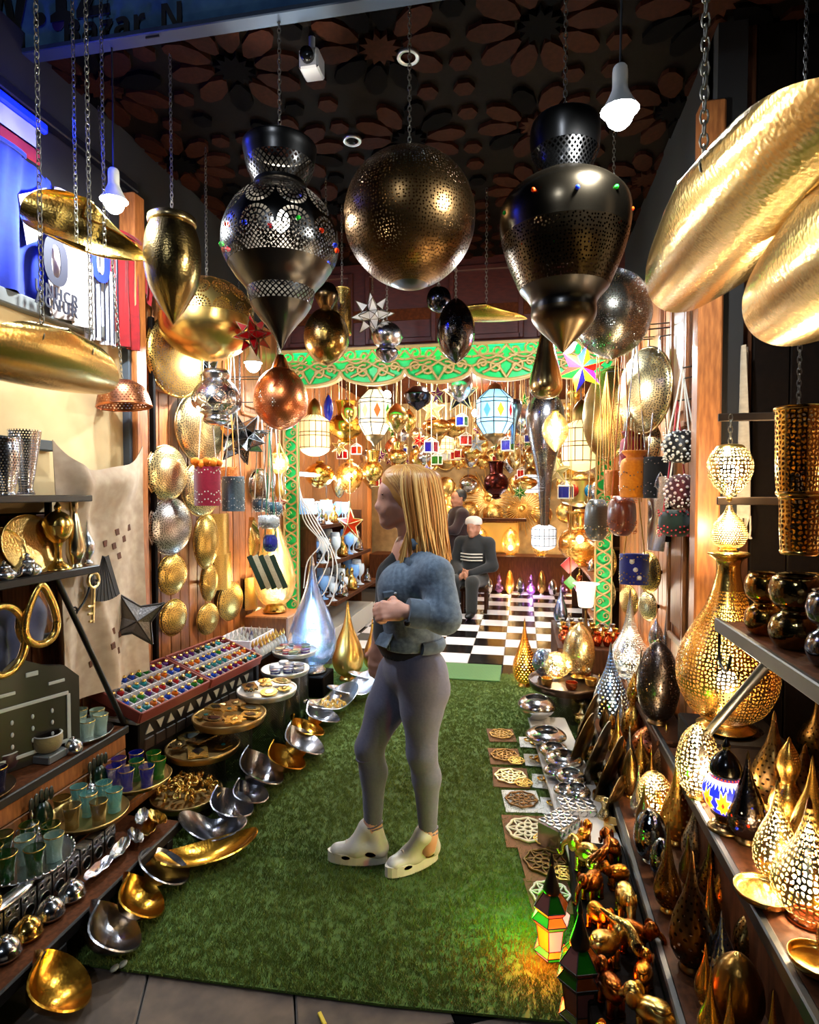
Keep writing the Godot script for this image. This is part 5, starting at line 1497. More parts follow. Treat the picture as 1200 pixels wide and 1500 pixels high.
	stand("teardrop_lamp", "tall silver teardrop lamp shining blue white beside the carpet end", v3(-1.6, 0.172, -4.4), 0.92, 0.185, "tear", metal(Color(0.66, 0.72, 0.8), 0.22, "fine"), metal(SILVER, 0.25), 1.1, "", 0.08, "lamp", Color(0.7, 0.86, 1.0))
	stand("teardrop_lamp", "gold teardrop lamp on the floor right of the silver one", v3(-1.42, 0.012, -4.75), 0.66, 0.13, "tear", metal(GOLD, 0.28, "sparse"), metal(GOLD, 0.25), 0.0, "", 0.06)
	stand("teardrop_lamp", "small gold teardrop lamp half hidden behind the larger gold one", v3(-1.28, 0.012, -5.02), 0.46, 0.08, "tear", metal(GOLD, 0.28, "sparse"), metal(GOLD, 0.25), 0.0, "", 0.06)
	var gl := hung("globe_lantern", "small glowing gold globe lantern beside the green strip", v3(-1.954, 1.958, -4.6), 0.005532, [["cap", metal(GOLD, 0.3), 0.1, [0, 3, 8, 6, 14, 9]], ["shade", metal(PALE, 0.25, "dots"), 0.07, [14, 9, 22, 14, 30, 15, 38, 12, 44, 5]], ["tassel", metal(GOLD, 0.3), 0.1, [44, 5, 52, 4, 70, 6, 84, 1]]])
	bulb(gl, v3(0, -0.15, 0), 0.025, WARM, 16.0, 0.7)

func wall_disc(called: String, label: String, at: Vector3, d: float, m: Material, tilt := 0.0, left := true, oval_w := 1.0, lit := 0.0, group := "") -> Node3D:
	# a shallow pierced dome fixed to the side wall
	var o := thing(called, label, "wall lamp", at, 0.0, group)
	var q := Basis(Vector3.BACK, -PI / 2 if left else PI / 2) * Basis.from_scale(v3(1, 1, oval_w))
	q = Basis(Vector3.UP, tilt) * q
	var h := d * 0.5
	part(o, "dome", Shape.new().lathe(smooth(prof([1, 0.04, 0.97, 0.12, 0.85, 0.2, 0.6, 0.3, 0.3, 0.36, 0.0, 0.38], h, h), 3), 40, 0.15).mesh(), m, Transform3D(q, Vector3.ZERO))
	part(o, "rim", Shape.new().lathe(prof([0.97, 0, 1.02, 0.02, 1.03, 0.05, 1.0, 0.07, 0.96, 0.05], h, h), 40).mesh(), metal(m.albedo_color, 0.25), Transform3D(q, Vector3.ZERO))
	part(o, "back_plate", Shape.new().lathe(prof([0, 0, 0.96, 0, 0.96, 0.02, 0, 0.02], h, h), 24).mesh(), plain(Color(0.16, 0.11, 0.06), 0.7), Transform3D(q, Vector3.ZERO))
	part(o, "bracket", Shape.new().tube([Vector3.ZERO, v3(-0.06 if at.z < -9.0 else ((-2.21 if left else 0.795) - at.x), 0, 0)], 0.012, 6).mesh(), store.dark)
	if lit > 0.0:
		bulb(o, v3(h * 0.3 * (1 if left else -1), 0, 0), 0.03, WARM, 12.0, lit)
	return o

func bag(called: String, label: String, at: Vector3, w: float, h: float, m: Material, trim: Material, cord_top: float, style := "pouch", turn := 0.0) -> Node3D:
	# at: the bottom middle
	var o := thing(called, label, "bag", at, turn, "")
	var p := [0.0, 0, 0.82, 0, 0.95, 0.06, 1, 0.3, 0.97, 0.6, 0.88, 0.78, 0.55, 0.86, 0.78, 0.93, 0.85, 1.0, 0.6, 0.97]
	if style == "drum":
		p = [0.0, 0, 0.92, 0, 1, 0.03, 1.02, 0.5, 1, 0.95, 0.93, 1.0, 0.6, 0.99]
	elif style == "round":
		p = [0.0, 0, 0.5, 0.02, 0.88, 0.2, 1, 0.5, 0.9, 0.82, 0.6, 0.98, 0.3, 1.0]
	var t := Transform3D(Basis.from_scale(v3(1, 1, 0.55)), Vector3.ZERO)
	part(o, "pouch", Shape.new().lathe(smooth(prof(p, w / 2, h), 3), 28, 0.1, 0, 0.0, t).mesh(), m)
	for y in ([0.2, 0.5] if style == "pouch" else [0.12, 0.32, 0.88]):
		var s := Shape.new()
		for k in 26:
			var a := TAU * k / 26.0
			s.ball(v3(cos(a) * w * 0.5, y * h + 0.012 * sin(a * 6.0), sin(a) * w * 0.5 * 0.56), Vector3.ONE * w * 0.028, 6)
		part(o, "beading", s.mesh(), trim)
	for s2 in [-1.0, 1.0]:
		part(o, "cord", Shape.new().tube(curve([v3(s2 * w * 0.36, h * 0.92, 0), v3(s2 * w * 0.16, lerpf(h, cord_top - at.y, 0.5), 0.0), v3(0, cord_top - at.y, 0)]), 0.004, 5).mesh(), trim)
	part(o, "nail", Shape.new().tube([v3(0, cord_top - at.y, 0), v3((-2.22 if at.x < -0.7 else 0.8) - at.x, cord_top - at.y + 0.01, 0)], 0.004, 5).mesh(), metal(SMOKE, 0.4))
	return o

func left_wall_goods() -> void:
	var g1 := metal(PALE, 0.3, "fine")
	var g2 := metal(Color(0.78, 0.64, 0.34), 0.32, "fine")
	var x := -2.2
	for e in [
		[v3(-2.2, 2.4, -3.431), 118, g2, "tall gold pierced disc lamp highest on the left wall"],
		[v3(-2.2, 1.997, -3.721), 106, g1, "big pale gold disc lamp under the gourd lantern"],
		[v3(-2.2, 1.682, -3.343), 84, g1, "pale gold disc lamp beside the corner of the cream cloth"],
		[v3(-2.2, 1.588, -3.738), 84, g1, "gold disc lamp behind the crimson drum bag"],
		[v3(-2.2, 1.353, -3.371), 88, metal(Color(0.7, 0.68, 0.65), 0.28, "fine"), "large silver disc lamp beside the cream cloth"],
		[v3(-2.2, 1.051, -3.401), 62, g2, "gold disc lamp right below the large silver one"],
		[v3(-2.2, 0.777, -3.417), 56, g2, "lowest gold disc lamp next to the cream cloth"],
		[v3(-2.2, 1.231, -3.783), 84, g2, "narrow gold disc lamp between the silver disc and the square plates"],
		[v3(-2.2, 0.94, -3.839), 60, g2, "gold disc lamp seen edge on below the narrow one"],
		[v3(-2.2, 0.751, -4.148), 58, g2, "gold disc lamp under the square plates"],
		[v3(-2.2, 0.682, -3.834), 48, g2, "small gold disc lamp lowest above the sloping trays"],
		[v3(-2.2, 0.503, -4.643), 40, g1, "small shiny gold disc beside the foot of the glowing lamp"],
		[v3(-2.2, 1.617, -4.677), 52, metal(Color(0.6, 0.55, 0.5), 0.1, "", 0.5), "round mirrored wall disc with a star, behind the teal bags"]]:
		var dd: float = e[1] / 880.0 * (-e[0].z * 1.05)
		wall_disc("disc_lamp", e[3], e[0] + v3(0.012 + dd * 0.1, 0, 0), dd, e[2], -0.2, true, 0.62 if "edge on" in e[3] or "narrow gold" in e[3] else 1.0)
	for e in [[v3(-2.18, 1.261, -4.049), 0.3, 0.26, "upper curved square gold plate lamp on the left wall"], [v3(-2.18, 0.986, -4.084), 0.26, 0.25, "lower curved square gold plate lamp on the left wall"], [v3(-2.18, 0.749, -4.542), 0.26, 0.2, "bright square gold plate lamp beside the glowing lamp"]]:
		var o := thing("square_lamp", e[3], "wall lamp", e[0])
		var f := func(u: float, w: float) -> Vector3:
			return v3(0.05 - 0.05 * pow(2.0 * u - 1.0, 2.0), (0.5 - w) * e[1], (0.5 - u) * e[2])
		part(o, "plate", Shape.new().grid(16, 4, f, true, 0.003, false, Vector2(3, 3)).mesh(), g2)
		part(o, "backing", Shape.new().box(v3(-0.01, 0, 0), v3(0.02, e[1] * 0.9, e[2] * 0.9), 0.003).mesh(), store.dark)
	# bags and small hangings
	var bead := plain(Color(0.8, 0.78, 0.72), 0.3)
	var b := bag("drum_bag", "crimson drum bag with white embroidery hanging before the gold discs", v3(-1.939, 1.483, -3.45), 0.17, 0.24, cloth(Color(0.45, 0.01, 0.12), Color(0.55, 0.02, 0.16), 10.0), bead, 2.75, "drum")
	part(b, "marigold_frill", frill(0.09, Color(1, 1, 1)), plain(Color(0.85, 0.45, 0.02), 0.9), T(0, 0.25, 0))
	bag("beaded_bag", "grey blue beaded drum bag beside the crimson bag", v3(-1.841, 1.445, -3.6), 0.15, 0.22, cloth(Color(0.1, 0.16, 0.2), Color(0.35, 0.45, 0.5), 30.0, 0.4), metal(SILVER, 0.3), 2.6, "drum")
	bag("beaded_bag", "orange wicker pouch behind the grey blue beaded bag", v3(-1.955, 1.652, -3.75), 0.14, 0.08, cloth(Color(0.6, 0.3, 0.04), Color(0.75, 0.42, 0.08), 30.0), plain(Color(0.7, 0.4, 0.06), 0.8), 2.6, "drum")
	bag("beaded_bag", "teal beaded bag hanging left of the small orange star", v3(-1.882, 1.421, -4.1), 0.13, 0.1, cloth(Color(0.02, 0.12, 0.2), Color(0.06, 0.3, 0.4), 30.0, 0.4), bead, 2.4, "round")
	bag("beaded_bag", "second teal beaded bag behind the small orange star", v3(-1.82, 1.393, -4.2), 0.13, 0.1, cloth(Color(0.02, 0.14, 0.22), Color(0.05, 0.34, 0.42), 30.0, 0.4), bead, 2.4, "round")
	bag("beaded_bag", "white and blue sequinned bag hanging below the teal bags", v3(-1.775, 1.303, -4), 0.16, 0.1, cloth(Color(0.3, 0.35, 0.4), Color(0.75, 0.75, 0.72), 40.0, 0.3), metal(SILVER, 0.2), 2.2, "round")
	bag("beaded_bag", "royal blue flowered purse hanging beside the neck of the glowing lamp", v3(-1.766, 1.143, -4), 0.11, 0.12, cloth(Color(0.02, 0.03, 0.35), Color(0.06, 0.12, 0.6), 20.0), plain(Color(0.1, 0.4, 0.3), 0.5), 2.0, "round")
	flat_star("orange_star", "small open orange star lantern hanging before the green strip", v3(-1.819, 1.477, -4.3), 0.075, plain(Color(0.55, 0.14, 0.05), 0.4), metal(PALE, 0.3), "", 5, 0.0, 3.6)
	var lf := thing("leaf_mirror", "leaf shaped gold mirror dish hanging under the sequinned bag", "mirror", v3(-2.1, 1.172, -4.359))
	var fl := func(u: float, w: float) -> Vector3:
		var a := (u * 2.0 - 1.0)
		var t := w * 2.0 - 1.0
		return v3(0.045 * a * a, t * 0.2, a * 0.1 * (1.0 - t * t))
	part(lf, "dish", Shape.new().grid(14, 20, fl, false, 0.004).mesh(), metal(Color(0.8, 0.72, 0.5), 0.12))
	var tx := thing("striped_mat", "green and white striped woven mat standing against the left wall", "mat", v3(-1.855, 0.975, -4.15), 0.5)
	for k in 5:
		part(tx, "stripe", Shape.new().box(v3(-0.08 + 0.04 * k, 0, 0), v3(0.04, 0.27, 0.012), 0.002, rot(v3(0, 0, 22))).mesh(), cloth(Color(0.03, 0.12, 0.06), Color(0.05, 0.17, 0.08), 9.0) if k % 2 == 0 else cloth(Color(0.6, 0.56, 0.44), Color(0.7, 0.66, 0.55), 9.0), T(0, 0.0, 0))

func frill(r: float, _c: Color) -> ArrayMesh:
	var s := Shape.new()
	for k in 18:
		var a := k * 2.4
		var d := r * sqrt((k + 0.5) / 18.0)
		s.ball(v3(cos(a) * d, 0.012 * (k % 3), sin(a) * d * 0.7), Vector3.ONE * 0.024, 6)
	return s.mesh()

# ---------------------------------------------------------------- right side
func right_wall_goods() -> void:
	var g1 := metal(PALE, 0.3, "fine")
	var g2 := metal(Color(0.78, 0.64, 0.34), 0.32, "fine")
	for e in [
		[v3(0.77, 2.133, -3.589), 120, g1, "large gold spiral pierced disc lamp at the top of the right wall"],
		[v3(0.77, 2.154, -4.717), 130, g2, "gold pierced disc lamp overlapped by the large spiral one"],
		[v3(0.765, 1.847, -3.722), 62, g1, "pale gold disc lamp behind the cords of the black bag"],
		[v3(0.77, 1.098, -3.702), 58, g2, "gold disc lamp right of the blue flowered purse"],
		[v3(0.77, 0.974, -5.384), 52, g2, "narrow gold disc lamp left of the blue flowered purse"],
		[v3(0.77, 0.699, -5.404), 50, g1, "gold disc lamp with a blue gleam under the narrow one"],
		[v3(0.77, 0.814, -4.354), 44, g2, "gold disc lamp behind the spire of the silver teardrop"],
		[v3(0.77, 0.886, -3.763), 42, g1, "lowest gold disc lamp on the right wall"]]:
		var dd: float = e[1] / 880.0 * (-e[0].z * 0.97)
		wall_disc("disc_lamp", e[3], e[0] - v3(dd * 0.2, 0, 0), dd, e[2], 0.42, false)
	var sv := thing("shield_lamp", "silver shield shaped pierced lamp with a dimple on the right wall", "wall lamp", v3(0.74, 1.447, -3.509))
	var fs := func(u: float, w: float) -> Vector3:
		var t := w * 2.0 - 1.0
		var wide := 0.2 * (1.0 - 0.3 * pow(maxf(t, 0.0), 2.0))
		return v3(-0.06 + 0.06 * pow(2.0 * u - 1.0, 2.0) + 0.03 * exp(-pow((u - 0.5) / 0.12, 2.0) - pow(t / 0.25, 2.0)), -t * 0.2, (u - 0.5) * 2.0 * wide * 0.5 * 1.6)
	part(sv, "shield", Shape.new().grid(24, 24, fs, false, 0.003, false, Vector2(5, 6)).mesh(), metal(Color(0.78, 0.79, 0.8), 0.22, "fine"))
	part(sv, "backing", Shape.new().box(v3(0.02, 0, 0), v3(0.03, 0.3, 0.22), 0.004).mesh(), store.dark)
	var pearl := plain(Color(0.8, 0.78, 0.72), 0.3)
	var sil := metal(SILVER, 0.25)
	bag("pouch_bag", "crimson drawstring pouch hanging behind the yellow one", v3(0.631, 1.68, -3.7), 0.16, 0.24, cloth(Color(0.42, 0.01, 0.08), Color(0.55, 0.02, 0.12), 10.0), pearl, 2.5)
	bag("pouch_bag", "bright yellow drawstring pouch with silver beading", v3(0.602, 1.534, -3.5), 0.16, 0.26, cloth(Color(0.8, 0.42, 0.01), Color(0.9, 0.55, 0.03), 10.0), sil, 2.45)
	var bb := bag("flap_bag", "black velvet bag with silver edging and a red drop motif", v3(0.716, 1.534, -3.45), 0.15, 0.22, cloth(Color(0.012, 0.01, 0.012), Color(0.03, 0.025, 0.03), 10.0), sil, 2.4, "drum")
	part(bb, "motif", Shape.new().tube(curl_flat(0.035, 0.045), 0.005, 5, true).mesh(), sil, T(0.0, 0.09, 0.048))
	part(bb, "red_drop", Shape.new().ball(v3(0, 0.085, 0.046), v3(0.013, 0.018, 0.006), 10).mesh(), plain(Color(0.6, 0.02, 0.03), 0.3))
	var pb := bag("pebble_bag", "round black and white pebbled bag hanging from the right post", v3(0.735, 1.703, -3.05), 0.16, 0.15, plain(Color(0.03, 0.03, 0.035), 0.6), pearl, 2.15, "round")
	part(pb, "pebbles", pebbles(0.085, 0.075, 0.047), plain(Color(0.78, 0.76, 0.72), 0.4), T(0, 0.075, 0))
	var rb := bag("sequin_bag", "wine red bag dotted with white beads under the pebbled one", v3(0.741, 1.485, -3.05), 0.15, 0.16, cloth(Color(0.2, 0.02, 0.04), Color(0.32, 0.04, 0.07), 30.0), pearl, 2.1, "round")
	part(rb, "beads", pebbles(0.08, 0.08, 0.045), plain(Color(0.8, 0.7, 0.68), 0.35), T(0, 0.08, 0))
	bag("sequin_bag", "copper sequinned round bag under the yellow pouch", v3(0.554, 1.314, -3.6), 0.16, 0.23, cloth(Color(0.25, 0.08, 0.03), Color(0.55, 0.25, 0.12), 50.0, 0.3), metal(COPPER, 0.3), 2.5, "round")
	bag("wicker_bag", "orange wicker pouch half hidden behind the yellow pouch", v3(0.569, 1.543, -3.95), 0.14, 0.16, cloth(Color(0.6, 0.32, 0.05), Color(0.75, 0.45, 0.1), 40.0), plain(Color(0.7, 0.42, 0.08), 0.8), 2.5, "drum")
	bag("sequin_bag", "grey beaded pouch with chain fringe left of the copper bag", v3(0.45, 1.261, -3.9), 0.15, 0.26, cloth(Color(0.12, 0.12, 0.12), Color(0.42, 0.4, 0.36), 50.0, 0.35), metal(PALE, 0.25), 2.5, "round")
	var rg := bag("sequin_bag", "dark green and red embroidered purse before the silver shield", v3(0.722, 1.349, -3.08), 0.16, 0.13, cloth(Color(0.02, 0.07, 0.04), Color(0.05, 0.16, 0.1), 40.0), plain(Color(0.7, 0.15, 0.2), 0.5), 2.0, "round")
	part(rg, "red_lobe", Shape.new().ball(v3(0.07, 0.05, -0.02), v3(0.04, 0.055, 0.03), 12).mesh(), plain(Color(0.6, 0.02, 0.03), 0.8))
	var bp := bag("flap_bag", "royal blue purse with round buttons hanging on gold cords", v3(0.624, 1.041, -3.6), 0.16, 0.17, cloth(Color(0.02, 0.04, 0.32), Color(0.08, 0.12, 0.5), 25.0), metal(GOLD, 0.3), 1.75, "drum")
	for k in 3:
		part(bp, "button", Shape.new().ball(v3(-0.02 + 0.02 * k, 0.13 - 0.045 * k, 0.045), v3(0.014, 0.014, 0.008), 10).mesh(), pearl)
	for k in 2:
		var o := thing("cord_bundle", "bundle of thin gold cords hanging %s" % ["beside the right green strip", "above the yellow pouch from a nail"][k], "cords", [v3(0.553, 2.383, -4.3), v3(0.636, 2.308, -3.6)][k])
		for j in 7:
			part(o, "cord", Shape.new().tube([v3(0, 0, 0), v3(-0.05 + 0.016 * j, -0.35, 0.01 * (j % 3)), v3(-0.06 + 0.02 * j, -0.8 + 0.06 * (j % 4), 0.012 * (j % 3))], 0.004, 4).mesh(), plain(Color(0.62, 0.45, 0.16), 0.6))
		part(o, "nail", Shape.new().tube([v3(0.0, 0.0, 0), v3(0.78 - o.position.x, 0.02, 0)], 0.004, 5).mesh(), metal(SMOKE, 0.4))

func curl_flat(w: float, h: float) -> Array:
	var p := []
	for k in 16:
		var a := TAU * k / 16.0
		p.append(v3(cos(a) * w * (0.55 - 0.45 * sin(a)), sin(a) * h, 0))
	return p

func pebbles(w: float, h: float, d: float) -> ArrayMesh:
	var s := Shape.new()
	for k in 90:
		var y := 1.0 - 2.0 * (k + 0.5) / 90.0
		var a := k * 2.39996
		var rr := sqrt(1.0 - y * y)
		if sin(a) > -0.2:
			s.ball(v3(cos(a) * rr * w, y * h, sin(a) * rr * d), Vector3.ONE * w * 0.1, 6)
	return s.mesh()

func towel(label: String, at: Vector3, w: float, h: float, m: Material, motif: Color) -> void:
	var o := thing("fringed_towel", label, "towel", at, 0.0, "fringed towels on the right")
	var f := func(u: float, k: float) -> Vector3:
		return v3(-0.03 - 0.02 * sin(u * 9.0 + k * 2.0), -k * h, (u - 0.5) * w)
	part(o, "cloth", Shape.new().grid(16, 10, f, false, 0.005).mesh(), m)
	var s := Shape.new()
	for k in 22:
		var p: Vector3 = f.call(k / 21.0, 1.0)
		s.tube([p + v3(0, 0.01, 0), p + v3(-0.008 * (k % 3), -0.05, 0.004 * (k % 2)), p + v3(0.005 * (k % 3), -0.09, -0.006 * (k % 2))], 0.004, 4)
	part(o, "fringe", s.mesh(), m)
	for k in 3:
		part(o, "stripe", Shape.new().box(v3(-0.055, -h * 0.72 - 0.03 * k, 0.0), v3(0.004, 0.011, w * 0.6), 0.0, rot(v3(18, 0, 0))).mesh(), plain(motif, 0.9))

func right_front() -> void:
	var black := plain(Color(0.025, 0.025, 0.028), 0.4, 0.5)
	var sh := thing("side_shelf", "dark iron framed shelf with brass vases along the right edge", "shelf", v3(0, 0, 0))
	part(sh, "board", Shape.new().box(v3(0.99, 1.07, -1.8), v3(0.55, 0.025, 1.2), 0.004).mesh(), store.brown[1])
	part(sh, "front_rail", Shape.new().box(v3(0.715, 1.07, -1.8), v3(0.02, 0.05, 1.22), 0.004).mesh(), black)
	part(sh, "brace", Shape.new().tube([v3(0.72, 1.05, -1.95), v3(0.685, 0.61, -2.46)], 0.016, 6).mesh(), black)
	part(sh, "scroll", Shape.new().tube(curve([v3(0.715, 1.05, -2.38), v3(0.71, 0.95, -2.36), v3(0.71, 0.93, -2.28), v3(0.715, 0.99, -2.25)]), 0.006, 5).mesh(), black)
	var g := metal(GOLD, 0.22, "fine")
	var gb := metal(Color(0.66, 0.5, 0.24), 0.16, "", 0.4)
	var two := [0.55, 0, 0.8, 0.05, 1, 0.22, 0.85, 0.4, 0.5, 0.5, 0.85, 0.6, 1, 0.76, 0.9, 0.92, 0.7, 0.97, 0.78, 1, 0.6, 0.98]
	for e in [[v3(0.8, 1.083, -2.2), 0.062, 0.21, gb, "brass double gourd vase at the end of the right shelf"], [v3(0.82, 1.083, -2.02), 0.072, 0.23, metal(Color(0.5, 0.42, 0.26), 0.14, "", 0.4), "dark glossy double gourd vase in the middle of the right shelf"], [v3(0.83, 1.083, -1.82), 0.062, 0.21, metal(Color(0.45, 0.45, 0.48), 0.12), "silver grey double gourd vase on the right shelf"], [v3(0.85, 1.083, -1.66), 0.066, 0.2, gb, "brass double gourd vase cut by the right edge"], [v3(0.98, 1.083, -2.26), 0.075, 0.2, g, "pierced brass vase behind the double gourds"]]:
		vessel("gourd_vase", e[4], "vase", e[0], e[1], e[2], two, e[3])
	var tv := thing("tulip_vase", "glowing gold pierced vase with a petal rim on the right shelf", "lamp", v3(1.08, 1.083, -2.16))
	part(tv, "shade", Shape.new().lathe(smooth(prof([0.05, 0, 0.07, 0.03, 0.075, 0.1, 0.07, 0.16, 0.085, 0.22, 0.11, 0.25]), 3), 30, 0.06, 8, 0.08).mesh(), g)
	bulb(tv, v3(0, 0.09, 0), 0.025, WARM, 14.0, 0.5)
	# pierced tubes hanging in a pair, on hooks
	for e in [[v3(0.831, 1.816, -2.05), "upper pierced brass tube lamp hanging at the right edge", 0.26, 0.065], [v3(0.84, 1.543, -2.05), "lower pierced brass tube lamp tapering down at the right edge", 0.17, 0.058]]:
		var o := thing("tube_lamp", e[1], "lamp", e[0])
		part(o, "shade", Shape.new().lathe(smooth(prof([1.0, 0, 0.96, -0.2, 0.94, -0.5, 0.9, -0.8, 0.85, -1.0], e[3], e[2]), 3), 36, 0.11).mesh(), metal(GOLD, 0.2, "lace"))
		for y in [0.0, -e[2]]:
			part(o, "rim", Shape.new().lathe(prof([0.97, -0.004, 1.04, 0, 1.04, 0.008, 0.95, 0.01], e[3] * (1.0 if y == 0.0 else 0.86), 1.0), 30).mesh(), metal(GOLD, 0.2), T(0, y, 0))
		chain(o, v3(0, 0.0, 0), 3.6 if e[2] > 0.2 else e[0].y + 0.06, metal(SMOKE, 0.4), 0.006)
	for e in [[1.84, "upper flat iron bracket reaching from the right wall"], [1.53, "lower flat iron bracket reaching from the right wall"]]:
		solo("iron_bracket", Shape.new().box(Vector3.ZERO, v3(0.58, 0.03, 0.012), 0.003).mesh(), plain(Color(0.25, 0.2, 0.16), 0.4, 0.6), e[1], "bracket", T(1.0, e[0], -2.42))
	# hanging lit egg, bottle with the small lit lamp on top
	var hg := hung("egg_lantern", "glowing gold pierced egg lantern hanging beside the iron brackets", v3(0.741, 1.739, -2.38), 0.002493, [["cap", metal(GOLD, 0.3), 0.1, [0, 4, 2, 16, 6, 20]], ["shade", metal(PALE, 0.25, "lace"), 0.1, [6, 20, 16, 27, 30, 31, 46, 29, 60, 22, 72, 12, 78, 3]], ["finial", metal(GOLD, 0.3), 0.1, [78, 3, 82, 4, 86, 0]]], "", 1.84)
	bulb(hg, v3(0, -0.1, 0), 0.03, WARM, 18.0, 1.0)
	solo("bottle_plinth", Shape.new().box(Vector3.ZERO, v3(0.34, 0.2, 0.34), 0.008).mesh(), store.dark, "dark block under the huge gold bottle lamp", "plinth", T(0.84, 0.5, -2.61))
	var bo := thing("bottle_lamp", "huge gold pierced bottle lamp with a long neck beside the right post", "lamp", v3(0.81, 0.6, -2.6))
	part(bo, "foot", Shape.new().lathe(prof([0, 0, 0.1, 0, 0.11, 0.02, 0.08, 0.035, 0.085, 0.05]), 36).mesh(), metal(GOLD, 0.22))
	part(bo, "shade", Shape.new().lathe(smooth(prof([0.085, 0.05, 0.14, 0.09, 0.18, 0.17, 0.19, 0.25, 0.17, 0.34, 0.125, 0.43, 0.085, 0.5, 0.06, 0.57]), 4), 44, 0.11).mesh(), metal(GOLD, 0.22, "lace"))
	part(bo, "neck", Shape.new().lathe(smooth(prof([0.06, 0.57, 0.048, 0.62, 0.044, 0.66, 0.05, 0.69, 0.075, 0.71, 0.078, 0.72, 0.06, 0.725, 0, 0.725]), 3), 36).mesh(), metal(GOLD, 0.22, "", 0.3))
	bulb(bo, v3(0, 0.2, 0), 0.04, WARM, 8.0, 0.5)
	stand("teardrop_lamp", "small glowing teardrop lamp standing on the mouth of the huge bottle", v3(0.81, 1.325, -2.6), 0.24, 0.066, "onion", metal(PALE, 0.25, "dots"), metal(GOLD, 0.22), 0.9, "", 0.07)
	# towels and cloths
	var lin := cloth(Color(0.5, 0.44, 0.36), Color(0.62, 0.56, 0.47), 6.0)
	towel("cream fringed towel with dark green stripes beside the brass tubes", v3(1.26, 2.1, -2.62), 0.2, 0.62, lin, Color(0.02, 0.1, 0.07))
	towel("plain cream towel hanging under the huge rolled sheet", v3(1.25, 2.45, -2.25), 0.34, 0.42, lin, Color(0.5, 0.44, 0.36))
	towel("grey white fringed towel high at the right edge", v3(1.25, 3.0, -1.9), 0.3, 0.7, cloth(Color(0.4, 0.36, 0.32), Color(0.55, 0.5, 0.45), 6.0), Color(0.05, 0.05, 0.05))
	towel("green towel with a white edge at the right edge", v3(1.25, 2.4, -1.95), 0.26, 0.36, cloth(Color(0.01, 0.14, 0.06), Color(0.02, 0.22, 0.1), 6.0), Color(0.6, 0.6, 0.55))
	towel("narrow cream towel with a dark green cross hanging behind the post", v3(0.98, 2.2, -2.9), 0.12, 0.75, lin, Color(0.02, 0.1, 0.05))

func elephant(label: String, at: Vector3, s: float, m: Material, turn: float, group: String) -> void:
	var o := thing("gilt_elephant", label, "figurine", at, turn, group)
	if not store.has("eleph"):
		store.eleph = [
			Shape.new().ball(v3(0, 0.62, 0), v3(0.5, 0.36, 0.32), 16).ball(v3(-0.1, 0.86, 0), v3(0.3, 0.14, 0.24), 12).mesh(),
			Shape.new().ball(v3(0.55, 0.85, 0), v3(0.24, 0.26, 0.21), 14).ball(v3(0.55, 1.05, 0), v3(0.14, 0.08, 0.12), 10).mesh(),
			Shape.new().ball(v3(0.48, 0.84, 0.24), v3(0.16, 0.22, 0.03), 12).mesh(),
			Shape.new().tube(curve([v3(0.72, 0.8, 0), v3(0.92, 0.6, 0), v3(0.95, 0.3, 0), v3(1.08, 0.2, 0), v3(1.16, 0.34, 0)]), [0.11, 0.105, 0.1, 0.095, 0.09, 0.085, 0.08, 0.076, 0.072, 0.068, 0.064, 0.06, 0.057, 0.054, 0.052, 0.05, 0.048, 0.046, 0.044, 0.042, 0.04], 8).mesh(),
			Shape.new().lathe(prof([0, 0, 0.13, 0, 0.13, 0.06, 0.1, 0.1, 0.11, 0.5, 0, 0.5]), 10).mesh()]
	part(o, "body", store.eleph[0], m, Transform3D(Basis.from_scale(Vector3.ONE * s), Vector3.ZERO))
	part(o, "head", store.eleph[1], m, Transform3D(Basis.from_scale(Vector3.ONE * s), Vector3.ZERO))
	part(o, "trunk", store.eleph[3], m, Transform3D(Basis.from_scale(Vector3.ONE * s), Vector3.ZERO))
	for k in [-1.0, 1.0]:
		part(o, "ear", store.eleph[2], m, Transform3D(Basis.from_scale(v3(s, s, s)), v3(0, 0, 0 if k > 0 else -0.48 * s)))
		for j in [-1.0, 1.0]:
			part(o, "leg", store.eleph[4], m, Transform3D(Basis.from_scale(Vector3.ONE * s), v3(0.28 * j, 0, 0.17 * k) * s))

func fret_disc(r: float, n: int, thick: float) -> ArrayMesh:
	var key := "fret_%.3f_%d" % [r, n]
	if not store.has(key):
		var s := Shape.new()
		for rr in [1.0, 0.55, 0.2]:
			var ring := []
			for k in 28:
				var a := TAU * k / 28.0
				ring.append(v3(cos(a) * r * rr * (1.0 + 0.06 * cos(n * a)), 0, sin(a) * r * rr * (1.0 + 0.06 * cos(n * a))))
			s.tube(ring, r * 0.07, 5, true)
		for k in n:
			var a := TAU * k / n
			var d := v3(cos(a), 0, sin(a)) * r
			var t := v3(-sin(a), 0, cos(a)) * r
			s.tube(curve([d * 0.18, d * 0.5 + t * 0.18, d]), r * 0.055, 4)
			s.tube(curve([d * 0.18, d * 0.5 - t * 0.18, d]), r * 0.055, 4)
		store[key] = s.mesh()
	return store[key]

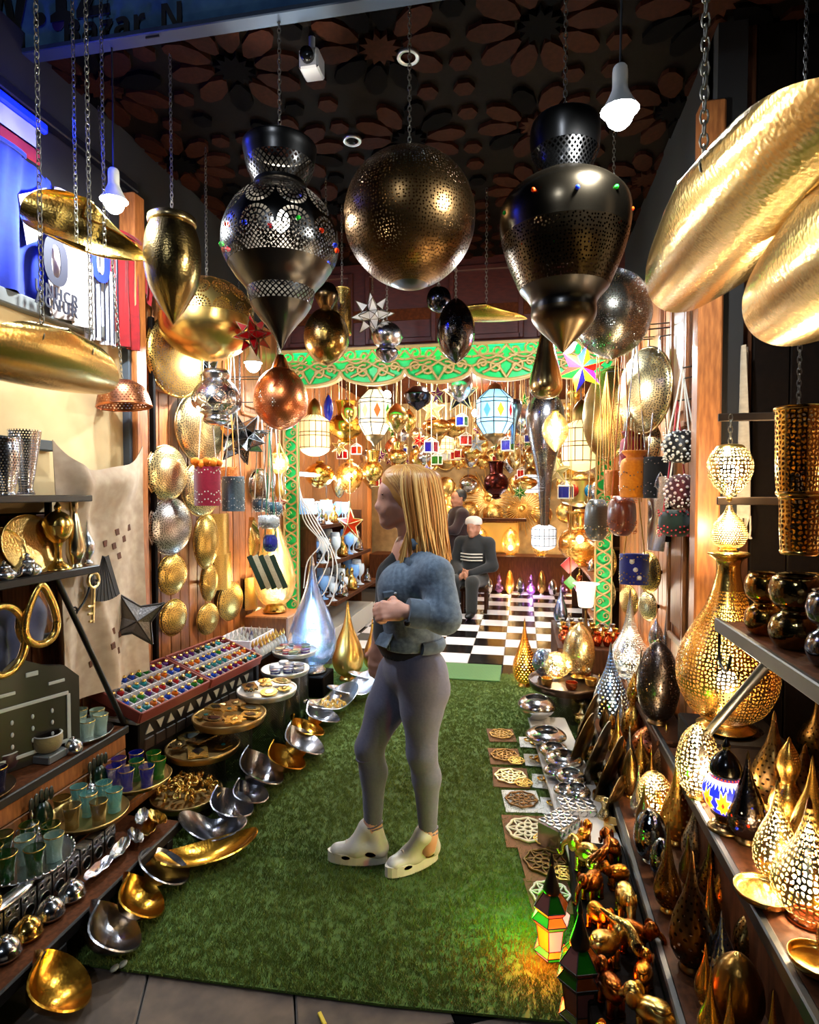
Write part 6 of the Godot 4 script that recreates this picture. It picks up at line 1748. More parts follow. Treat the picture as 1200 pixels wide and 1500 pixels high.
func stained_lantern(label: String, at: Vector3, s: float, lit: bool) -> void:
	var o := thing("stained_lantern", label, "lantern", at, 0.3)
	var cols := [Color(0.95, 0.42, 0.06), Color(0.95, 0.3, 0.18), Color(0.12, 0.62, 0.08), Color(0.95, 0.5, 0.1), Color(0.9, 0.55, 0.5), Color(0.1, 0.5, 0.06)]
	var rings := [[0.55, 0.02], [0.72, 0.12], [0.5, 0.18], [0.62, 0.58], [0.8, 0.68], [0.55, 0.8], [0.72, 0.9], [0.3, 1.15]]
	var lead := Shape.new()
	for j in rings.size() - 1:
		for k in 6:
			var a := TAU * k / 6.0
			var b := TAU * (k + 1) / 6.0
			var p0 := v3(cos(a) * rings[j][0], rings[j][1] * 2.3, sin(a) * rings[j][0]) * s
			var p1 := v3(cos(b) * rings[j][0], rings[j][1] * 2.3, sin(b) * rings[j][0]) * s
			var q0 := v3(cos(a) * rings[j + 1][0], rings[j + 1][1] * 2.3, sin(a) * rings[j + 1][0]) * s
			var q1 := v3(cos(b) * rings[j + 1][0], rings[j + 1][1] * 2.3, sin(b) * rings[j + 1][0]) * s
			lead.tube([p0, q0], s * 0.022, 5)
			lead.tube([q0, q1], s * 0.022, 5)
			if j == 0:
				lead.tube([p0, p1], s * 0.022, 5)
			var nn := (p1 - p0).cross(q0 - p0).normalized()
			if nn.dot(v3(p0.x, 0, p0.z)) < 0:
				nn = -nn
			var c: Color = cols[(k * 2 + j) % 6]
			part(o, "pane", Shape.new().face([p0, p1, q1, q0], nn).mesh(), glow(c, 1.3) if lit and j < 6 else plain(c * 0.4, 0.1))
	part(o, "lead_frame", lead.mesh(), plain(Color(0.02, 0.018, 0.016), 0.4))
	part(o, "cap", Shape.new().lathe(smooth(prof([0.32, 1.13, 0.34, 1.2, 0.2, 1.4, 0.08, 1.6, 0.1, 1.66, 0.04, 1.8, 0, 1.85], s, s * 2.3), 3), 18).mesh(), plain(Color(0.03, 0.025, 0.02), 0.3, 0.5))
	if lit:
		lamp_light(o, v3(-1.0, 1.5, -0.6) * s, Color(0.2, 1.0, 0.1), 0.1, 0.03)
		lamp_light(o, v3(-0.95, 0.8, 0.9) * s, Color(1.0, 0.42, 0.12), 0.16, 0.03)

func right_goods() -> void:
	var r := RandomNumberGenerator.new()
	r.seed = 31
	var dk := plain(Color(0.035, 0.03, 0.028), 0.45)
	var st := thing("lamp_steps", "dark stepped stand crowded with metal lamps along the right side", "display stand")
	part(st, "board", Shape.new().box(v3(0.58, 0.145, -2.4), v3(0.32, 0.03, 3.6), 0.005).mesh(), store.brown[0])
	part(st, "board", Shape.new().box(v3(0.96, 0.405, -1.9), v3(0.64, 0.03, 1.86), 0.005).mesh(), store.brown[0])
	part(st, "board", Shape.new().box(v3(0.69, 0.405, -3.55), v3(0.16, 0.03, 1.3), 0.005).mesh(), store.brown[0])
	part(st, "edge_rail", Shape.new().box(v3(0.42, 0.14, -2.4), v3(0.025, 0.05, 3.6), 0.005).mesh(), dk)
	part(st, "edge_rail", Shape.new().box(v3(0.635, 0.4, -2.5), v3(0.025, 0.05, 3.4), 0.005).mesh(), dk)
	part(st, "riser", Shape.new().box(v3(0.655, 0.28, -2.5), v3(0.02, 0.24, 3.4), 0.003).mesh(), store.brown[1])
	part(st, "riser", Shape.new().box(v3(0.45, 0.07, -2.4), v3(0.02, 0.12, 3.6), 0.003).mesh(), store.brown[1])
	var gold := metal(GOLD, 0.22)
	var goldp := metal(Color(0.84, 0.64, 0.28), 0.26, "sparse")
	var goldl := metal(PALE, 0.25, "fine")
	var dkg := metal(Color(0.46, 0.35, 0.18), 0.26, "sparse")
	var sil := metal(SILVER, 0.2)
	var silp := metal(Color(0.74, 0.76, 0.78), 0.22, "fine")
	var cop := metal(COPPER, 0.26, "sparse")
	var blu := metal(Color(0.6, 0.7, 0.84), 0.2, "sparse")
	# [base and size, style, shade, base, light, label]
	for e in [
		[v3(0.605, 0.16, -2.512), 0.343, 0.06, "tear", goldp, gold, 0.0, "gold and pink teardrop lamp before the glowing white ball lamp"],
		[v3(0.641, 0.16, -2.375), 0.268, 0.049, "tear", metal(Color(0.66, 0.6, 0.5), 0.25, "sparse"), gold, 0.0, "pale teardrop lamp with dark dots in front of the mosaic lamp"],
		[v3(0.637, 0.16, -2.174), 0.298, 0.04, "spire", dkg, gold, 0.0, "slender dark gold spire lamp on the lower step below the mosaic lamp"],
		[v3(0.482, 0.16, -2.094), 0.341, 0.046, "spire", dkg, gold, 0.0, "bronze spire lamp behind the mirrored silver balls"],
		[v3(0.491, 0.16, -1.846), 0.358, 0.06, "tear", metal(Color(0.36, 0.26, 0.15), 0.3, "sparse"), metal(BRONZE, 0.3), 0.0, "dark bronze teardrop lamp in the middle of the lower step"],
		[v3(0.67, 0.16, -2.113), 0.235, 0.045, "tear", goldp, gold, 0.0, "greenish gold teardrop lamp with a bright side on the lower step"],
		[v3(0.705, 0.16, -2.081), 0.227, 0.031, "spire", goldp, gold, 0.0, "thin gold spire lamp right of the greenish teardrop"],
		[v3(0.556, 0.16, -1.917), 0.239, 0.031, "spire", goldp, gold, 0.0, "small gold spire lamp between the dark teardrop and the blue silver one"],
		[v3(0.562, 0.16, -1.81), 0.215, 0.043, "tear", blu, sil, 0.0, "blue silver teardrop lamp with black dots on the lower step"],
		[v3(0.661, 0.16, -1.878), 0.168, 0.046, "egg", dkg, gold, 0.0, "dark gold egg lamp behind the large smooth one"],
		[v3(0.558, 0.16, -1.664), 0.202, 0.064, "egg", metal(Color(0.5, 0.36, 0.16), 0.3, "", 0.3), gold, 0.0, "large smooth dark gold egg lamp at the bottom of the lower step"],
		[v3(0.705, 0.16, -1.755), 0.204, 0.052, "egg", metal(Color(0.5, 0.38, 0.18), 0.3), gold, 0.0, "pointed brass leaf lamp at the bottom right"],
		[v3(0.48, 0.16, -2.37), 0.203, 0.06, "ball", metal(Color(0.55, 0.57, 0.6), 0.08, "", 0.6), sil, 0.0, "mirrored silver ball lamp at the front of the lower step"],
		[v3(0.494, 0.16, -2.25), 0.16, 0.039, "ball", metal(Color(0.5, 0.54, 0.6), 0.08, "", 0.6), sil, 0.0, "small mirrored ball lamp right of the larger mirrored one"],
		[v3(0.556, 0.16, -2.675), 0.213, 0.073, "ball", goldl, gold, 0.9, "glowing white ball lamp on the lower step"],
		[v3(0.496, 0.16, -2.697), 0.234, 0.035, "spire", silp, sil, 0.0, "thin silver spire lamp left of the glowing white ball"],
		[v3(0.647, 0.42, -2.378), 0.285, 0.077, "egg", metal(PALE, 0.25, "lace"), gold, 1.2, "glowing gold filigree lamp left of the mosaic lamp"],
		[v3(0.888, 0.42, -2.334), 0.363, 0.076, "tear", dkg, gold, 0.0, "dark brass long necked lamp under the right shelf"],
		[v3(0.868, 0.42, -2.621), 0.225, 0.111, "ball", metal(Color(0.3, 0.25, 0.2), 0.3, "rosette"), metal(BRONZE, 0.3), 0.0, "large dark bronze ball lamp with filigree behind the mosaic lamp"],
		[v3(0.722, 0.42, -2.096), 0.307, 0.06, "tear", metal(Color(0.36, 0.34, 0.36), 0.15, "", 0.6), metal(BRONZE, 0.3), 0.0, "dark teardrop lamp studded with coloured beads beside the mosaic lamp"],
		[v3(0.73, 0.42, -1.888), 0.312, 0.062, "tear", goldl, gold, 0.7, "glowing gold teardrop lamp in the middle of the upper step"],
		[v3(0.75, 0.42, -1.738), 0.339, 0.087, "tear", metal(PALE, 0.25, "lace"), metal(COPPER, 0.25), 0.9, "large glowing gold filigree lamp on a copper base at the right edge"],
		[v3(1.012, 0.42, -2.387), 0.227, 0.087, "tear", metal(Color(0.4, 0.3, 0.18), 0.3, "sparse"), metal(BRONZE, 0.3), 0.0, "dark bronze lamp at the right edge behind the glowing ones"],
		[v3(1.182, 0.42, -2.693), 0.339, 0.07, "onion", dkg, gold, 0.0, "dark brass onion lamp under the shelf at the right edge"],
		[v3(0.65, 0.42, -3.872), 0.552, 0.127, "spire", silp, sil, 1.3, "tall silver teardrop lamp with a needle tip by the right wall"],
		[v3(0.519, 0.16, -3.723), 0.512, 0.102, "tear", blu, sil, 0.7, "glowing blue white teardrop lamp with pale neck on the right"],
		[v3(0.753, 0.42, -3.63), 0.427, 0.067, "gourd", silp, sil, 0.0, "silver gourd lamp right of the tall silver teardrop"],
		[v3(0.794, 0.42, -3.567), 0.496, 0.058, "spire", silp, sil, 0.0, "thin silver spire lamp behind the silver gourd lamp"],
		[v3(0.66, 0.42, -3.12), 0.42, 0.1, "egg", metal(Color(0.32, 0.28, 0.26), 0.28, "fine"), metal(BRONZE, 0.3), 0.0, "dark brown egg lamp left of the huge gold bottle"],
		[v3(0.678, 0.42, -3.266), 0.157, 0.064, "ball", goldp, gold, 0.0, "small gold ball lamp in front of the dark brown egg lamp"],
		[v3(0.672, 0.16, -3.268), 0.288, 0.11, "onion", cop, metal(COPPER, 0.25), 0.0, "copper onion lamp on the lower step before the small gold ball"],
		[v3(0.607, 0.16, -3.462), 0.409, 0.064, "gourd", goldp, gold, 0.0, "gold gourd lamp with a thin tip left of the copper onion lamp"],
		[v3(0.498, 0.16, -3.284), 0.256, 0.054, "spire", goldp, gold, 0.0, "small gold spire lamp in front of the blue white teardrop"],
		[v3(0.534, 0.16, -3.148), 0.237, 0.045, "spire", silp, sil, 0.0, "small silver spire lamp beside the gold ones on the lower step"],
		[v3(0.565, 0.16, -3.029), 0.251, 0.05, "tear", goldp, gold, 0.0, "small gold teardrop lamp below the copper onion lamp"],
		[v3(0.677, 0.16, -3.016), 0.298, 0.065, "tear", metal(Color(0.6, 0.5, 0.4), 0.3, "fine"), gold, 0.0, "pale grey gold teardrop lamp next to the copper onion lamp"],
		[v3(0.82, 0.16, -3.431), 0.3, 0.056, "gourd", goldp, gold, 0.0, "gold gourd lamp under the dark brown egg lamp"],
		[v3(0.716, 0.16, -2.861), 0.329, 0.056, "spire", goldp, gold, 0.0, "gold spire lamp left of the glowing filigree lamp"],
		[v3(0.558, 0.16, -3.567), 0.277, 0.051, "tear", silp, sil, 0.0, "little silver teardrop lamp between gold ones on the right"],
		[v3(0.015, 0.002, -4.871), 0.558, 0.093, "tear", goldp, gold, 0.5, "gold teardrop lamp standing alone at the edge of the chequered floor"],
		[v3(0.388, 0.27, -4.316), 0.385, 0.11, "egg", goldl, gold, 0.0, "gold pierced egg lamp above the plate of copper cups"],
		[v3(0.233, 0.27, -4.286), 0.178, 0.1, "ball", goldl, gold, 1.0, "glowing gold ball lamp on the low round table"],
		[v3(0.14, 0.27, -4.301), 0.194, 0.072, "ball", blu, sil, 0.0, "pale blue ball lamp behind the glowing gold ball"],
		[v3(0.32, 0.422, -5.3), 0.36, 0.06, "tear", metal(Color(0.55, 0.6, 0.75), 0.2, "", 0.4), sil, 0.0, "small blue grey teardrop lamp at the right of the chequered floor"]]:
		stand("table_lamp", e[7], e[0], e[1], e[2], e[3], e[4], e[5], e[6], "", 0.12 if e[2] > 0.05 else 0.08)
	# the rest of the crowd between them
	var kinds := [["spire", dkg, "dark gold spire"], ["tear", goldp, "gold teardrop"], ["tear", metal(Color(0.5, 0.36, 0.18), 0.28, "fine"), "bronze teardrop"], ["onion", cop, "copper onion"], ["spire", goldp, "bright gold spire"], ["egg", dkg, "dark gold egg"], ["tear", silp, "silver teardrop"], ["gourd", goldp, "gold gourd"]]
	for zone in [[0.485, 0.6, -1.3, -4.05, 0.16, 0.105, "lower step", 0.032, 0.2], [0.73, 1.2, -1.25, -2.75, 0.42, 0.15, "upper step", 0.052, 0.3], [0.69, 0.72, -3.0, -4.1, 0.42, 0.12, "upper step by the wall", 0.036, 0.24]]:
		var z: float = zone[2]
		while z > zone[3]:
			var x: float = zone[0]
			while x <= zone[1]:
				var p := v3(x + r.randf_range(-0.012, 0.012), zone[4], z + r.randf_range(-0.015, 0.015))
				var free := true
				for o in get_children():
					if (str(o.name).begins_with("table_lamp") or str(o.name).begins_with("mosaic") or str(o.name).begins_with("brass_dish") or str(o.name).begins_with("bottle")) and Vector2(o.position.x - p.x, o.position.z - p.z).length() < zone[5] * (0.8 if "bottle" not in str(o.name) else 1.9):
						free = false
				if free:
					var kd: Array = kinds[r.randi() % 8]
					var q := r.randf_range(0.85, 1.2)
					stand("table_lamp", "small unlit %s lamp packed among others on the %s" % [kd[2], zone[6]], p, zone[8] * q, zone[7] * q, kd[0], kd[1], gold, 0.0, "%s lamps packed on the %s" % [kd[2], zone[6]], 0.05)
				x += zone[5]
			z -= zone[5]
	# mosaic lamp
	var mo := thing("mosaic_lamp", "glowing mosaic glass lamp with blue waves and a yellow flower", "lamp", v3(0.676, 0.42, -2.16))
	part(mo, "base", Shape.new().lathe(smooth(prof([0, 0, 0.05, 0, 0.052, 0.015, 0.03, 0.03, 0.035, 0.05, 0.045, 0.06]), 3), 24).mesh(), metal(BRONZE, 0.25))
	var mos := glow(Color(1, 1, 1), 1.6)
	var mm := mos.duplicate() as StandardMaterial3D
	mm.emission_texture = mosaic()
	mm.albedo_texture = mosaic()
	mm.emission = Color.BLACK
	part(mo, "globe", Shape.new().ball(v3(0, 0.13, 0), v3(0.072, 0.075, 0.072), 32).mesh(), mm)
	part(mo, "cap", Shape.new().lathe(smooth(prof([0.045, 0.19, 0.05, 0.2, 0.05, 0.215, 0.045, 0.235, 0.028, 0.26, 0.012, 0.275, 0.014, 0.29, 0.005, 0.31, 0, 0.32]), 3), 24).mesh(), plain(Color(0.02, 0.02, 0.02), 0.15, 0.3))
	lamp_light(mo, v3(0, 0.13, 0), Color(0.95, 0.85, 0.8), 0.3, 0.03)
	for k in 30:
		var a := k * 2.4
		var y := 0.06 + 0.004 * k
		part(get_node(NodePath(stand_named("studded"))), "bead", bead_mesh(), plain([Color(0.7, 0.15, 0.03), Color(0.1, 0.15, 0.6), Color(0.75, 0.75, 0.75)][k % 3], 0.1), T(cos(a) * (0.058 - 0.0002 * k * k * 0.2), y, sin(a) * (0.058 - 0.0002 * k * k * 0.2)))
	vessel("brass_dish", "shallow brass dish leaning on the upper step below the glowing lamps", "dish", v3(0.664, 0.425, -1.797), 0.075, 0.03, [0.5, 0, 0.9, 0.4, 1, 1, 0.93, 1, 0.8, 0.5, 0, 0.2], metal(BRASS, 0.25, "", 0.3))
	vessel("brass_dish", "gold rimmed dish at the bottom right corner", "dish", v3(0.691, 0.425, -1.552), 0.06, 0.03, [0.5, 0, 0.9, 0.4, 1, 1, 0.93, 1, 0.8, 0.5, 0, 0.2], gold)
	# low bench: silver bowls, ovals, graters
	var be := thing("low_bench", "narrow pale bench carrying silver bowls at the right of the carpet", "bench", v3(0.24, 0.012, -3.15))
	part(be, "board", Shape.new().box(v3(0, 0.07, 0), v3(0.24, 0.02, 1.7), 0.004, Basis(Vector3.UP, 0.1)).mesh(), plain(Color(0.6, 0.58, 0.56), 0.5))
	for z in [-0.7, 0.0, 0.7]:
		part(be, "foot", Shape.new().box(v3(z * 0.1, 0.03, z), v3(0.2, 0.06, 0.04), 0.003).mesh(), dk)
	var bowlp := [0.4, 0, 0.45, 0.05, 0.85, 0.35, 1, 0.6, 0.85, 0.85, 0.6, 1, 0.6, 1, 0.55, 0.97, 0.8, 0.8, 0.9, 0.6, 0.6, 0.2, 0, 0.12]
	for e in [[v3(0.092, 0.09, -3.964), 0.1, 0.12, "large silver bowl with inturned rim nearest the round table"], [v3(0.138, 0.09, -3.56), 0.095, 0.075, "silver ashtray bowl with a flat sloping lid, second on the bench"], [v3(0.175, 0.09, -3.365), 0.065, 0.07, "small silver bowl stacked among others on the bench"], [v3(0.219, 0.09, -3.24), 0.08, 0.08, "wide silver bowl in the middle of the bench"], [v3(0.241, 0.09, -3.063), 0.06, 0.07, "silver cup bowl with a flared rim on the bench"], [v3(0.262, 0.09, -2.931), 0.05, 0.06, "small mirrored silver bowl at the near end of the bench"], [v3(0.164, 0.09, -3.137), 0.045, 0.055, "little silver bowl on the carpet side of the bench"], [v3(0.206, 0.09, -2.947), 0.045, 0.05, "little silver bowl beside the graters"]]:
		vessel("silver_bowl", e[3], "bowl", e[0], e[1] * 1.25, e[2] * 1.15, bowlp, metal(Color(0.8, 0.8, 0.8), 0.16), "", 30)
	for e in [[v3(0.291, 0.012, -3.263), 0.1, 0.2, "tall bronze oval tray leaning beside the silver bowls"], [v3(0.352, 0.012, -3.115), 0.1, 0.21, "engraved silver grey oval tray leaning in the middle"], [v3(0.394, 0.012, -2.978), 0.1, 0.2, "wide gold oval tray leaning in front of the lamps"], [v3(0.395, 0.012, -2.84), 0.075, 0.13, "smaller beige oval tray leaning nearest the graters"], [v3(0.354, 0.012, -3.594), 0.09, 0.2, "dark gilt oval tray leaning behind the others"]]:
		var o := thing("oval_tray", e[3], "tray", e[0] + v3(0.04, e[2] * 0.95, 0))
		var q := Basis(Vector3.UP, -0.5) * Basis(Vector3.BACK, 1.25)
		var t := Transform3D(q * Basis.from_scale(v3(e[2], 0.1, e[1])), Vector3.ZERO)
		part(o, "plate", Shape.new().lathe(prof([0, 0, 0.7, 0.02, 0.8, 0.2, 1, 0.25, 1, 0.32, 0.78, 0.28, 0.68, 0.1, 0, 0.08]), 36, 0.2, 0, 0.0, t).mesh(), metal([BRONZE, Color(0.5, 0.45, 0.38), Color(0.6, 0.48, 0.26), Color(0.55, 0.45, 0.3), Color(0.5, 0.42, 0.22)][int(e[2] * 100) % 5], 0.28, "", 0.3))
	for e in [[v3(0.23, 0.012, -2.826), "pierced silver box grater lying in front of the oval trays", 0.2], [v3(0.15, 0.012, -2.658), "dark pierced silver tray leaning on the pale bench end", 0.9]]:
		var o := thing("pierced_box", e[1], "box", e[0], e[2])
		part(o, "box", Shape.new().box(v3(0.02, 0.06, 0), v3(0.16, 0.11, 0.12), 0.006).mesh(), sil)
		for a in 4:
			for b in 3:
				for sd in 2:
					var s := Shape.new().lathe(prof([0.013, 0, 0.019, 0, 0.019, 0.004, 0.013, 0.004]), 8, 0.1, 0, 0.0, Transform3D(Basis(), v3(-0.04 + 0.04 * a, 0.116, -0.04 + 0.04 * b)) if sd == 0 else Transform3D(rot(v3(90, 0, 0)), v3(-0.04 + 0.04 * a, 0.022 + 0.036 * b, 0.06)))
					part(o, "ring", s.mesh(), sil)
	for k in 22:
		var zz := -2.62 - 0.085 * k
		var kd2: int = k % 3
		vessel(["brass_bowl", "brass_goblet", "brass_vase"][kd2], "%s standing between the oval trays and the lamp step" % ["small brass bowl", "brass goblet", "pierced brass vase"][kd2], ["bowl", "goblet", "vase"][kd2], v3(0.37 + 0.02 * (k % 2), 0.012, zz), 0.036, [0.06, 0.11, 0.16][kd2], [[0.5, 0, 0.9, 0.4, 1, 1, 0.93, 1, 0.8, 0.5, 0, 0.2], [0.6, 0, 0.6, 0.05, 0.15, 0.15, 0.15, 0.4, 0.9, 0.65, 1, 1, 0.9, 1], [0.6, 0, 1, 0.3, 0.8, 0.6, 0.4, 0.8, 0.7, 1, 0.6, 1]][kd2], [metal(GOLD, 0.2), metal(BRASS, 0.2), goldl][kd2], "%s by the lamp step" % ["brass bowls", "brass goblets", "brass vases"][kd2], 18)
	# trivets and hooks on cards along the carpet
	var card := [plain(Color(0.42, 0.27, 0.15), 0.9), plain(Color(0.75, 0.74, 0.72), 0.7)]
	var k2 := 0
	for e in [[v3(-0.13, 0.012, -3.83), 0.17, 0, "upper cardboard sheet under a brass flower trivet"], [v3(-0.1, 0.012, -3.52), 0.18, 0, "second cardboard sheet under a pierced flower trivet"], [v3(-0.06, 0.012, -3.26), 0.19, 0, "third cardboard sheet under a round flower trivet"], [v3(0.0, 0.012, -3.02), 0.18, 1, "white card under a bronze lace trivet"], [v3(0.03, 0.012, -2.75), 0.22, 0, "wide cardboard sheet under a bright cream trivet"], [v3(0.1, 0.012, -2.52), 0.2, 0, "cardboard sheet under dark lace plates"], [v3(0.11, 0.012, -2.32), 0.17, 0, "nearest cardboard sheet under a white ring trivet"], [v3(0.05, 0.012, -3.75), 0.13, 1, "upper white card with a gilt wall hook"], [v3(0.08, 0.012, -3.5), 0.13, 1, "second white card with a gilt wall hook"], [v3(0.12, 0.012, -3.25), 0.13, 1, "third white card with a gilt wall hook"], [v3(0.16, 0.012, -3.0), 0.13, 1, "nearest white card with a dark wall hook"]]:
		var m: Material = card[e[2]]
		solo("card_sheet", Shape.new().box(v3(0, 0.002 + 0.001 * (k2 % 3), 0), v3(e[1], 0.003, e[1] * 1.2), 0.0, Basis(Vector3.UP, 0.1 + r.randf_range(-0.1, 0.1))).mesh(), m, e[3], "card", Transform3D(Basis(), e[0]))
		var tm: Material = [metal(Color(0.6, 0.46, 0.24), 0.4), metal(Color(0.55, 0.4, 0.2), 0.4), metal(PALE, 0.4), metal(Color(0.45, 0.32, 0.18), 0.4), plain(Color(0.8, 0.74, 0.6), 0.5), metal(Color(0.4, 0.3, 0.16), 0.4), plain(Color(0.8, 0.76, 0.68), 0.5)][k2 % 7]
		if k2 < 7:
			solo("lace_trivet", fret_disc(e[1] * 0.42, 8, 0.01), tm, "%s round pierced trivet on the %s" % [["brass", "bronze", "pale gold", "dark bronze", "cream", "brown", "white"][k2], e[3].split(" under ")[0]], "trivet", Transform3D(Basis(), e[0] + v3(0, 0.012, 0)))
			if k2 in [1, 2, 4, 5]:
				solo("lace_trivet", fret_disc(0.045, 6, 0.01), metal(GOLD, 0.35), "small gold pierced plate beside the trivet on the %s" % e[3].split(" under ")[0], "trivet", Transform3D(Basis(), e[0] + v3(0.07, 0.016, 0.07)))
		else:
			var o := thing("wall_hook", "gilt wall hook with a scroll lying on the %s" % e[3].split(" with ")[0], "hook", e[0] + v3(0.01, 0.014, 0), 0.2)
			part(o, "plate", Shape.new().ball(Vector3.ZERO, v3(0.018, 0.006, 0.05), 12).mesh(), gold)
			part(o, "arm", Shape.new().tube(curve([v3(0, 0, -0.03), v3(0.01, 0.025, 0.02), v3(0.0, 0.03, 0.07), v3(0, 0.012, 0.1)]), 0.007, 6).mesh(), gold)
			for s in [-1.0, 1.0]:
				part(o, "scroll", Shape.new().tube(curve([v3(0, 0.004, 0), v3(0.03 * s, 0.006, 0.02), v3(0.045 * s, 0.006, -0.01), v3(0.025 * s, 0.006, -0.02)]), 0.005, 5).mesh(), gold)
		k2 += 1
	# gilt figurines heaped at the near end
	solo("figurine_stand", Shape.new().box(Vector3.ZERO, v3(0.22, 0.1, 1.2), 0.006).mesh(), store.dark, "low dark block under the heap of gilt figurines", "stand", T(0.3, 0.06, -1.95))
	var fig := [metal(Color(0.8, 0.5, 0.14), 0.2, "", 0.8), metal(Color(0.55, 0.3, 0.1), 0.22, "", 0.8), metal(GOLD, 0.2, "", 0.8)]
	var where := ["by the graters", "behind the stained glass lantern", "in the middle of the heap", "towards the lamp step", "near the black lantern", "at the bottom of the heap"]
	for k in 15:
		var z := -2.5 + 0.078 * k
		elephant("%s gilt elephant figurine %s, %s" % [["bright", "dark", "yellow"][k % 3], where[mini(k * 2 / 5, 5)], "by the step" if k % 2 else "by the carpet"], v3(0.25 + 0.1 * (k % 2), 0.112, z), 0.085 + 0.012 * (k % 3), fig[k % 3], 1.2 + 0.7 * k, "gilt elephants heaped at the right")
	for k in 2:
		var o := thing("gilt_horn", "curved gilt horn lying on the heap of figurines, %s" % ["nearest the graters", "nearest the black lantern"][k], "horn", v3(0.3, 0.222, -2.3 + 0.4 * k), 0.8 + k * 1.5)
		var path := curve([v3(-0.06, -0.02, 0), v3(-0.02, 0.007, 0.012), v3(0.026, 0.012, 0.0), v3(0.06, 0.03, -0.02)], 5)
		var rad := []
		for j in path.size():
			rad.append(lerpf(0.022, 0.005, float(j) / path.size()))
		part(o, "horn", Shape.new().tube(path, rad, 10).mesh(), fig[(k + 1) % 3])
		part(o, "mouth", Shape.new().lathe(prof([0.018, 0, 0.026, 0.004, 0.024, 0.008, 0.018, 0.01]), 14, 0.1, 0, 0.0, Transform3D(rot(v3(0, 0, 50)), v3(-0.062, -0.022, 0))).mesh(), metal(GOLD, 0.2))
	stained_lantern("glowing stained glass lantern in orange and green on the carpet edge", v3(0.1, 0.014, -2.02), 0.082, true)
	stained_lantern("unlit dark stained glass lantern in front of the glowing one", v3(0.17, 0.014, -1.78), 0.085, false)
	for e in [[v3(0.34, 0.112, -1.5), "jewelled silver figurine pot with a red stone at the bottom"], [v3(0.34, 0.112, -1.38), "jewelled figurine pot with a green stone at the bottom"]]:
		var o := thing("jewelled_pot", e[1], "pot", e[0])
		part(o, "pot", Shape.new().lathe(smooth(prof([0, 0, 0.03, 0, 0.05, 0.04, 0.045, 0.08, 0.02, 0.1, 0.03, 0.13, 0.012, 0.15, 0, 0.16]), 3), 20).mesh(), metal(Color(0.45, 0.45, 0.46), 0.15))
		for k in 10:
			var a := TAU * k / 10.0
			part(o, "stone", Shape.new().ball(v3(cos(a) * 0.05, 0.045, sin(a) * 0.05), Vector3.ONE * 0.01, 8).mesh(), plain(Color(0.5, 0.02, 0.03) if "red" in e[1] else Color(0.02, 0.35, 0.08), 0.1))
	# low round table towards the archway with plates and copper cups
	drum_table("low round table with brass plates and copper cups at the right", v3(0.3, 0.255, -4.25), 0.26, metal(Color(0.3, 0.24, 0.2), 0.35))
	for k in 6:
		var a := TAU * k / 6.0 + 0.4
		var cs := Color(0.75, 0.42, 0.25) if k % 2 else GOLD
		vessel("flat_cup", "%s cup at the %s of the low round table" % ["copper" if k % 2 else "gold", ["front", "carpet side", "near left", "back", "wall side", "near right"][k]], "cup", v3(0.3 + cos(a) * 0.17, 0.257, -4.25 + sin(a) * 0.17), 0.04, 0.045, [0.7, 0, 0.9, 0.3, 1, 1, 0.92, 1, 0.8, 0.3, 0, 0.15], metal(cs, 0.22))
	solo("goods_ledge", Shape.new().box(Vector3.ZERO, v3(0.5, 0.42, 1.0), 0.006).mesh(), store.brown[0], "wooden ledge for copper and gold ware at the right of the archway", "ledge", T(0.5, 0.212, -5.0))
	for k in 22:
		var cs2 := [Color(0.8, 0.36, 0.18), GOLD, SILVER][(k / 8) % 3] as Color
		var o := thing("metal_jug", "small %s jug on the crowded ledge right of the archway" % ["copper", "gold", "silver"][(k / 8) % 3], "jug", v3(0.32 + 0.075 * (k % 6), 0.422, -4.62 - 0.16 * (k / 6)), k * 0.7, "%s jugs on the ledge" % ["copper", "gold", "silver"][(k / 8) % 3])
		part(o, "body", cup_jug(), metal(cs2, 0.2, "", 0.3))
		part(o, "handle", Shape.new().tube(curve([v3(-0.02, 0.08, 0), v3(-0.05, 0.07, 0), v3(-0.045, 0.035, 0), v3(-0.028, 0.025, 0)]), 0.004, 5).mesh() if not store.has("jugh") else store.jugh, metal(cs2, 0.2))

func cup_jug() -> ArrayMesh:
	if not store.has("jug"):
		store.jug = Shape.new().lathe(smooth(prof([0, 0, 0.022, 0, 0.033, 0.025, 0.034, 0.05, 0.02, 0.075, 0.026, 0.1, 0.022, 0.098]), 3), 16).mesh()
	return store.jug

func bead_mesh() -> ArrayMesh:
	if not store.has("bead"):
		store.bead = Shape.new().ball(Vector3.ZERO, Vector3.ONE * 0.006, 6).mesh()
	return store.bead

func stand_named(word: String) -> String:
	for o in get_children():
		if o.has_meta("label") and word in str(o.get_meta("label")):
			return str(o.name)
	return ""

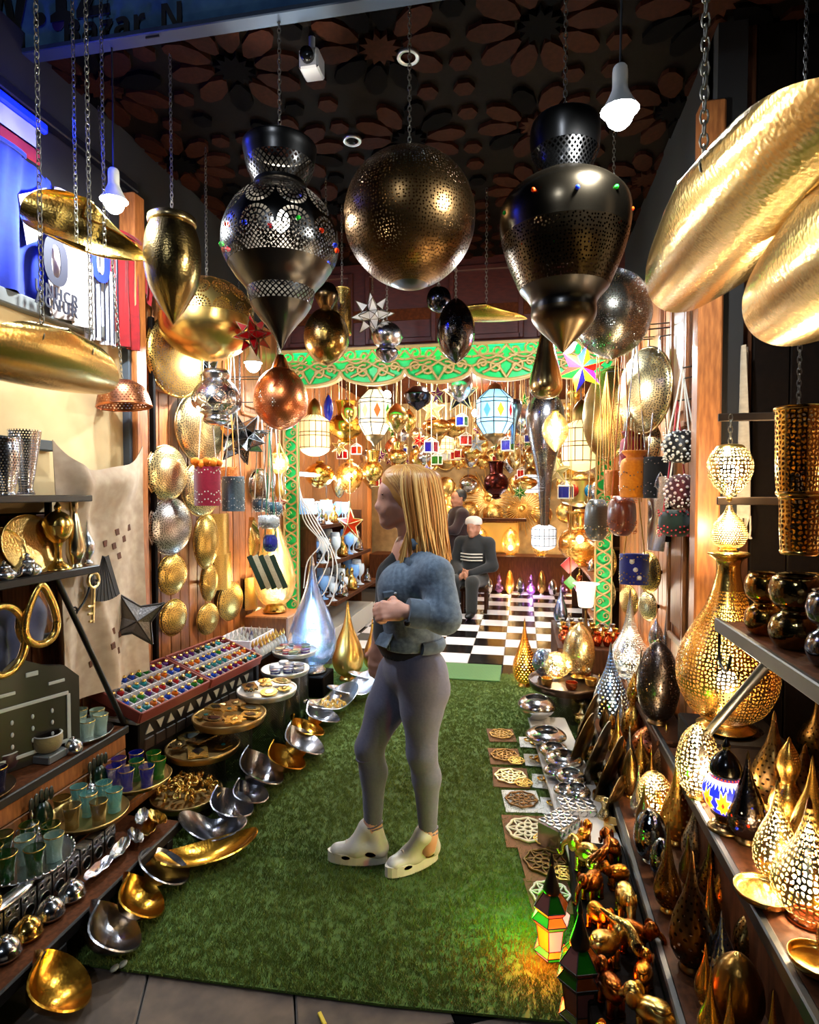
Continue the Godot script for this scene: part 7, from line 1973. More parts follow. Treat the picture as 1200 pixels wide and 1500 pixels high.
func mosaic() -> ImageTexture:
	if store.has("mosaic"):
		return store.mosaic
	var im := Image.create(256, 128, false, Image.FORMAT_RGBA8)
	for y in 128:
		for x in 256:
			var u := fposmod(x / 64.0, 1.0)
			var c := Color(0.95, 0.92, 0.9)
			var p := Vector2(u - 0.5, (y - 74) / 64.0)
			var rr := p.length() * (1.0 + 0.22 * cos(p.angle() * 8.0))
			if rr < 0.08:
				c = Color(0.7, 0.2, 0.02)
			elif rr < 0.3:
				c = Color(1.0, 0.72, 0.1)
			elif rr < 0.36:
				c = Color(0.95, 0.9, 0.8)
			elif absf(fposmod(u * 4.0, 1.0) - 0.5) * 26.0 + 36.0 > y and y > 30:
				c = Color(0.95, 0.95, 1.0)
			elif y <= 30:
				c = Color(0.85, 0.3, 0.1) if (x / 10 + y / 10) % 2 else Color(0.2, 0.1, 0.5)
			else:
				c = Color(0.08, 0.15, 0.75)
			im.set_pixel(x, y, c)
	store.mosaic = tex(im)
	return store.mosaic

# ---------------------------------------------------------------- inside the shop
func cage_lantern(called: String, label: String, at: Vector3, h: float, r: float, col: Color, energy: float, light_e: float, bars: Material, top := 3.1) -> Node3D:
	# a round paper-white shade behind a grid of wires, brass dome on top; at: the top of the dome
	var o := thing(called, label, "lantern", at)
	part(o, "shade", Shape.new().lathe(smooth(prof([0.45, -0.3, 0.75, -0.36, 0.97, -0.42, 0.97, -0.6, 0.97, -0.86, 0.7, -0.95, 0.3, -1.0], r, h), 3), 28).mesh(), glow(col, energy))
	part(o, "dome", Shape.new().lathe(smooth(prof([0.0, 0, 0.12, -0.02, 0.3, -0.08, 0.45, -0.18, 0.48, -0.3], r, h), 3), 20).mesh(), metal(Color(0.5, 0.38, 0.2), 0.35))
	var w := Shape.new()
	for k in 16:
		var a := TAU * k / 16.0
		var d := v3(cos(a), 0, sin(a)) * r
		w.tube([d * 0.46 + v3(0, -0.3 * h, 0), d * 1.0 + v3(0, -0.42 * h, 0), d * 1.0 + v3(0, -0.86 * h, 0), d * 0.3 + v3(0, -1.0 * h, 0)], r * 0.022, 4)
	for y in [-0.42, -0.6, -0.66, -0.86]:
		var ring := []
		for k in 20:
			ring.append(v3(cos(TAU * k / 20.0) * r * 1.01, y * h, sin(TAU * k / 20.0) * r * 1.01))
		w.tube(ring, r * 0.024, 4, true)
	part(o, "wires", w.mesh(), bars)
	chain(o, Vector3.ZERO, top, metal(SMOKE, 0.4), 0.006)
	lamp_light(o, v3(0, -0.65 * h, 0), col, light_e, r * 0.5)
	return o

func glass_lantern(label: String, at: Vector3, h: float, r: float, col: Color, energy: float, light_e: float, tints: Array) -> void:
	# eight sided lantern of white glass with small coloured lozenges
	var o := thing("glass_lantern", label, "lantern", at)
	part(o, "glass", Shape.new().lathe(prof([0.4, -0.12, 0.75, -0.22, 0.98, -0.28, 0.98, -0.66, 0.98, -0.66, 0.6, -0.84, 0.3, -0.86], r, h), 8).mesh(), glow(col, energy))
	part(o, "crown", Shape.new().lathe(smooth(prof([0, 0, 0.15, -0.02, 0.35, -0.06, 0.45, -0.13], r, h), 3), 8).mesh(), metal(Color(0.6, 0.5, 0.35), 0.35))
	part(o, "foot", Shape.new().lathe(smooth(prof([0.6, -0.84, 0.5, -0.9, 0.25, -0.95, 0.1, -1.0, 0, -1.03], r, h), 3), 8).mesh(), metal(Color(0.6, 0.5, 0.35), 0.35))
	var w := Shape.new()
	for k in 8:
		var a := TAU * k / 8.0
		var b := a + TAU / 16.0
		var d := v3(cos(a), 0, sin(a)) * r
		w.tube([d * 0.4 + v3(0, -0.12 * h, 0), d * 0.78 + v3(0, -0.22 * h, 0), d + v3(0, -0.28 * h, 0), d + v3(0, -0.66 * h, 0), d * 0.6 + v3(0, -0.84 * h, 0)], r * 0.025, 4)
		var e := v3(cos(b), 0, sin(b)) * r * 0.925
		var sd := v3(-sin(b), 0, cos(b)) * r * 0.2
		var nn := v3(cos(b), 0, sin(b))
		e += v3(0, -0.47 * h, 0)
		part(o, "lozenge", Shape.new().face([e + nn * 0.003 + v3(0, 0.12 * h, 0), e + nn * 0.003 + sd, e + nn * 0.003 - v3(0, 0.12 * h, 0), e + nn * 0.003 - sd], nn).mesh(), glow(tints[k % tints.size()], energy * 0.5))
	for y in [-0.28, -0.34, -0.6, -0.66]:
		var ring := []
		for k in 8:
			ring.append(v3(cos(TAU * k / 8.0) * r, y * h, sin(TAU * k / 8.0) * r))
		w.tube(ring, r * 0.025, 4, true)
	part(o, "leading", w.mesh(), plain(Color(0.12, 0.1, 0.08), 0.4, 0.6))
	chain(o, Vector3.ZERO, 3.1, metal(SMOKE, 0.4), 0.006)
	lamp_light(o, v3(0, -0.5 * h, 0), col, light_e, r * 0.5)

func pane_lantern(label: String, at: Vector3, s: float, tints: Array, group: String, frame: Material) -> void:
	var o := thing("pane_lantern", label, "lantern", at, 0.4, group)
	if not store.has("pane_frame"):
		var f := Shape.new()
		for k in 4:
			var a := TAU * k / 4.0
			var d := v3(cos(a), 0, sin(a)) * 0.5
			f.tube([d + v3(0, -1, 0), d + v3(0, -0.25, 0), v3(0, 0.05, 0)], 0.045, 4)
			var e := v3(cos(a + PI / 2), 0, sin(a + PI / 2)) * 0.5
			for y in [-1.0, -0.25]:
				f.tube([d + v3(0, y, 0), e + v3(0, y, 0)], 0.045, 4)
		store.pane_frame = f.mesh()
		store.pane_glass = []
		for k in 4:
			var a := TAU * k / 4.0
			var d := v3(cos(a), 0, sin(a)) * 0.48
			var e := v3(cos(a + PI / 2), 0, sin(a + PI / 2)) * 0.48
			var nn := (d + e).normalized()
			store.pane_glass.append(Shape.new().face([d + v3(0, -0.97, 0), e + v3(0, -0.97, 0), e + v3(0, -0.28, 0), d + v3(0, -0.28, 0)], nn).mesh())
	part(o, "frame", store.pane_frame, frame, Transform3D(Basis.from_scale(Vector3.ONE * s), Vector3.ZERO))
	part(o, "cord", Shape.new().tube([Vector3.ZERO, v3(0, 3.1 - at.y, 0)], 0.003, 4).mesh(), frame)
	for k in 4:
		part(o, "pane", store.pane_glass[k], glass(tints[k % tints.size()], 0.85), Transform3D(Basis.from_scale(Vector3.ONE * s), Vector3.ZERO))

func inside_shop() -> void:
	var r := RandomNumberGenerator.new()
	r.seed = 77
	var brown := metal(Color(0.42, 0.3, 0.15), 0.4)
	var cream := Color(1.0, 0.9, 0.7)
	cage_lantern("cage_lantern", "glowing cream cage lantern with a grid of wires, left inside the archway", v3(-2.109, 2.532, -5.9), 0.593, 0.161, cream, 0.85, 1.3, brown)
	cage_lantern("cage_lantern", "glowing cream cage lantern with a brass dome, right inside the archway", v3(0.514, 2.412, -5.7), 0.652, 0.174, cream, 0.85, 1.4, brown)
	cage_lantern("cage_lantern", "white cage lantern with black wires low at the right of the shop", v3(0.237, 1.32, -7.2), 0.433, 0.144, Color(0.95, 0.97, 1.0), 0.95, 1.0, plain(Color(0.03, 0.03, 0.03), 0.5))
	cage_lantern("cage_lantern", "white cage lantern with black bars half behind the silver drop", v3(0.089, 1.881, -7.6), 0.321, 0.169, Color(0.95, 0.97, 1.0), 0.95, 1.0, plain(Color(0.05, 0.04, 0.04), 0.5))
	cage_lantern("cage_lantern", "glowing white cage lantern in the middle of the back", v3(-1.125, 2.46, -8.4), 0.344, 0.163, cream, 0.9, 1.1, brown)
	glass_lantern("white glass lantern with green and orange lozenges under the valance", v3(-1.475, 2.67, -5.9), 0.629, 0.171, Color(1.0, 0.93, 0.82), 0.9, 1.3, [Color(0.1, 0.5, 0.05), Color(0.9, 0.35, 0.03), Color(0.9, 0.8, 0.6)])
	glass_lantern("pale blue glass lantern with red and yellow lozenges under the valance", v3(-0.274, 2.611, -5.8), 0.582, 0.175, Color(0.62, 0.85, 1.0), 1.0, 1.3, [Color(0.8, 0.05, 0.1), Color(0.85, 0.7, 0.1), Color(0.3, 0.6, 0.9)])
	# lathe pendants, [centre, top, bottom, width] by what they look like
	var egg := [0, 0.1, 0.05, 0.3, 0.2, 0.75, 0.4, 1, 0.6, 0.95, 0.8, 0.6, 0.95, 0.2, 1, 0]
	var globe := [0, 0.12, 0.06, 0.3, 0.2, 0.8, 0.45, 1, 0.7, 0.85, 0.9, 0.45, 1, 0]
	var urn := [0, 0.75, 0.05, 0.65, 0.3, 0.55, 0.36, 0.75, 0.5, 1, 0.7, 0.95, 0.85, 0.5, 0.9, 0.3, 0.95, 0.45, 1, 0]
	var drop := [0, 0.6, 0.05, 0.85, 0.14, 1, 0.25, 0.95, 0.42, 0.7, 0.6, 0.42, 0.8, 0.3, 1, 0.2]
	var bowl := [0, 0.1, 0.02, 0.5, 0.25, 0.95, 0.4, 1, 0.7, 0.8, 1, 0]
	var amber := metal(Color(0.86, 0.68, 0.36), 0.18, "", 0.4)
	for e in [
		[v3(-1.805, 2.503, -6), 0.449, 0.176, urn, metal(Color(0.72, 0.52, 0.2), 0.22), 0.0, "gold urn pendant between the cage lantern and the white glass lantern"],
		[v3(0.169, 2.343, -5), 1.049, 0.154, drop, metal(Color(0.5, 0.5, 0.52), 0.22, "fine"), 0.0, "very long silver drop lantern hanging right of the archway"],
		[v3(0.235, 2.18, -4.7), 0.31, 0.098, egg, metal(PALE, 0.25, "fine"), 1.0, "glowing gold egg lantern before the long silver drop"],
		[v3(-1.054, 2.633, -6), 0.246, 0.138, bowl, metal(Color(0.2, 0.2, 0.24), 0.15), 0.0, "black silver lobed lantern with yellow flowers under the valance"],
		[v3(-1.183, 2.43, -6.2), 0.256, 0.079, egg, metal(GOLD, 0.25), 0.0, "small gold egg pendant right of the white glass lantern"],
		[v3(-0.945, 2.388, -6.6), 0.21, 0.166, globe, amber, 0.0, "amber glass globe pendant in the middle of the shop"],
		[v3(-0.779, 2.409, -6.8), 0.231, 0.139, globe, amber, 0.6, "glowing amber globe pendant beside the larger amber one"],
		[v3(-2.062, 2.613, -6.2), 0.321, 0.051, egg, plain(Color(0.04, 0.08, 0.4), 0.15), 0.0, "slender dark blue drop pendant behind the left cage lantern"],
		[v3(-0.107, 2.506, -6.2), 0.448, 0.09, drop, metal(Color(0.45, 0.6, 0.8), 0.2), 0.0, "blue silver drop pendant right of the pale blue glass lantern"],
		[v3(-2.2, 1.904, -6.3), 0.299, 0.165, globe, metal(Color(0.85, 0.65, 0.3), 0.16), 0.0, "shiny gold globe pendant below the left cage lantern"],
		[v3(-1.888, 1.921, -6.4), 0.376, 0.151, globe, metal(Color(0.9, 0.72, 0.36), 0.2, "rosette"), 0.7, "glowing gold lobed globe lantern left of the woman's forehead"],
		[v3(-1.624, 2.023, -6.4), 0.388, 0.112, urn, metal(GOLD, 0.2), 0.5, "glowing gold urn lantern just left of the woman's hair"],
		[v3(-0.293, 1.901, -6.6), 0.415, 0.133, urn, metal(Color(0.26, 0.1, 0.08), 0.25), 0.0, "dark red bronze lantern with a ring of dots near the back"],
		[v3(-0.651, 1.74, -7.2), 0.18, 0.106, bowl, metal(Color(0.7, 0.66, 0.6), 0.2), 0.0, "silver grey bowl pendant above the standing man"],
		[v3(0.022, 1.747, -7), 0.156, 0.133, globe, amber, 0.8, "glowing amber globe pendant above the green star"],
		[v3(-2.242, 1.481, -6.65), 0.348, 0.111, urn, glass(Color(0.7, 0.72, 0.7), 0.5), 0.0, "clear glass gourd pendant over the crystal shelf"],
		[v3(-2.132, 1.817, -6.8), 0.321, 0.088, globe, metal(PALE, 0.2), 0.4, "small glowing pale globe behind the gold lobed one"],
		[v3(-1.518, 2.225, -7), 0.259, 0.105, egg, metal(COPPER, 0.25), 0.0, "copper egg pendant above the woman's head"],
		[v3(0.176, 2.188, -6.6), 0.204, 0.095, urn, metal(Color(0.6, 0.26, 0.14), 0.3), 0.0, "copper red urn pendant left of the glowing egg"],
		[v3(-0.512, 2.244, -7.4), 0.2, 0.092, globe, metal(GOLD, 0.25), 0.0, "small gold globe pendant below the pale blue lantern"],
		[v3(0.57, 1.379, -6.35), 0.588, 0.216, urn, metal(Color(0.92, 0.74, 0.4), 0.18, "fine"), 1.0, "large glowing gold urn lantern above the copper ware"],
		[v3(0.677, 1.694, -5.6), 0.275, 0.092, globe, metal(Color(0.75, 0.76, 0.78), 0.2), 0.0, "silver globe pendant right of the pavilion lantern"]]:
		var flat: Array = e[3]
		var o := thing("pendant_lantern", e[6], "lantern", e[0])
		var p := []
		for j in range(0, flat.size(), 2):
			p.append(Vector2(flat[j + 1] * e[2], -flat[j] * e[1]))
		part(o, "shade", Shape.new().lathe(smooth(p, 3), 28, 0.09, 8 if "lobed" in e[6] else 0, 0.12).mesh(), e[4])
		part(o, "cap", Shape.new().lathe(prof([0, 0.03, 0.25, 0.02, 0.3, -0.01], e[2], e[1] * 1.2), 12).mesh(), metal(GOLD, 0.3))
		chain(o, Vector3.ZERO, 3.1 if e[0].z < -5.3 else 3.6, metal(SMOKE, 0.4), 0.006)
		if e[5] > 0.0:
			bulb(o, v3(0, -0.5 * e[1], 0), minf(0.04, e[2] * 0.5), Color(1.0, 0.93, 0.8), 12.0, e[5])
	var pv := thing("pavilion_lantern", "gold pavilion lantern with green and blue glass ovals at the right", "lantern", v3(0.534, 1.849, -6))
	var kk := 0.0067
	part(pv, "roof", Shape.new().lathe(prof([0, 0, 4, -4, 20, -14, 31, -22, 31, -24, 28, -26], kk, kk), 8).mesh(), metal(Color(0.8, 0.68, 0.42), 0.25, "rosette"))
	part(pv, "body", Shape.new().lathe(prof([27, -26, 27, -54, 24, -58, 10, -62, 0, -64], kk, kk), 8).mesh(), metal(Color(0.8, 0.68, 0.42), 0.3))
	for k in 8:
		var a := TAU * (k + 0.5) / 8.0
		part(pv, "glass_oval", Shape.new().ball(v3(cos(a) * 26 * kk, -40 * kk, sin(a) * 26 * kk), v3(0.02, 0.06, 0.045), 12, Basis(Vector3.UP, -a)).mesh(), plain([Color(0.08, 0.4, 0.05), Color(0.03, 0.3, 0.5), Color(0.4, 0.03, 0.05)][k % 3], 0.1))
	chain(pv, Vector3.ZERO, 3.1, metal(SMOKE, 0.4), 0.006)
	# stars
	var ed := metal(PALE, 0.3)
	for e in [[v3(-0.63, 2.554, -6.1), 0.19, Color(0.03, 0.035, 0.06), "large black star lantern left of the pale blue glass lantern"], [v3(-0.035, 1.56, -6.4), 0.09, Color(0.06, 0.3, 0.03), "green star lantern below the glowing amber globe"], [v3(-1.084, 2.11, -6.3), 0.1, Color(0.65, 0.03, 0.03), "red and white star lantern over the woman's head"], [v3(-1.677, 1.251, -5.7), 0.16, Color(0.65, 0.16, 0.04), "orange and yellow star lantern in front of the woman's face"], [v3(0.29, 1.758, -5.6), 0.13, Color(0.75, 0.66, 0.5), "cream star lantern under the glowing gold egg"], [v3(-0.976, 2.466, -6.5), 0.14, Color(0.6, 0.5, 0.32), "gold filigree star lantern left of the black star"], [v3(-0.508, 2.096, -6.6), 0.11, Color(0.6, 0.62, 0.66), "silver star lantern under the black star"], [v3(-2.068, 2.081, -6.6), 0.1, Color(0.4, 0.3, 0.12), "brown wire star lantern below the gold urn"], [v3(-1.027, 1.795, -6.4), 0.09, Color(0.05, 0.12, 0.6), "blue star lantern at the top of the woman's hair"]]:
		flat_star("star_lantern", e[3], e[0], e[1], plain(e[2], 0.15), ed, "", 5 if e[1] > 0.1 else 6, r.randf_range(-0.4, 0.4), 3.1)
	# pane lanterns told apart by place, then the crowd behind
	var red := Color(0.5, 0.02, 0.03)
	var grn := Color(0.03, 0.32, 0.06)
	var blue := Color(0.04, 0.08, 0.45)
	var org := Color(0.6, 0.25, 0.03)
	var wht := plain(Color(0.75, 0.7, 0.62), 0.4)
	for e in [[v3(-0.96, 2.137, -6.3), 0.15, [red, blue], "white framed lantern with dark red and blue panes above the woman's head"], [v3(-0.611, 2.207, -6.5), 0.13, [red, red], "white framed lantern with red panes below the black star"], [v3(-0.646, 2.4, -6.4), 0.13, [grn, blue], "lantern with green panes hanging under the black star"], [v3(-0.163, 2.137, -6.3), 0.14, [grn, blue], "lantern with green and navy panes right of the pale blue glass lantern"], [v3(-0.93, 1.991, -6.5), 0.12, [grn, grn], "lantern with dark green panes right of the woman's parting"], [v3(-1.923, 2.134, -6.8), 0.12, [org, red], "small brass lantern with amber panes under the gold urn"], [v3(-1.386, 2.11, -6.8), 0.13, [blue, blue], "lantern with navy panes above the woman's forehead"], [v3(-0.944, 1.787, -6.2), 0.14, [grn, red], "lantern with bright green and red panes behind the woman's hair"], [v3(0.382, 1.66, -5.7), 0.15, [blue, blue], "dark blue paned lantern under the cream star"]]:
		pane_lantern(e[3], e[0], e[1], e[2], "", wht)
	var crowd := [[red, "red"], [grn, "green"], [blue, "blue"], [org, "amber"], [Color(0.6, 0.6, 0.58), "clear"], [Color(0.3, 0.05, 0.25), "violet"]]
	var pl := ["over the left shelves", "in the middle of the shop", "over the right shelves"]
	var spots := []
	for o in get_children():
		if o is Node3D and o.position.z < -5.4 and o.position.y > 1.9:
			spots.append(v3(o.position.x, o.position.z, 0.26))
	for k in 200:
		var x := 0.0
		var z := 0.0
		var found := false
		for attempt in 80:
			x = r.randf_range(-2.3, 1.1)
			z = -5.75 - 3.7 * pow(r.randf(), 1.4)
			var clear := true
			for q in spots:
				clear = clear and Vector2(q.x, q.y).distance_to(Vector2(x, z)) > q.z
			if clear:
				found = true
				break
		if not found:
			continue
		spots.append(v3(x, z, 0.2))
		var y := r.randf_range(1.95, 2.75) - (0.3 if k % 3 == 0 and z < -6.5 else 0.0)
		if x > -1.6 and x < -0.1:
			y = maxf(y, 2.12)
		var c: Array = crowd[k % 6]
		var zone: String = pl[0 if x < -1.3 else (1 if x < 0.1 else 2)]
		match k % 4:
			0:
				pane_lantern("small %s paned lantern hanging in the crowd %s" % [c[1], zone], v3(x, y, z), 0.13, [c[0], c[0]], "small %s paned lanterns %s" % [c[1], zone], wht if k % 8 else ed)
			1:
				flat_star("star_lantern", "small %s star lantern hanging in the crowd %s" % [c[1], zone], v3(x, y, z), 0.1, plain(c[0], 0.15), ed, "small %s stars %s" % [c[1], zone], 5, r.randf_range(-1, 1), 3.1)
			_:
				var mt := [metal(GOLD, 0.2, "fine"), metal(SILVER, 0.2), metal(PALE, 0.25, "dots"), metal(BRASS, 0.2)][(k / 4) % 4] as Material
				var o := thing("pendant_lantern", "small %s pendant in the crowd of lanterns %s" % [["pierced gold", "silver", "pale pierced", "brass"][(k / 4) % 4], zone], "lantern", v3(x, y, z), 0.0, "small %s pendants %s" % [["pierced gold", "silver", "pale pierced", "brass"][(k / 4) % 4], zone])
				var flat: Array = [egg, globe, urn][k % 3]
				var key := "pend_%d" % (k % 3)
				if not store.has(key):
					var p := []
					for j in range(0, flat.size(), 2):
						p.append(Vector2(flat[j + 1] * 0.085, -flat[j] * 0.22))
					store[key] = Shape.new().lathe(smooth(p, 2), 20, 0.07).mesh()
				part(o, "shade", store[key], mt, Transform3D(Basis.from_scale(Vector3.ONE * r.randf_range(0.9, 1.45)), Vector3.ZERO))
				part(o, "cord", Shape.new().tube([v3(0, -0.01, 0), v3(0, 3.1 - y, 0)], 0.003, 4).mesh(), brown)
	# bare warm bulbs of the shop
	for e in [[v3(-1.6, 2.72, -7.0), "bare warm bulb on the shop ceiling over the crystal shelves"], [v3(0.3, 2.72, -6.9), "bare warm bulb on the shop ceiling over the right shelves"], [v3(-0.7, 2.72, -8.8), "bare warm bulb on the shop ceiling near the back wall"], [v3(-0.9, 2.72, -6.0), "bare warm bulb on the shop ceiling just inside the archway"]]:
		var o := thing("light_bulb", e[1], "bulb", e[0])
		bulb(o, Vector3.ZERO, 0.05, Color(1.0, 0.96, 0.88), 20.0, 3.2)
		part(o, "cord", Shape.new().tube([v3(0, 0.05, 0), v3(0, 3.1 - e[0].y, 0)], 0.004, 5).mesh(), plain(Color(0.05, 0.05, 0.05), 0.6))
	# back wall: sunburst lamps, discs and a carved gold panel
	for e in [[v3(-0.565, 1.468, -10.2), 0.5, "largest glowing sunburst lamp on the back wall"], [v3(-0.021, 1.299, -10.15), 0.45, "glowing fan shaped lamp right of the largest sunburst"], [v3(-1.341, 1.408, -10.2), 0.35, "glowing sunburst lamp behind the standing man"], [v3(-1.935, 1.584, -10.2), 0.35, "glowing sunburst lamp hidden behind the woman's hair"]]:
		var o := thing("sunburst_lamp", e[2], "wall lamp", e[0])
		var s := Shape.new()
		for k in 40:
			var a := TAU * k / 40.0
			var d := v3(cos(a), sin(a), 0)
			s.tube([d * 0.06 + v3(0, 0, 0.05), d * e[1] * (1.0 if k % 2 else 0.8) + v3(0, 0, 0.03)], 0.007, 4)
		part(o, "rays", s.mesh(), metal(Color(0.8, 0.62, 0.32), 0.3))
		part(o, "boss", Shape.new().ball(v3(0, 0, 0.14), v3(0.06, 0.06, 0.03), 14).mesh(), metal(GOLD, 0.3))
		bulb(o, v3(0, 0, 0.07), 0.035, Color(1.0, 0.92, 0.76), 14.0, 0.8)
	for k in 24:
		var o := wall_disc("disc_lamp", "%s gold disc lamp from the left in the %s row on the back wall" % [["first", "second", "third", "fourth", "fifth", "sixth", "seventh", "eighth"][k % 8], ["lowest", "middle", "highest"][k / 8]], v3(-2.1 + 0.4 * (k % 8), 1.2 + 0.04 * (k % 2) + 0.46 * (k / 8), -10.18), 0.34, metal(Color(0.85, 0.68, 0.38), 0.25, "fine"), 0.0, true, 1.0, 0.0, "discs on the back wall")
		o.rotation.y = -PI / 2
	var gp := thing("carved_panel", "gold carved rectangular panel behind the seated man", "panel", v3(-0.45, 0.83, -9.95))
	part(gp, "board", Shape.new().box(Vector3.ZERO, v3(0.75, 0.5, 0.06), 0.01).mesh(), metal(Color(0.8, 0.6, 0.28), 0.35, "", 1.0))
	part(gp, "ledge", Shape.new().box(v3(0, 0.29, 0.04), v3(1.0, 0.05, 0.2), 0.006).mesh(), store.brown[1])
	solo("back_counter", Shape.new().box(v3(0, 0, 0), v3(3.6, 0.55, 0.5), 0.01).mesh(), store.brown[1], "wooden counter along the back wall of the shop", "counter", T(-0.7, 0.278, -9.85))
	for k in 12:
		var x := -1.0 + 0.16 * k
		stand("table_lamp", "%s lamp from the left in the row behind the chequered floor" % ["first", "second", "third", "fourth", "fifth", "sixth", "seventh", "eighth", "ninth", "tenth", "eleventh", "twelfth"][k], v3(x, 0.002, -9.35 + 0.06 * (k % 2)), 0.26 + 0.06 * (k % 3), 0.07, ["ball", "gourd", "egg"][k % 3], [metal(SILVER, 0.15, "", 0.5), metal(Color(0.7, 0.5, 0.75), 0.2, "dots"), metal(GOLD, 0.2, "dots")][k % 3], metal(SILVER, 0.25), [0.0, 0.6, 0.6][k % 3] if k % 2 else 0.0, "", 0.06, "lamp", Color(0.9, 0.7, 1.0) if k % 3 == 1 else Color(1.0, 0.85, 0.6))
		if k % 3 == 2:
			stand("table_lamp", "%s gold pierced lamp from the left on the back counter" % ["first", "second", "third", "fourth"][k / 3], v3(x, 0.555, -9.8), 0.45, 0.15, "egg", metal(PALE, 0.25, "fine"), metal(GOLD, 0.25), 0.9)
	# left crystal shelves
	var su := thing("crystal_shelves", "sloping wooden shelves packed with crystal and silver ware at the left", "shelf", v3(-2.1, 0, -6.3))
	for k in 3:
		part(su, "board", Shape.new().box(v3(0.0 - 0.1 * k, 0.5 + 0.36 * k, 0), v3(0.7, 0.03, 1.7), 0.004).mesh(), store.brown[2])
		part(su, "front_lip", Shape.new().box(v3(0.35 - 0.1 * k, 0.5 + 0.36 * k, 0), v3(0.02, 0.04, 1.7), 0.004).mesh(), store.brown[1])
	for z in [-0.82, 0.82]:
		part(su, "upright", Shape.new().box(v3(-0.1, 0.68, z), v3(0.5, 1.35, 0.03), 0.004).mesh(), store.brown[1])
	part(su, "plinth", Shape.new().box(v3(0, 0.12, 0), v3(0.6, 0.22, 1.6), 0.004).mesh(), plain(Color(0.7, 0.68, 0.64), 0.6))
	var gob := Shape.new().lathe(smooth(prof([0, 0, 0.03, 0, 0.032, 0.006, 0.006, 0.02, 0.006, 0.06, 0.03, 0.09, 0.036, 0.13, 0.03, 0.16, 0.026, 0.157]), 2), 10).mesh()
	var gob2 := Shape.new().lathe(smooth(prof([0, 0, 0.035, 0, 0.04, 0.03, 0.03, 0.07, 0.01, 0.1, 0.014, 0.13, 0, 0.15]), 2), 10).mesh()
	for lev in 3:
		for k in 42:
			var x := -2.4 - 0.1 * lev + 0.1 * (k % 6) + r.randf_range(-0.02, 0.02) + 0.09
			var z := -5.58 - 0.205 * (k / 6) + r.randf_range(-0.03, 0.03)
			var c := k % 5
			solo(["crystal_goblet", "silver_jar", "crystal_goblet", "gold_jar", "crystal_goblet"][c], gob if c % 2 == 0 else gob2, [glass(Color(0.85, 0.9, 0.95), 0.55), metal(SILVER, 0.12), plain(Color(0.82, 0.86, 0.9), 0.08), metal(GOLD, 0.2), glass(Color(0.5, 0.7, 0.95), 0.6)][c], "%s on the %s crystal shelf" % [["clear crystal goblet", "silver pointed jar", "frosted white goblet", "gold pointed jar", "blue tinted goblet"][c], ["lowest", "middle", "highest"][lev]], "goblet" if c % 2 == 0 else "jar", Transform3D(Basis.from_scale(Vector3.ONE * r.randf_range(1.0, 1.7)), v3(x, 0.517 + 0.36 * lev, z)), "%s on the %s crystal shelf" % [["clear goblets", "silver jars", "white goblets", "gold jars", "blue goblets"][c], ["lowest", "middle", "highest"][lev]])
	var cl := thing("strip_lamp", "cold white strip lamp over the crystal shelves", "light", v3(-2.2, 1.75, -6.3))
	part(cl, "tube", Shape.new().box(Vector3.ZERO, v3(0.05, 0.04, 1.2), 0.01).mesh(), glow(Color(0.75, 0.9, 1.0), 4.0))
	for k in 3:
		lamp_light(cl, v3(0.12, -0.08, -0.45 + 0.45 * k), Color(0.75, 0.9, 1.0), 1.5, 0.06)
	part(cl, "bracket", Shape.new().box(v3(-0.22, 0, 0), v3(0.42, 0.02, 0.04)).mesh(), brown)
	# right shelves
	var sr := thing("ware_shelves", "wooden shelves packed with gold and copper ware at the right inside", "shelf", v3(0.95, 0, -7.0))
	for k in 4:
		part(sr, "board", Shape.new().box(v3(0.0, 0.35 + 0.36 * k, 0), v3(0.6, 0.03, 3.0), 0.004).mesh(), store.orange[0])
	for z in [-1.48, 0.0, 1.48]:
		part(sr, "upright", Shape.new().box(v3(0, 0.75, z), v3(0.58, 1.5, 0.03), 0.004).mesh(), store.brown[0])
	for lev in 4:
		for k in 26:
			var x := 0.74 + 0.16 * (k % 3) + r.randf_range(-0.02, 0.02)
			var z := -5.65 - 0.32 * (k / 3) + r.randf_range(-0.03, 0.03)
			if absf(z + 7.0) < 0.06:
				z += 0.1
			var c := (k + lev) % 4
			solo(["gold_jar", "copper_jug", "silver_jar", "gold_goblet"][c], [gob2, cup_jug(), gob2, gob][c], [metal(GOLD, 0.2), metal(Color(0.8, 0.36, 0.18), 0.2), metal(SILVER, 0.15), metal(Color(0.9, 0.7, 0.3), 0.2)][c], "%s on the %s shelf of gold ware" % [["gold pointed jar", "copper jug", "silver pointed jar", "gold goblet"][c], ["lowest", "second", "third", "highest"][lev]], ["jar", "jug", "jar", "goblet"][c], Transform3D(Basis.from_scale(Vector3.ONE * 1.35), v3(x, 0.366 + 0.36 * lev, z)), "%s on the %s ware shelf" % [["gold jars", "copper jugs", "silver jars", "gold goblets"][c], ["lowest", "second", "third", "highest"][lev]])
	var wl := thing("cup_lamp", "small white glass cup lamp glowing before the copper ware", "lamp", v3(0.474, 0.597, -4.75))
	part(wl, "glass", Shape.new().lathe(prof([0.0, 0.09, 0.05, 0.09, 0.055, 0.1, 0.075, 0.26, 0.1, 0.27]), 20).mesh(), glow(Color(1.0, 0.93, 0.84), 1.2))
	part(wl, "stem", Shape.new().lathe(smooth(prof([0, -0.1, 0.05, -0.1, 0.05, -0.08, 0.015, -0.05, 0.012, 0.06, 0.03, 0.095]), 3), 16).mesh(), metal(BRONZE, 0.3))
	lamp_light(wl, v3(0, 0.2, 0), Color(1, 0.93, 0.84), 0.4, 0.04)

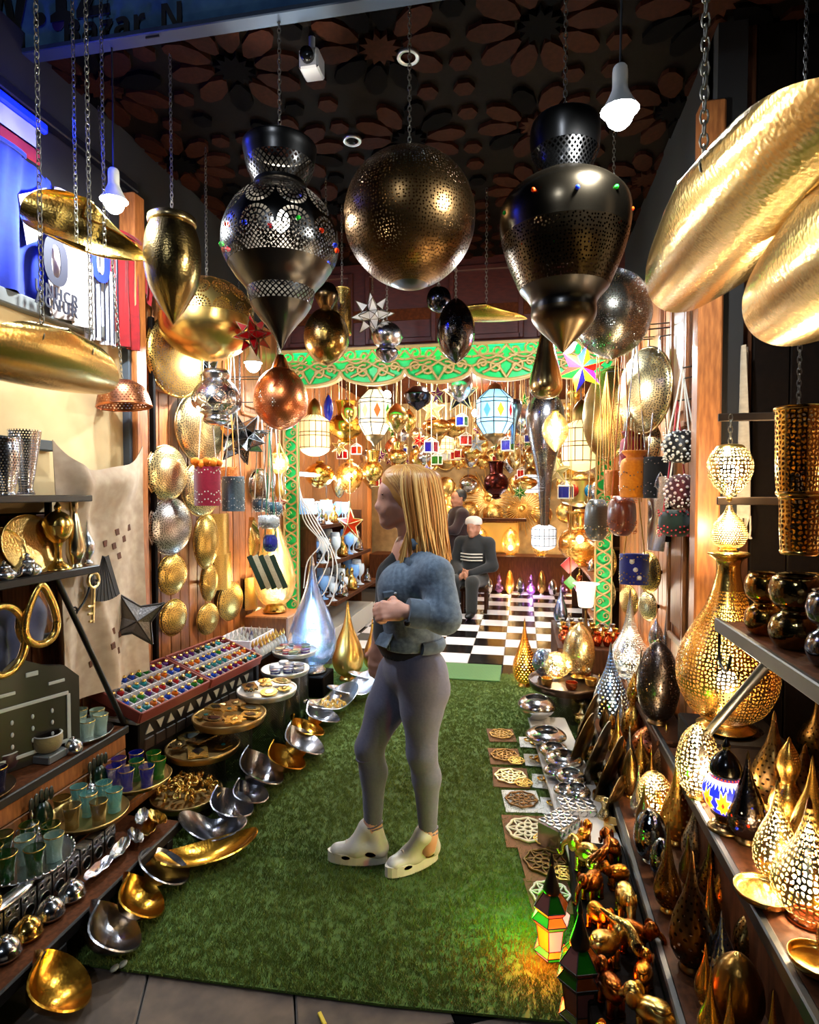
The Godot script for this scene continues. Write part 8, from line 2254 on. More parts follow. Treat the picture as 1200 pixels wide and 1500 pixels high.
# ---------------------------------------------------------------- people
func blob(s: Shape, prims: Array, cell: float, k: float, clips := []) -> Shape:
	# prims: [a, b, ra, rb, thin axis, factor]; their distances are joined with a smooth minimum and meshed as surface nets; clips: [point, normal] cut the shape away beyond a plane
	var lo := Vector3.ONE * 1e9
	var hi := -lo
	for p in prims:
		var m: float = maxf(p[2], p[3]) + k * 2.0 + cell * 2.0
		lo = lo.min(p[0].min(p[1]) - Vector3.ONE * m)
		hi = hi.max(p[0].max(p[1]) + Vector3.ONE * m)
	var nx := int((hi.x - lo.x) / cell) + 2
	var ny := int((hi.y - lo.y) / cell) + 2
	var nz := int((hi.z - lo.z) / cell) + 2
	var acc := PackedFloat32Array()
	acc.resize(nx * ny * nz)
	for p in prims:
		var a: Vector3 = p[0]
		var b: Vector3 = p[1]
		var ra: float = p[2]
		var rb: float = p[3]
		var ab := b - a
		var l2 := maxf(ab.length_squared(), 1e-9)
		var ax: Vector3 = p[4] if p.size() > 4 else Vector3.ZERO
		var fac: float = (p[5] - 1.0) if p.size() > 5 else 0.0
		var m := maxf(ra, rb) + k * 2.0 + cell * 2.0
		var c0 := ((a.min(b) - Vector3.ONE * m - lo) / cell).floor()
		var c1 := ((a.max(b) + Vector3.ONE * m - lo) / cell).ceil()
		for z in range(maxi(0, int(c0.z)), mini(nz, int(c1.z) + 1)):
			for y in range(maxi(0, int(c0.y)), mini(ny, int(c1.y) + 1)):
				var row := (z * ny + y) * nx
				for x in range(maxi(0, int(c0.x)), mini(nx, int(c1.x) + 1)):
					var q := lo + Vector3(x, y, z) * cell - a
					var t := clampf(q.dot(ab) / l2, 0.0, 1.0)
					q -= ab * t
					if fac != 0.0:
						q += ax * (q.dot(ax) * fac)
					var d := q.length() - ra - (rb - ra) * t
					if d < k * 5.0:
						acc[row + x] += exp(-d / k)
	var f := acc
	for j in f.size():
		f[j] = -k * log(maxf(acc[j], 1e-12))
	if clips:
		for z in nz:
			for y in ny:
				for x in nx:
					var j := (z * ny + y) * nx + x
					if f[j] < cell * 2.0:
						for c in clips:
							f[j] = maxf(f[j], (lo + Vector3(x, y, z) * cell - c[0]).dot(c[1]))
	var ids := {}
	var corner := [0, 1, nx, nx + 1, nx * ny, nx * ny + 1, nx * ny + nx, nx * ny + nx + 1]
	var offs := [Vector3(0, 0, 0), Vector3(1, 0, 0), Vector3(0, 1, 0), Vector3(1, 1, 0), Vector3(0, 0, 1), Vector3(1, 0, 1), Vector3(0, 1, 1), Vector3(1, 1, 1)]
	var edges := [[0, 1], [2, 3], [4, 5], [6, 7], [0, 2], [1, 3], [4, 6], [5, 7], [0, 4], [1, 5], [2, 6], [3, 7]]
	for z in nz - 1:
		for y in ny - 1:
			for x in nx - 1:
				var j := (z * ny + y) * nx + x
				var v0 := f[j]
				if v0 > cell * 3.0 or v0 < -cell * 3.0:
					continue
				var neg := 0
				for c in 8:
					if f[j + corner[c]] < 0.0:
						neg += 1
				if neg == 0 or neg == 8:
					continue
				var sum := Vector3.ZERO
				var n := 0
				for e in edges:
					var p0 := f[j + corner[e[0]]]
					var p1 := f[j + corner[e[1]]]
					if (p0 < 0.0) != (p1 < 0.0):
						sum += offs[e[0]].lerp(offs[e[1]], p0 / (p0 - p1))
						n += 1
				ids[j] = s.v.size()
				s.v.append(lo + (Vector3(x, y, z) + sum / n) * cell)
				s.n.append(Vector3(f[j + 1] - v0, f[j + nx] - v0, f[j + nx * ny] - v0).normalized())
				s.t.append(Vector2(x, y) * cell)
	for j in ids:
		for e in [[1, nx, nx * ny], [nx, nx * ny, 1], [nx * ny, 1, nx]]:
			var inside: bool = f[j] < 0.0
			if inside != (f[j + e[0]] < 0.0):
				var q := [j, j - e[1], j - e[1] - e[2], j - e[2]]
				if ids.has(q[1]) and ids.has(q[2]) and ids.has(q[3]):
					var w := [ids[q[0]], ids[q[1]], ids[q[2]], ids[q[3]]]
					if inside:
						s.i.append_array([w[0], w[2], w[1], w[0], w[3], w[2]])
					else:
						s.i.append_array([w[0], w[1], w[2], w[0], w[2], w[3]])
	return s

func head_prims(o: Vector3, f: Vector3, k := 1.0) -> Array:
	var u := Vector3.UP * k
	var l := Vector3.UP.cross(f).normalized()
	var g := f * k
	var a := l * k
	var out := [
		[o + u * 0.035 - g * 0.012, o + u * 0.03 + g * 0.01, 0.086 * k, 0.084 * k, l, 1.16],
		[o + g * 0.05 + u * 0.04, o + g * 0.045 - u * 0.03, 0.048 * k, 0.048 * k, l, 0.95],
		[o + g * 0.045 - u * 0.04, o + g * 0.066 - u * 0.088, 0.044 * k, 0.024 * k],
		[o + g * 0.088 + u * 0.012, o + g * 0.108 - u * 0.022, 0.006 * k, 0.0085 * k],
		[o + g * 0.098 - u * 0.028 + a * 0.008, o + g * 0.098 - u * 0.028 - a * 0.008, 0.007 * k, 0.007 * k],
		[o + g * 0.088 - u * 0.046 - a * 0.012, o + g * 0.088 - u * 0.046 + a * 0.012, 0.0075 * k, 0.0075 * k],
		[o + g * 0.085 - u * 0.058 - a * 0.01, o + g * 0.085 - u * 0.058 + a * 0.01, 0.008 * k, 0.008 * k],
		[o + g * 0.078 - u * 0.086, o + g * 0.072 - u * 0.09, 0.014 * k, 0.014 * k],
		[o + g * 0.08 + u * 0.03 - a * 0.025, o + g * 0.08 + u * 0.03 + a * 0.025, 0.013 * k, 0.013 * k]]
	for s in [-1.0, 1.0]:
		out.append([o - g * 0.01 - u * 0.045 + a * 0.05 * s, o + g * 0.06 - u * 0.085 + a * 0.012 * s, 0.028 * k, 0.02 * k])
		out.append([o + g * 0.05 - u * 0.025 + a * 0.035 * s, o + g * 0.03 - u * 0.03 + a * 0.045 * s, 0.026 * k, 0.024 * k])
		out.append([o - g * 0.015 + u * 0.01 + a * 0.076 * s, o - g * 0.008 - u * 0.025 + a * 0.072 * s, 0.015 * k, 0.01 * k])
	return out

func face_parts(o: Node3D, c: Vector3, f: Vector3, k: float, brow: Color) -> void:
	var l := Vector3.UP.cross(f).normalized()
	for s in [-1.0, 1.0]:
		var e: Vector3 = c + (f * 0.083 + Vector3.UP * 0.006 + l * 0.031 * s) * k
		part(o, "eye", Shape.new().ball(e, Vector3.ONE * 0.0105 * k, 10).mesh(), plain(Color(0.7, 0.68, 0.66), 0.2))
		part(o, "iris", Shape.new().ball(e + f * 0.0066 * k, Vector3.ONE * 0.0052 * k, 8).mesh(), plain(Color(0.06, 0.07, 0.09), 0.1))
		part(o, "eyelid", Shape.new().tube(curve([e - l * s * 0.012 * k + Vector3(0, 0.003, 0) * k, e + f * 0.009 * k + Vector3(0, 0.0065, 0) * k, e + l * s * 0.014 * k + Vector3(0, 0.002, 0) * k], 4), 0.0022 * k, 5).mesh(), plain(brow, 0.7))
		part(o, "eyebrow", Shape.new().tube(curve([e + (-l * s * 0.014 + f * 0.008 + Vector3(0, 0.017, 0)) * k, e + (f * 0.011 + Vector3(0, 0.022, 0)) * k, e + (l * s * 0.018 + f * 0.003 + Vector3(0, 0.018, 0)) * k], 4), 0.003 * k, 5).mesh(), plain(brow, 0.9))
	part(o, "lips", Shape.new().tube(curve([c + (f * 0.083 - Vector3.UP * 0.052 - l * 0.021) * k, c + (f * 0.0955 - Vector3.UP * 0.051) * k, c + (f * 0.083 - Vector3.UP * 0.052 + l * 0.021) * k], 4), 0.0048 * k, 6).mesh(), plain(Color(0.42, 0.16, 0.14), 0.5))

func hand_prims(w: Vector3, d: Vector3, palm: Vector3, thumb: Vector3, curl_a: float) -> Array:
	# w: wrist, d: towards the knuckles, palm: the way the palm faces, thumb: the thumb's side
	var out := [[w, w + d * 0.035, 0.024, 0.026, palm, 1.35]]
	for k in 4:
		var side := thumb * (0.028 - 0.0185 * k)
		var kn := w + d * (0.082 - 0.004 * absf(k - 1.2)) + side
		out.append([w + d * 0.02 + side * 0.7, kn, 0.015, 0.0105])
		var p := kn
		var a := curl_a * 0.6
		for seg in 3:
			var len: float = [0.036, 0.024, 0.019][seg] * [0.95, 1.05, 1.0, 0.82][k]
			var q := p + (d * cos(a) + palm * sin(a)) * len
			out.append([p, q, 0.0095 - 0.001 * seg, 0.0088 - 0.001 * seg])
			p = q
			a += curl_a
	var tb := w + d * 0.022 + thumb * 0.024
	var t1 := tb + (d * 0.55 + thumb * 0.7 + palm * 0.3).normalized() * 0.036
	out.append([w + d * 0.01 + thumb * 0.012, tb, 0.016, 0.013])
	out.append([tb, t1, 0.0125, 0.0105])
	out.append([t1, t1 + (d * 0.75 + palm * (0.4 + 0.4 * curl_a)).normalized() * 0.028, 0.0105, 0.0085])
	return out

func sneaker(o: Node3D, heel: Vector3, toe: Vector3, ankle: Vector3) -> void:
	var d := (toe - heel)
	d.y = 0.0
	var size := d.length()
	d = d.normalized()
	var s := Vector3.UP.cross(d)
	var white := plain(Color(0.72, 0.7, 0.66), 0.45)
	var sh := part(o, "sneaker", blob(Shape.new(), [[heel + d * 0.035 + Vector3(0, 0.055, 0), heel + d * size * 0.5 + Vector3(0, 0.05, 0), 0.036, 0.036], [heel + d * size * 0.5 + Vector3(0, 0.05, 0), toe - d * 0.04 + Vector3(0, 0.042, 0), 0.037, 0.034, Vector3.UP, 1.25], [heel + d * 0.03 + Vector3(0, 0.06, 0), ankle + Vector3(0, 0.012, 0), 0.034, 0.04], [heel + d * size * 0.55 + Vector3(0, 0.06, 0), ankle + d * 0.03, 0.028, 0.034]], 0.007, 0.012, [[ankle + Vector3(0, 0.03, 0), Vector3(0.0, 1, 0) - d * 0.25], [Vector3(0, heel.y + 0.03, 0), Vector3.DOWN]]).mesh(), white)
	var out := PackedVector2Array()
	for k in 24:
		var a := TAU * k / 24.0
		out.append(Vector2(size * 0.5 + cos(a) * size * 0.52, sin(a) * 0.042 * (1.0 + 0.12 * cos(a))))
	part(sh, "sole", Shape.new().prism(out, 0.042, Transform3D(Basis(d, s, Vector3.UP), heel + Vector3(0, 0.001, 0))).mesh(), plain(Color(0.78, 0.76, 0.7), 0.5))
	for side in [-1.0, 1.0]:
		for e in [[0.25, 0.05, 0.038], [0.66, 0.032, 0.036]]:
			part(sh, "gold_inlay", Shape.new().ball(heel + d * size * e[0] + s * side * e[2] + Vector3(0, e[1], 0), Vector3(0.026, 0.011, 0.008), 10, Basis(d, Vector3.UP, s)).mesh(), metal(Color(0.85, 0.6, 0.2), 0.35))
	for k in 4:
		var p := heel + d * size * (0.48 + 0.07 * k) + Vector3(0, 0.104 - 0.008 * k, 0)
		part(sh, "lace", Shape.new().tube(curve([p - s * 0.022 - Vector3(0, 0.012, 0), p + Vector3(0, 0.003, 0), p + s * 0.022 - Vector3(0, 0.012, 0)], 4), 0.0035, 5).mesh(), plain(Color(0.8, 0.74, 0.68), 0.7))

func people() -> void:
	woman()
	men()

func woman() -> void:
	var o := thing("person", "person with long blond hair in denim jacket, grey leggings and white sneakers", "person", Vector3.ZERO)
	var skin := plain(Color(0.76, 0.55, 0.46), 0.5)
	skin.subsurf_scatter_enabled = true
	skin.subsurf_scatter_strength = 0.1
	var f := Vector3(-0.906, 0, 0.42)
	var l := Vector3(0.42, 0, 0.906)
	var hf := Vector3(-0.975, 0.0, 0.22)
	var hc: Vector3 = Vector3(-0.478, 1.529, -2.4)
	var neck: Vector3 = Vector3(-0.447, 1.327, -2.4)
	var chest: Vector3 = Vector3(-0.464, 1.181, -2.4)
	var waist: Vector3 = Vector3(-0.455, 0.993, -2.4)
	var hip: Vector3 = Vector3(-0.45, 0.852, -2.4)
	var sl: Vector3 = Vector3(-0.329, 1.246, -2.27)
	var sr: Vector3 = Vector3(-0.543, 1.218, -2.53)
	var el: Vector3 = Vector3(-0.288, 1.097, -2.2)
	var wl: Vector3 = Vector3(-0.426, 1.126, -2.14)
	var er: Vector3 = Vector3(-0.608, 1.033, -2.6)
	var wr: Vector3 = Vector3(-0.63, 0.879, -2.56)
	var hl: Vector3 = Vector3(-0.394, 0.837, -2.34)
	var hr: Vector3 = Vector3(-0.508, 0.794, -2.46)
	var kl: Vector3 = Vector3(-0.394, 0.522, -2.34)
	var al: Vector3 = Vector3(-0.378, 0.156, -2.4)
	var kr: Vector3 = Vector3(-0.626, 0.498, -2.4)
	var ar: Vector3 = Vector3(-0.617, 0.143, -2.42)
	# body: head and hands on fine grids, the rest on a coarse one
	var s := Shape.new()
	blob(s, head_prims(hc, hf, 1.0) + [[hc - Vector3(0, 0.06, 0) - hf * 0.02, neck, 0.05, 0.052]], 0.0055, 0.009, [[neck - Vector3(0, 0.0, 0), Vector3.DOWN]])
	blob(s, [[neck + Vector3(0, 0.02, 0), chest, 0.054, 0.1], [sl, neck, 0.045, 0.05], [sr, neck, 0.045, 0.05], [chest, waist, 0.1, 0.09, f, 1.2], [waist, hip, 0.09, 0.11, f, 1.1], [sl, el, 0.045, 0.035], [el, wl, 0.034, 0.024], [sr, er, 0.045, 0.035], [er, wr, 0.034, 0.024], [hl, kl, 0.07, 0.045], [kl, al, 0.045, 0.03], [hr, kr, 0.07, 0.045], [kr, ar, 0.045, 0.03], [al, al - Vector3(0, 0.06, 0), 0.03, 0.03], [ar, ar - Vector3(0, 0.06, 0), 0.03, 0.03]], 0.014, 0.02)
	blob(s, hand_prims(wl, Vector3(-0.96, 0.02, 0.1).normalized(), Vector3(0.0, -0.5, -0.86), Vector3(-0.1, 0.86, -0.5), 1.15) + [[wl - Vector3(-0.05, 0, 0), wl, 0.026, 0.024]], 0.0045, 0.005)
	blob(s, hand_prims(wr, Vector3(-0.06, -0.99, 0.05).normalized(), Vector3(0.2, 0, -0.95).normalized(), Vector3(-0.95, 0, -0.2).normalized(), 0.4) + [[wr + Vector3(0, 0.05, 0), wr, 0.026, 0.024]], 0.0045, 0.005)
	part(o, "body", s.mesh(), skin)
	face_parts(o, hc, hf, 1.0, Color(0.24, 0.15, 0.09))
	# leggings
	var grey := cloth(Color(0.3, 0.3, 0.37), Color(0.36, 0.36, 0.43), 14.0, 0.8)
	var seat := hip - f * 0.035 - Vector3(0, 0.02, 0)
	part(o, "leggings", blob(Shape.new(), [[waist - Vector3(0, 0.0, 0), hip, 0.105, 0.125, f, 1.12], [seat + l * 0.045, hl - f * 0.03 - Vector3(0, 0.06, 0), 0.1, 0.085], [seat - l * 0.045, hr - f * 0.01 - Vector3(0, 0.06, 0), 0.095, 0.085], [hl, hl.lerp(kl, 0.45), 0.1, 0.08], [hl.lerp(kl, 0.45), kl, 0.08, 0.057], [kl, kl.lerp(al, 0.3) - f * 0.012, 0.056, 0.054], [kl.lerp(al, 0.3) - f * 0.012, al, 0.054, 0.036], [hr, hr.lerp(kr, 0.45), 0.098, 0.08], [hr.lerp(kr, 0.45), kr, 0.08, 0.056], [kr, kr.lerp(ar, 0.3) - f * 0.014, 0.055, 0.053], [kr.lerp(ar, 0.3) - f * 0.014, ar, 0.053, 0.036]], 0.011, 0.012, [[al - Vector3(0, 0.005, 0), Vector3.DOWN], [Vector3(0, waist.y - 0.03, 0), Vector3.UP]]).mesh(), grey)
	for e in [[al, 0.04], [ar, 0.04], [kr + Vector3(0, -0.02, 0), 0.056], [kr + Vector3(0, -0.05, 0), 0.055]]:
		for j in 2:
			var ring := []
			for k in 14:
				var a := TAU * k / 14.0
				ring.append(e[0] + Vector3(cos(a) * e[1], 0.012 + 0.016 * j + 0.006 * sin(a * 2.0 + j), sin(a) * e[1]))
			part(o, "crease", Shape.new().tube(ring, 0.0045, 5, true).mesh(), grey)
	# shirt and jacket
	var black := cloth(Color(0.012, 0.012, 0.016), Color(0.025, 0.025, 0.032), 12.0)
	part(o, "black_top", blob(Shape.new(), [[chest + f * 0.055 + Vector3(0, 0.03, 0), waist + f * 0.075, 0.07, 0.075], [chest, waist, 0.1, 0.1, f, 1.15], [waist, hip + Vector3(0, 0.07, 0), 0.115, 0.125, f, 1.1], [chest + f * 0.05 + Vector3(0, 0.06, 0), neck + f * 0.03, 0.05, 0.035]], 0.012, 0.02, [[Vector3(0, hip.y + 0.045, 0), Vector3.DOWN]]).mesh(), black)
	var denim := cloth(Color(0.2, 0.25, 0.31), Color(0.38, 0.44, 0.5), 7.0)
	denim.normal_enabled = true
	denim.normal_texture = noise("soft", 0.012, true)
	denim.normal_scale = 0.6
	part(o, "denim_jacket", blob(Shape.new(), [[chest + l * 0.05 + f * 0.03, waist + l * 0.05 + f * 0.02, 0.108, 0.102, f, 1.05], [chest - l * 0.05 - f * 0.02, waist - l * 0.045 - f * 0.02, 0.115, 0.105], [chest - f * 0.035, waist - f * 0.03, 0.11, 0.1], [sl, chest + l * 0.07, 0.062, 0.095], [sr, chest - l * 0.06, 0.065, 0.095], [chest + l * 0.085 + f * 0.075 - Vector3(0, 0.01, 0), chest + l * 0.07 + f * 0.07 - Vector3(0, 0.05, 0), 0.055, 0.05], [waist, hip + Vector3(0, 0.08, 0), 0.125, 0.13, f, 1.12], [sl, el, 0.061, 0.054], [el, wl + (el - wl).normalized() * 0.045, 0.052, 0.044], [sl.lerp(el, 0.5) - f * 0.01, el - f * 0.008, 0.055, 0.052], [sr, er, 0.062, 0.05], [er, wr + Vector3(0.0, 0.04, 0), 0.05, 0.042], [neck - Vector3(0, 0.012, 0), sl, 0.06, 0.055], [neck - Vector3(0, 0.012, 0), sr, 0.06, 0.052]], 0.0095, 0.012, [[Vector3(0, hip.y + 0.085, 0), Vector3.DOWN], [neck + Vector3(0, 0.028, 0), Vector3.UP], [chest + f * 0.118 - l * 0.0, (f - l * 0.55).normalized()]]).mesh(), denim)
	var dark := cloth(Color(0.17, 0.22, 0.28), Color(0.32, 0.38, 0.44), 5.0)
	var band := []
	for k in 26:
		var a := TAU * k / 26.0 + 0.9
		if k < 23:
			band.append(Vector3(hip.x, hip.y + 0.105, hip.z) + l * cos(a) * 0.142 + f * sin(a) * 0.124 + Vector3(0, 0.012 * sin(a), 0))
	part(o, "waistband", Shape.new().tube(band, 0.02, 8, false, 1.3).mesh(), dark)
	var col := []
	for k in 15:
		var a := lerpf(-0.15, PI + 0.15, k / 14.0)
		col.append(neck + Vector3(0, 0.034 + 0.012 * sin(a), 0) + l * cos(a) * 0.085 - f * sin(a) * 0.07 + f * 0.012)
	part(o, "collar", Shape.new().tube(col, 0.02, 8, false, 1.4).mesh(), dark)
	var cd := (wl - el).normalized()
	part(o, "cuff", Shape.new().tube([wl - cd * 0.085, wl - cd * 0.05, wl - cd * 0.012], [0.052, 0.055, 0.053], 16).mesh(), dark)
	part(o, "wrist_button", Shape.new().ball(wl - cd * 0.02 + Vector3(0, -0.03, 0.04), Vector3(0.013, 0.013, 0.008), 10).mesh(), plain(Color(0.02, 0.02, 0.02), 0.3))
	var pk := chest + l * 0.143 + f * 0.085 + Vector3(0, -0.005, 0)
	part(o, "pocket_flap", Shape.new().box(pk, Vector3(0.1, 0.028, 0.012), 0.005, Basis(-f, Vector3.UP, l) * Basis(Vector3.BACK, 0.12)).mesh(), dark)
	part(o, "button", Shape.new().ball(pk + l * 0.008, Vector3.ONE * 0.007, 10).mesh(), metal(SILVER, 0.3))
	var lap := func(u: float, w: float) -> Vector3:
		var top: Vector3 = neck + f * 0.06 + l * 0.045 - Vector3(0, 0.02, 0)
		var bot: Vector3 = waist + f * 0.15 + l * 0.03 - Vector3(0, 0.03, 0)
		return top.lerp(bot, w) + l * (u * 0.07 + 0.02 * w) - f * (0.03 * u + 0.07 * sin(w * PI) * (0.4 - 0.0)) + Vector3(0, 0, 0.012 * sin(w * 7.0))
	part(o, "open_front", Shape.new().grid(6, 16, lap, false, 0.006).mesh(), denim)
	for sd in [0.0, 0.035]:
		var seam := []
		for k in 18:
			var a := TAU * k / 18.0
			seam.append(sl.lerp(el, 0.1 + sd * 4.0) + (f * cos(a) + Vector3.UP.cross(f) * sin(a) * 0.9).normalized() * (0.0625 - sd * 0.03) + Vector3(0, 0.02 * cos(a), 0))
		if sd == 0.0:
			part(o, "sleeve_seam", Shape.new().tube(seam, 0.0035, 5, true).mesh(), dark)
	# hair
	var tones := [Color(0.78, 0.55, 0.27), Color(0.86, 0.68, 0.4), Color(0.64, 0.41, 0.18)]
	var r := RandomNumberGenerator.new()
	r.seed = 8
	var hl2 := Vector3.UP.cross(hf).normalized()
	var cap := part(o, "hair", blob(Shape.new(), [[hc + Vector3(0, 0.045, 0) - hf * 0.025, hc + Vector3(0, 0.035, 0) - hf * 0.02, 0.098, 0.098, hl2, 1.08], [hc + Vector3(0, 0.08, 0) + hf * 0.03, hc + Vector3(0, 0.05, 0) - hf * 0.04, 0.06, 0.09], [hc - hf * 0.055 + Vector3(0, 0.0, 0), hc - hf * 0.085 - Vector3(0, 0.2, 0), 0.075, 0.045, hl2, 0.8], [hc - hf * 0.035 + hl2 * 0.066 + Vector3(0, 0.02, 0), hc - hf * 0.04 + hl2 * 0.08 - Vector3(0, 0.18, 0), 0.033, 0.022], [hc - hf * 0.035 - hl2 * 0.066 + Vector3(0, 0.02, 0), hc - hf * 0.04 - hl2 * 0.08 - Vector3(0, 0.18, 0), 0.033, 0.022]], 0.0075, 0.014, [[hc + hf * 0.035 - Vector3(0, 0.0, 0), (hf - Vector3(0, 0.75, 0)).normalized()]]).mesh(), plain(tones[0], 0.5))
	for tone in 3:
		var hs := Shape.new()
		for k in 64:
			var th := lerpf(1.3, TAU - 1.2, (k + r.randf()) / 64.0)
			var d := hf * cos(th) + hl2 * sin(th)
			var len := r.randf_range(0.2, 0.27) + 0.02 * cos(th + PI)
			var top := hc + Vector3(0, 0.14, 0) - hf * 0.005 + d * r.randf_range(0.0, 0.02)
			var out := 0.104 + r.randf() * 0.008 + 0.034 * maxf(0.0, -cos(th))
			var mid := hc + Vector3(0, 0.035, 0) - hf * 0.015 + d * out
			var low := hc - Vector3(0, 0.1, 0) - hf * 0.035 + d * (out - 0.004)
			var end := hc - Vector3(0, len, 0) - hf * (0.035 + 0.03 * r.randf()) + d * (out - 0.02 + r.randf() * 0.02)
			var pts := curve([top, hc + Vector3(0, 0.115, 0) - hf * 0.012 + d * (0.085 + 0.03 * maxf(0.0, -cos(th))), mid, low, end], 4)
			var rad := []
			for j in pts.size():
				rad.append(lerpf(0.0075, 0.0025, pow(float(j) / (pts.size() - 1), 2.0)))
			hs.tube(pts, rad, 5, false, 0.7)
		for k in 26:
			var sd := 1.0 if k % 2 else -1.0
			var th := lerpf(0.15, 1.35, (k + r.randf()) / 26.0) * sd
			var d := hf * cos(th) + hl2 * sin(th)
			var e2 := hf * cos(1.32) + hl2 * sin(1.32) * sd
			var pts := curve([hc + Vector3(0, 0.142, 0) - hf * 0.02, hc + Vector3(0, 0.112, 0) - hf * 0.012 + d * 0.083, hc + Vector3(0, 0.072, 0) - hf * 0.025 + (d + e2).normalized() * 0.104, hc - hf * (0.02 + 0.02 * r.randf()) + e2 * 0.106, hc - hf * 0.04 - Vector3(0, 0.1, 0) + e2 * 0.104, hc - hf * 0.03 * r.randf() - Vector3(0, r.randf_range(0.2, 0.27), 0) + e2 * 0.1], 4)
			var rad := []
			for j in pts.size():
				rad.append(lerpf(0.0075, 0.0025, pow(float(j) / (pts.size() - 1), 2.0)))
			hs.tube(pts, rad, 5, false, 0.7)
		var m := plain(tones[tone], 0.42)
		m.rim_enabled = true
		m.rim = 0.3
		part(cap, "hair_strands", hs.mesh(), m)
	sneaker(o, Vector3(-0.556, 0.014, -2.411), Vector3(-0.799, 0.014, -2.384), ar)
	sneaker(o, Vector3(-0.352, 0.014, -2.479), Vector3(-0.534, 0.014, -2.315), al)

func men() -> void:
	var skin := plain(Color(0.55, 0.36, 0.26), 0.55)
	# seated man
	var o := thing("person", "seated person in black striped sweater and pale knit cap on a stool", "person", Vector3.ZERO)
	var f := Vector3(-0.3, 0, 0.954)
	var l := Vector3.UP.cross(f)
	var b := Vector3(-0.62, 0.44, -7.9)
	var hc := b + Vector3(0, 0.66, 0) + f * 0.06
	var ch := b + Vector3(0, 0.4, 0) + f * 0.02
	var s := Shape.new()
	blob(s, head_prims(hc, f, 1.05) + [[hc - Vector3(0, 0.06, 0), ch + Vector3(0, 0.1, 0), 0.055, 0.06]], 0.008, 0.01)
	var kl := b + f * 0.42 + l * 0.13
	var kr := b + f * 0.42 - l * 0.13
	var al := Vector3(kl.x, 0.1, kl.z) + f * 0.02
	var ar := Vector3(kr.x, 0.1, kr.z) - f * 0.04
	var hand := b + f * 0.33 + Vector3(0, 0.1, 0)
	blob(s, [[b, ch, 0.12, 0.12], [b + l * 0.1, kl, 0.07, 0.05], [b - l * 0.1, kr, 0.07, 0.05], [kl, al, 0.05, 0.035], [kr, ar, 0.05, 0.035], [ch + l * 0.2 + Vector3(0, 0.05, 0), ch + l * 0.26 + f * 0.05 - Vector3(0, 0.22, 0), 0.05, 0.04], [ch + l * 0.26 + f * 0.05 - Vector3(0, 0.22, 0), hand, 0.04, 0.028], [ch - l * 0.2 + Vector3(0, 0.05, 0), ch - l * 0.26 + f * 0.05 - Vector3(0, 0.22, 0), 0.05, 0.04], [ch - l * 0.26 + f * 0.05 - Vector3(0, 0.22, 0), hand, 0.04, 0.028], [ch, ch + Vector3(0, 0.1, 0), 0.1, 0.06]], 0.018, 0.02)
	blob(s, hand_prims(hand + l * 0.03, (f * 0.7 - l * 0.6 - Vector3(0, 0.3, 0)).normalized(), (-f - Vector3(0, 0.4, 0)).normalized(), Vector3.UP, 0.6), 0.006, 0.006)
	blob(s, hand_prims(hand - l * 0.03, (f * 0.7 + l * 0.6 - Vector3(0, 0.3, 0)).normalized(), (-f - Vector3(0, 0.4, 0)).normalized(), Vector3.UP, 0.6), 0.006, 0.006)
	part(o, "body", s.mesh(), skin)
	face_parts(o, hc, f, 1.05, Color(0.2, 0.18, 0.16))
	part(o, "beard", Shape.new().ball(hc + f * 0.062 - Vector3(0, 0.09, 0), Vector3(0.042, 0.028, 0.03), 12).mesh(), plain(Color(0.45, 0.42, 0.4), 0.9))
	part(o, "knit_cap", Shape.new().lathe(smooth(prof([0.108, 0.05, 0.112, 0.08, 0.1, 0.125, 0.05, 0.155, 0, 0.16]), 3), 24, 0.1, 0, 0.0, Transform3D(Basis(), hc - f * 0.008)).mesh(), cloth(Color(0.6, 0.56, 0.52), Color(0.72, 0.68, 0.64), 20.0))
	var blk := cloth(Color(0.02, 0.022, 0.026), Color(0.04, 0.042, 0.05), 8.0)
	part(o, "sweater", blob(Shape.new(), [[b + Vector3(0, 0.05, 0), ch, 0.17, 0.15], [ch, ch + Vector3(0, 0.13, 0), 0.14, 0.08], [ch + l * 0.19 + Vector3(0, 0.07, 0), ch - l * 0.19 + Vector3(0, 0.07, 0), 0.08, 0.08], [ch + l * 0.2 + Vector3(0, 0.05, 0), ch + l * 0.27 + f * 0.05 - Vector3(0, 0.22, 0), 0.075, 0.065], [ch + l * 0.27 + f * 0.05 - Vector3(0, 0.22, 0), hand + l * 0.07 - f * 0.03, 0.065, 0.05], [ch - l * 0.2 + Vector3(0, 0.05, 0), ch - l * 0.27 + f * 0.05 - Vector3(0, 0.22, 0), 0.075, 0.065], [ch - l * 0.27 + f * 0.05 - Vector3(0, 0.22, 0), hand - l * 0.07 - f * 0.03, 0.065, 0.05]], 0.016, 0.02).mesh(), blk)
	for k in 3:
		part(o, "stripe", Shape.new().tube(curve([ch + l * 0.15 + f * 0.1 - Vector3(0, 0.07 + 0.04 * k, 0), ch + f * 0.178 - Vector3(0, 0.07 + 0.04 * k, 0), ch - l * 0.15 + f * 0.1 - Vector3(0, 0.07 + 0.04 * k, 0)], 5), 0.011, 6).mesh(), plain(Color(0.62, 0.6, 0.56), 0.9))
	part(o, "trousers", blob(Shape.new(), [[b, b + Vector3(0, 0.1, 0), 0.16, 0.14], [b + l * 0.09, kl, 0.1, 0.08], [kl, al, 0.08, 0.07], [b - l * 0.09, kr, 0.1, 0.08], [kr, ar, 0.08, 0.07]], 0.017, 0.015).mesh(), cloth(Color(0.05, 0.05, 0.045), Color(0.09, 0.09, 0.08), 8.0))
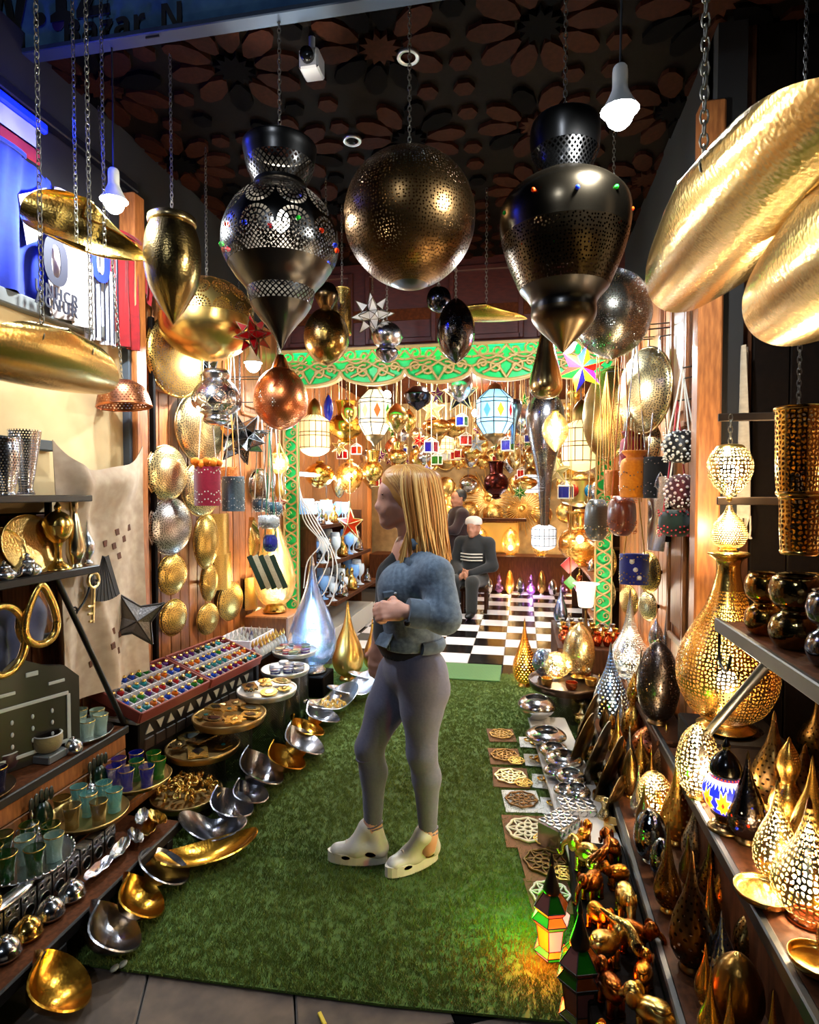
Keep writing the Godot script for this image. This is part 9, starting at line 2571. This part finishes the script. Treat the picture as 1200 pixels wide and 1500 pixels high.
	for e in [al, ar]:
		part(o, "shoe", Shape.new().ball(Vector3(e.x, 0.045, e.z) + f * 0.05, Vector3(0.05, 0.045, 0.12), 14, Basis(l, Vector3.UP, f)).mesh(), plain(Color(0.03, 0.03, 0.03), 0.4))
	var st := thing("stool", "dark wooden stool under the seated man", "stool", Vector3(b.x, 0.002, b.z))
	part(st, "seat", Shape.new().box(Vector3(0, 0.3, 0), Vector3(0.36, 0.04, 0.36), 0.01).mesh(), store.brown[0])
	for x in [-1.0, 1.0]:
		for z in [-1.0, 1.0]:
			part(st, "leg", Shape.new().box(Vector3(0.15 * x, 0.14, 0.15 * z), Vector3(0.04, 0.28, 0.04), 0.004).mesh(), store.brown[0])
	# standing man turned to the left shelves
	o = thing("person", "standing person in dark red jacket reaching towards the left shelves", "person", Vector3.ZERO)
	f = Vector3(-0.9, 0, 0.43)
	l = Vector3.UP.cross(f)
	hc = Vector3(-0.908, 1.472, -8.55)
	b = hc - Vector3(0, 0.66, 0)
	ch = b + Vector3(0, 0.38, 0)
	al = Vector3(b.x, 0.09, b.z) + l * 0.1
	ar = Vector3(b.x, 0.09, b.z) - l * 0.1 + f * 0.1
	var ell := ch + l * 0.2 + f * 0.12 - Vector3(0, 0.15, 0)
	var wl := ch + l * 0.16 + f * 0.36 - Vector3(0, 0.16, 0)
	var elr := ch - l * 0.23 - Vector3(0, 0.2, 0)
	var wr := ch - l * 0.22 + f * 0.14 - Vector3(0, 0.4, 0)
	s = Shape.new()
	blob(s, head_prims(hc, f, 1.03) + [[hc - Vector3(0, 0.06, 0), ch + Vector3(0, 0.1, 0), 0.055, 0.06]], 0.008, 0.01)
	blob(s, [[b, ch, 0.11, 0.12], [ch, ch + Vector3(0, 0.12, 0), 0.1, 0.06], [ch + l * 0.18 + Vector3(0, 0.06, 0), ell, 0.05, 0.04], [ell, wl, 0.04, 0.028], [ch - l * 0.18 + Vector3(0, 0.06, 0), elr, 0.05, 0.04], [elr, wr, 0.04, 0.028], [b + l * 0.08, al, 0.08, 0.04], [b - l * 0.08, ar, 0.08, 0.04]], 0.018, 0.02)
	blob(s, hand_prims(wl, f, Vector3.DOWN, -l, 0.4), 0.006, 0.006)
	blob(s, hand_prims(wr, Vector3.DOWN, l, f, 0.4), 0.006, 0.006)
	part(o, "body", s.mesh(), skin)
	face_parts(o, hc, f, 1.03, Color(0.05, 0.04, 0.035))
	part(o, "hair", blob(Shape.new(), [[hc + Vector3(0, 0.05, 0) - f * 0.025, hc + Vector3(0, 0.04, 0) - f * 0.02, 0.095, 0.095, l, 1.12]], 0.01, 0.01, [[hc + Vector3(0, 0.015, 0), (f * 0.9 - Vector3(0, 1.0, 0)).normalized()]]).mesh(), plain(Color(0.03, 0.025, 0.02), 0.6))
	part(o, "jacket", blob(Shape.new(), [[b - Vector3(0, 0.02, 0), ch, 0.16, 0.15], [ch, ch + Vector3(0, 0.12, 0), 0.13, 0.075], [ch + l * 0.17 + Vector3(0, 0.07, 0), ch - l * 0.17 + Vector3(0, 0.07, 0), 0.08, 0.08], [ch + l * 0.18 + Vector3(0, 0.06, 0), ell, 0.075, 0.06], [ell, wl - f * 0.04, 0.06, 0.048], [ch - l * 0.18 + Vector3(0, 0.06, 0), elr, 0.075, 0.06], [elr, wr + Vector3(0, 0.04, 0), 0.06, 0.05]], 0.016, 0.02).mesh(), cloth(Color(0.09, 0.015, 0.02), Color(0.15, 0.03, 0.035), 8.0))
	part(o, "zip", Shape.new().tube(curve([ch + f * 0.15 + Vector3(0, 0.08, 0), ch + f * 0.17 - Vector3(0, 0.1, 0), b + f * 0.165], 4), 0.006, 5).mesh(), metal(SILVER, 0.3))
	part(o, "trousers", blob(Shape.new(), [[b + Vector3(0, 0.02, 0), b - Vector3(0, 0.08, 0), 0.14, 0.13], [b + l * 0.08 - Vector3(0, 0.05, 0), al, 0.1, 0.06], [b - l * 0.08 - Vector3(0, 0.05, 0), ar, 0.1, 0.06]], 0.017, 0.015).mesh(), cloth(Color(0.03, 0.03, 0.04), Color(0.06, 0.06, 0.07), 8.0))
	for e in [al, ar]:
		part(o, "shoe", Shape.new().ball(Vector3(e.x, 0.045, e.z) + f * 0.05, Vector3(0.05, 0.045, 0.12), 14, Basis(l, Vector3.UP, f)).mesh(), plain(Color(0.03, 0.03, 0.03), 0.4))

# ---------------------------------------------------------------- small details
func small_details() -> void:
	var white := plain(Color(0.6, 0.6, 0.6), 0.5)
	var cm := thing("security_camera", "small white box camera fixed to the dark carved ceiling", "camera", v3(-0.954, 3.5, -2.656))
	part(cm, "case", Shape.new().box(Vector3.ZERO, v3(0.09, 0.09, 0.1), 0.008).mesh(), white)
	part(cm, "lens", Shape.new().lathe(prof([0, 0.0, 0.03, 0, 0.03, 0.03, 0, 0.03]), 14, 0.1, 0, 0.0, Transform3D(rot(v3(90, 0, 0)), v3(0, 0, 0.05))).mesh(), plain(Color(0.02, 0.02, 0.02), 0.2))
	part(cm, "bracket", Shape.new().tube([v3(0, 0.04, 0), v3(0, 0.12, 0)], 0.015, 8).mesh(), white)
	for e in [[v3(-0.982, 3.585, -3.405), "small silver ceiling ring left of the globe lantern"], [v3(-0.54, 3.585, -2.813), "small dark ceiling ring near the front edge of the ceiling"]]:
		solo("ceiling_ring", Shape.new().lathe(smooth(prof([0.035, 0.0, 0.05, -0.004, 0.055, 0.006, 0.05, 0.02]), 3), 24).mesh(), metal(SILVER, 0.3), e[1], "spotlight", Transform3D(Basis(), e[0]))
	solo("paper_scrap", Shape.new().box(Vector3.ZERO, v3(0.012, 0.006, 0.05), 0.002, rot(v3(0, 40, 0))).mesh(), plain(Color(0.7, 0.6, 0.12), 0.7), "yellow cigarette end lying on the paving at the front", "litter", Transform3D(Basis(), v3(-0.577, 0.004, -1.652)))
	for e in [[v3(-1.292, 0.022, -1.686), "crumpled white paper scrap on the corner of the carpet"], [v3(-1.277, 0.022, -1.706), "second white paper scrap beside the crumpled one"]]:
		solo("paper_scrap", Shape.new().ball(Vector3.ZERO, v3(0.016, 0.007, 0.012), 8, rot(v3(10, 50, 20))).mesh(), plain(Color(0.5, 0.52, 0.48), 0.8), e[1], "litter", Transform3D(Basis(), e[0]))
	# cables at the entrance post on the left
	var cb := thing("cable_bundle", "loose white cables looping beside the left green strip", "cables", v3(-1.953, 1.225, -5.28))
	for k in 5:
		part(cb, "cable", Shape.new().tube(curve([v3(-0.1, 0.5 - 0.05 * k, 0), v3(0.03 * k - 0.04, 0.1, 0.03), v3(0.12 + 0.04 * k, -0.12 - 0.05 * k, 0.02), v3(0.05 * k, -0.3 - 0.1 * k, 0.03), v3(-0.05 + 0.02 * k, -0.55, 0)]), 0.006, 5).mesh(), plain(Color(0.7, 0.7, 0.7), 0.5))
	for e in [[v3(0.389, 0.94, -5.3), Color(0.6, 0.03, 0.02), 0.075, "red glass lozenge pendant beside the glowing urn lantern"], [v3(0.398, 0.8, -5.25), Color(0.1, 0.5, 0.03), 0.06, "bright green glass lozenge pendant under the red one"]]:
		var o := thing("lozenge_pendant", e[3], "pendant", e[0])
		part(o, "glass", Shape.new().prism(oval(e[2], e[2], 4), 0.02).mesh(), plain(e[1], 0.2))
		part(o, "cord", Shape.new().tube([v3(0, e[2], 0.01), v3(0, 3.6 - e[0].y, 0.01)], 0.003, 4).mesh(), metal(GOLD, 0.3))

func v3(x: float, y: float, z: float) -> Vector3:
	return Vector3(x, y, z)
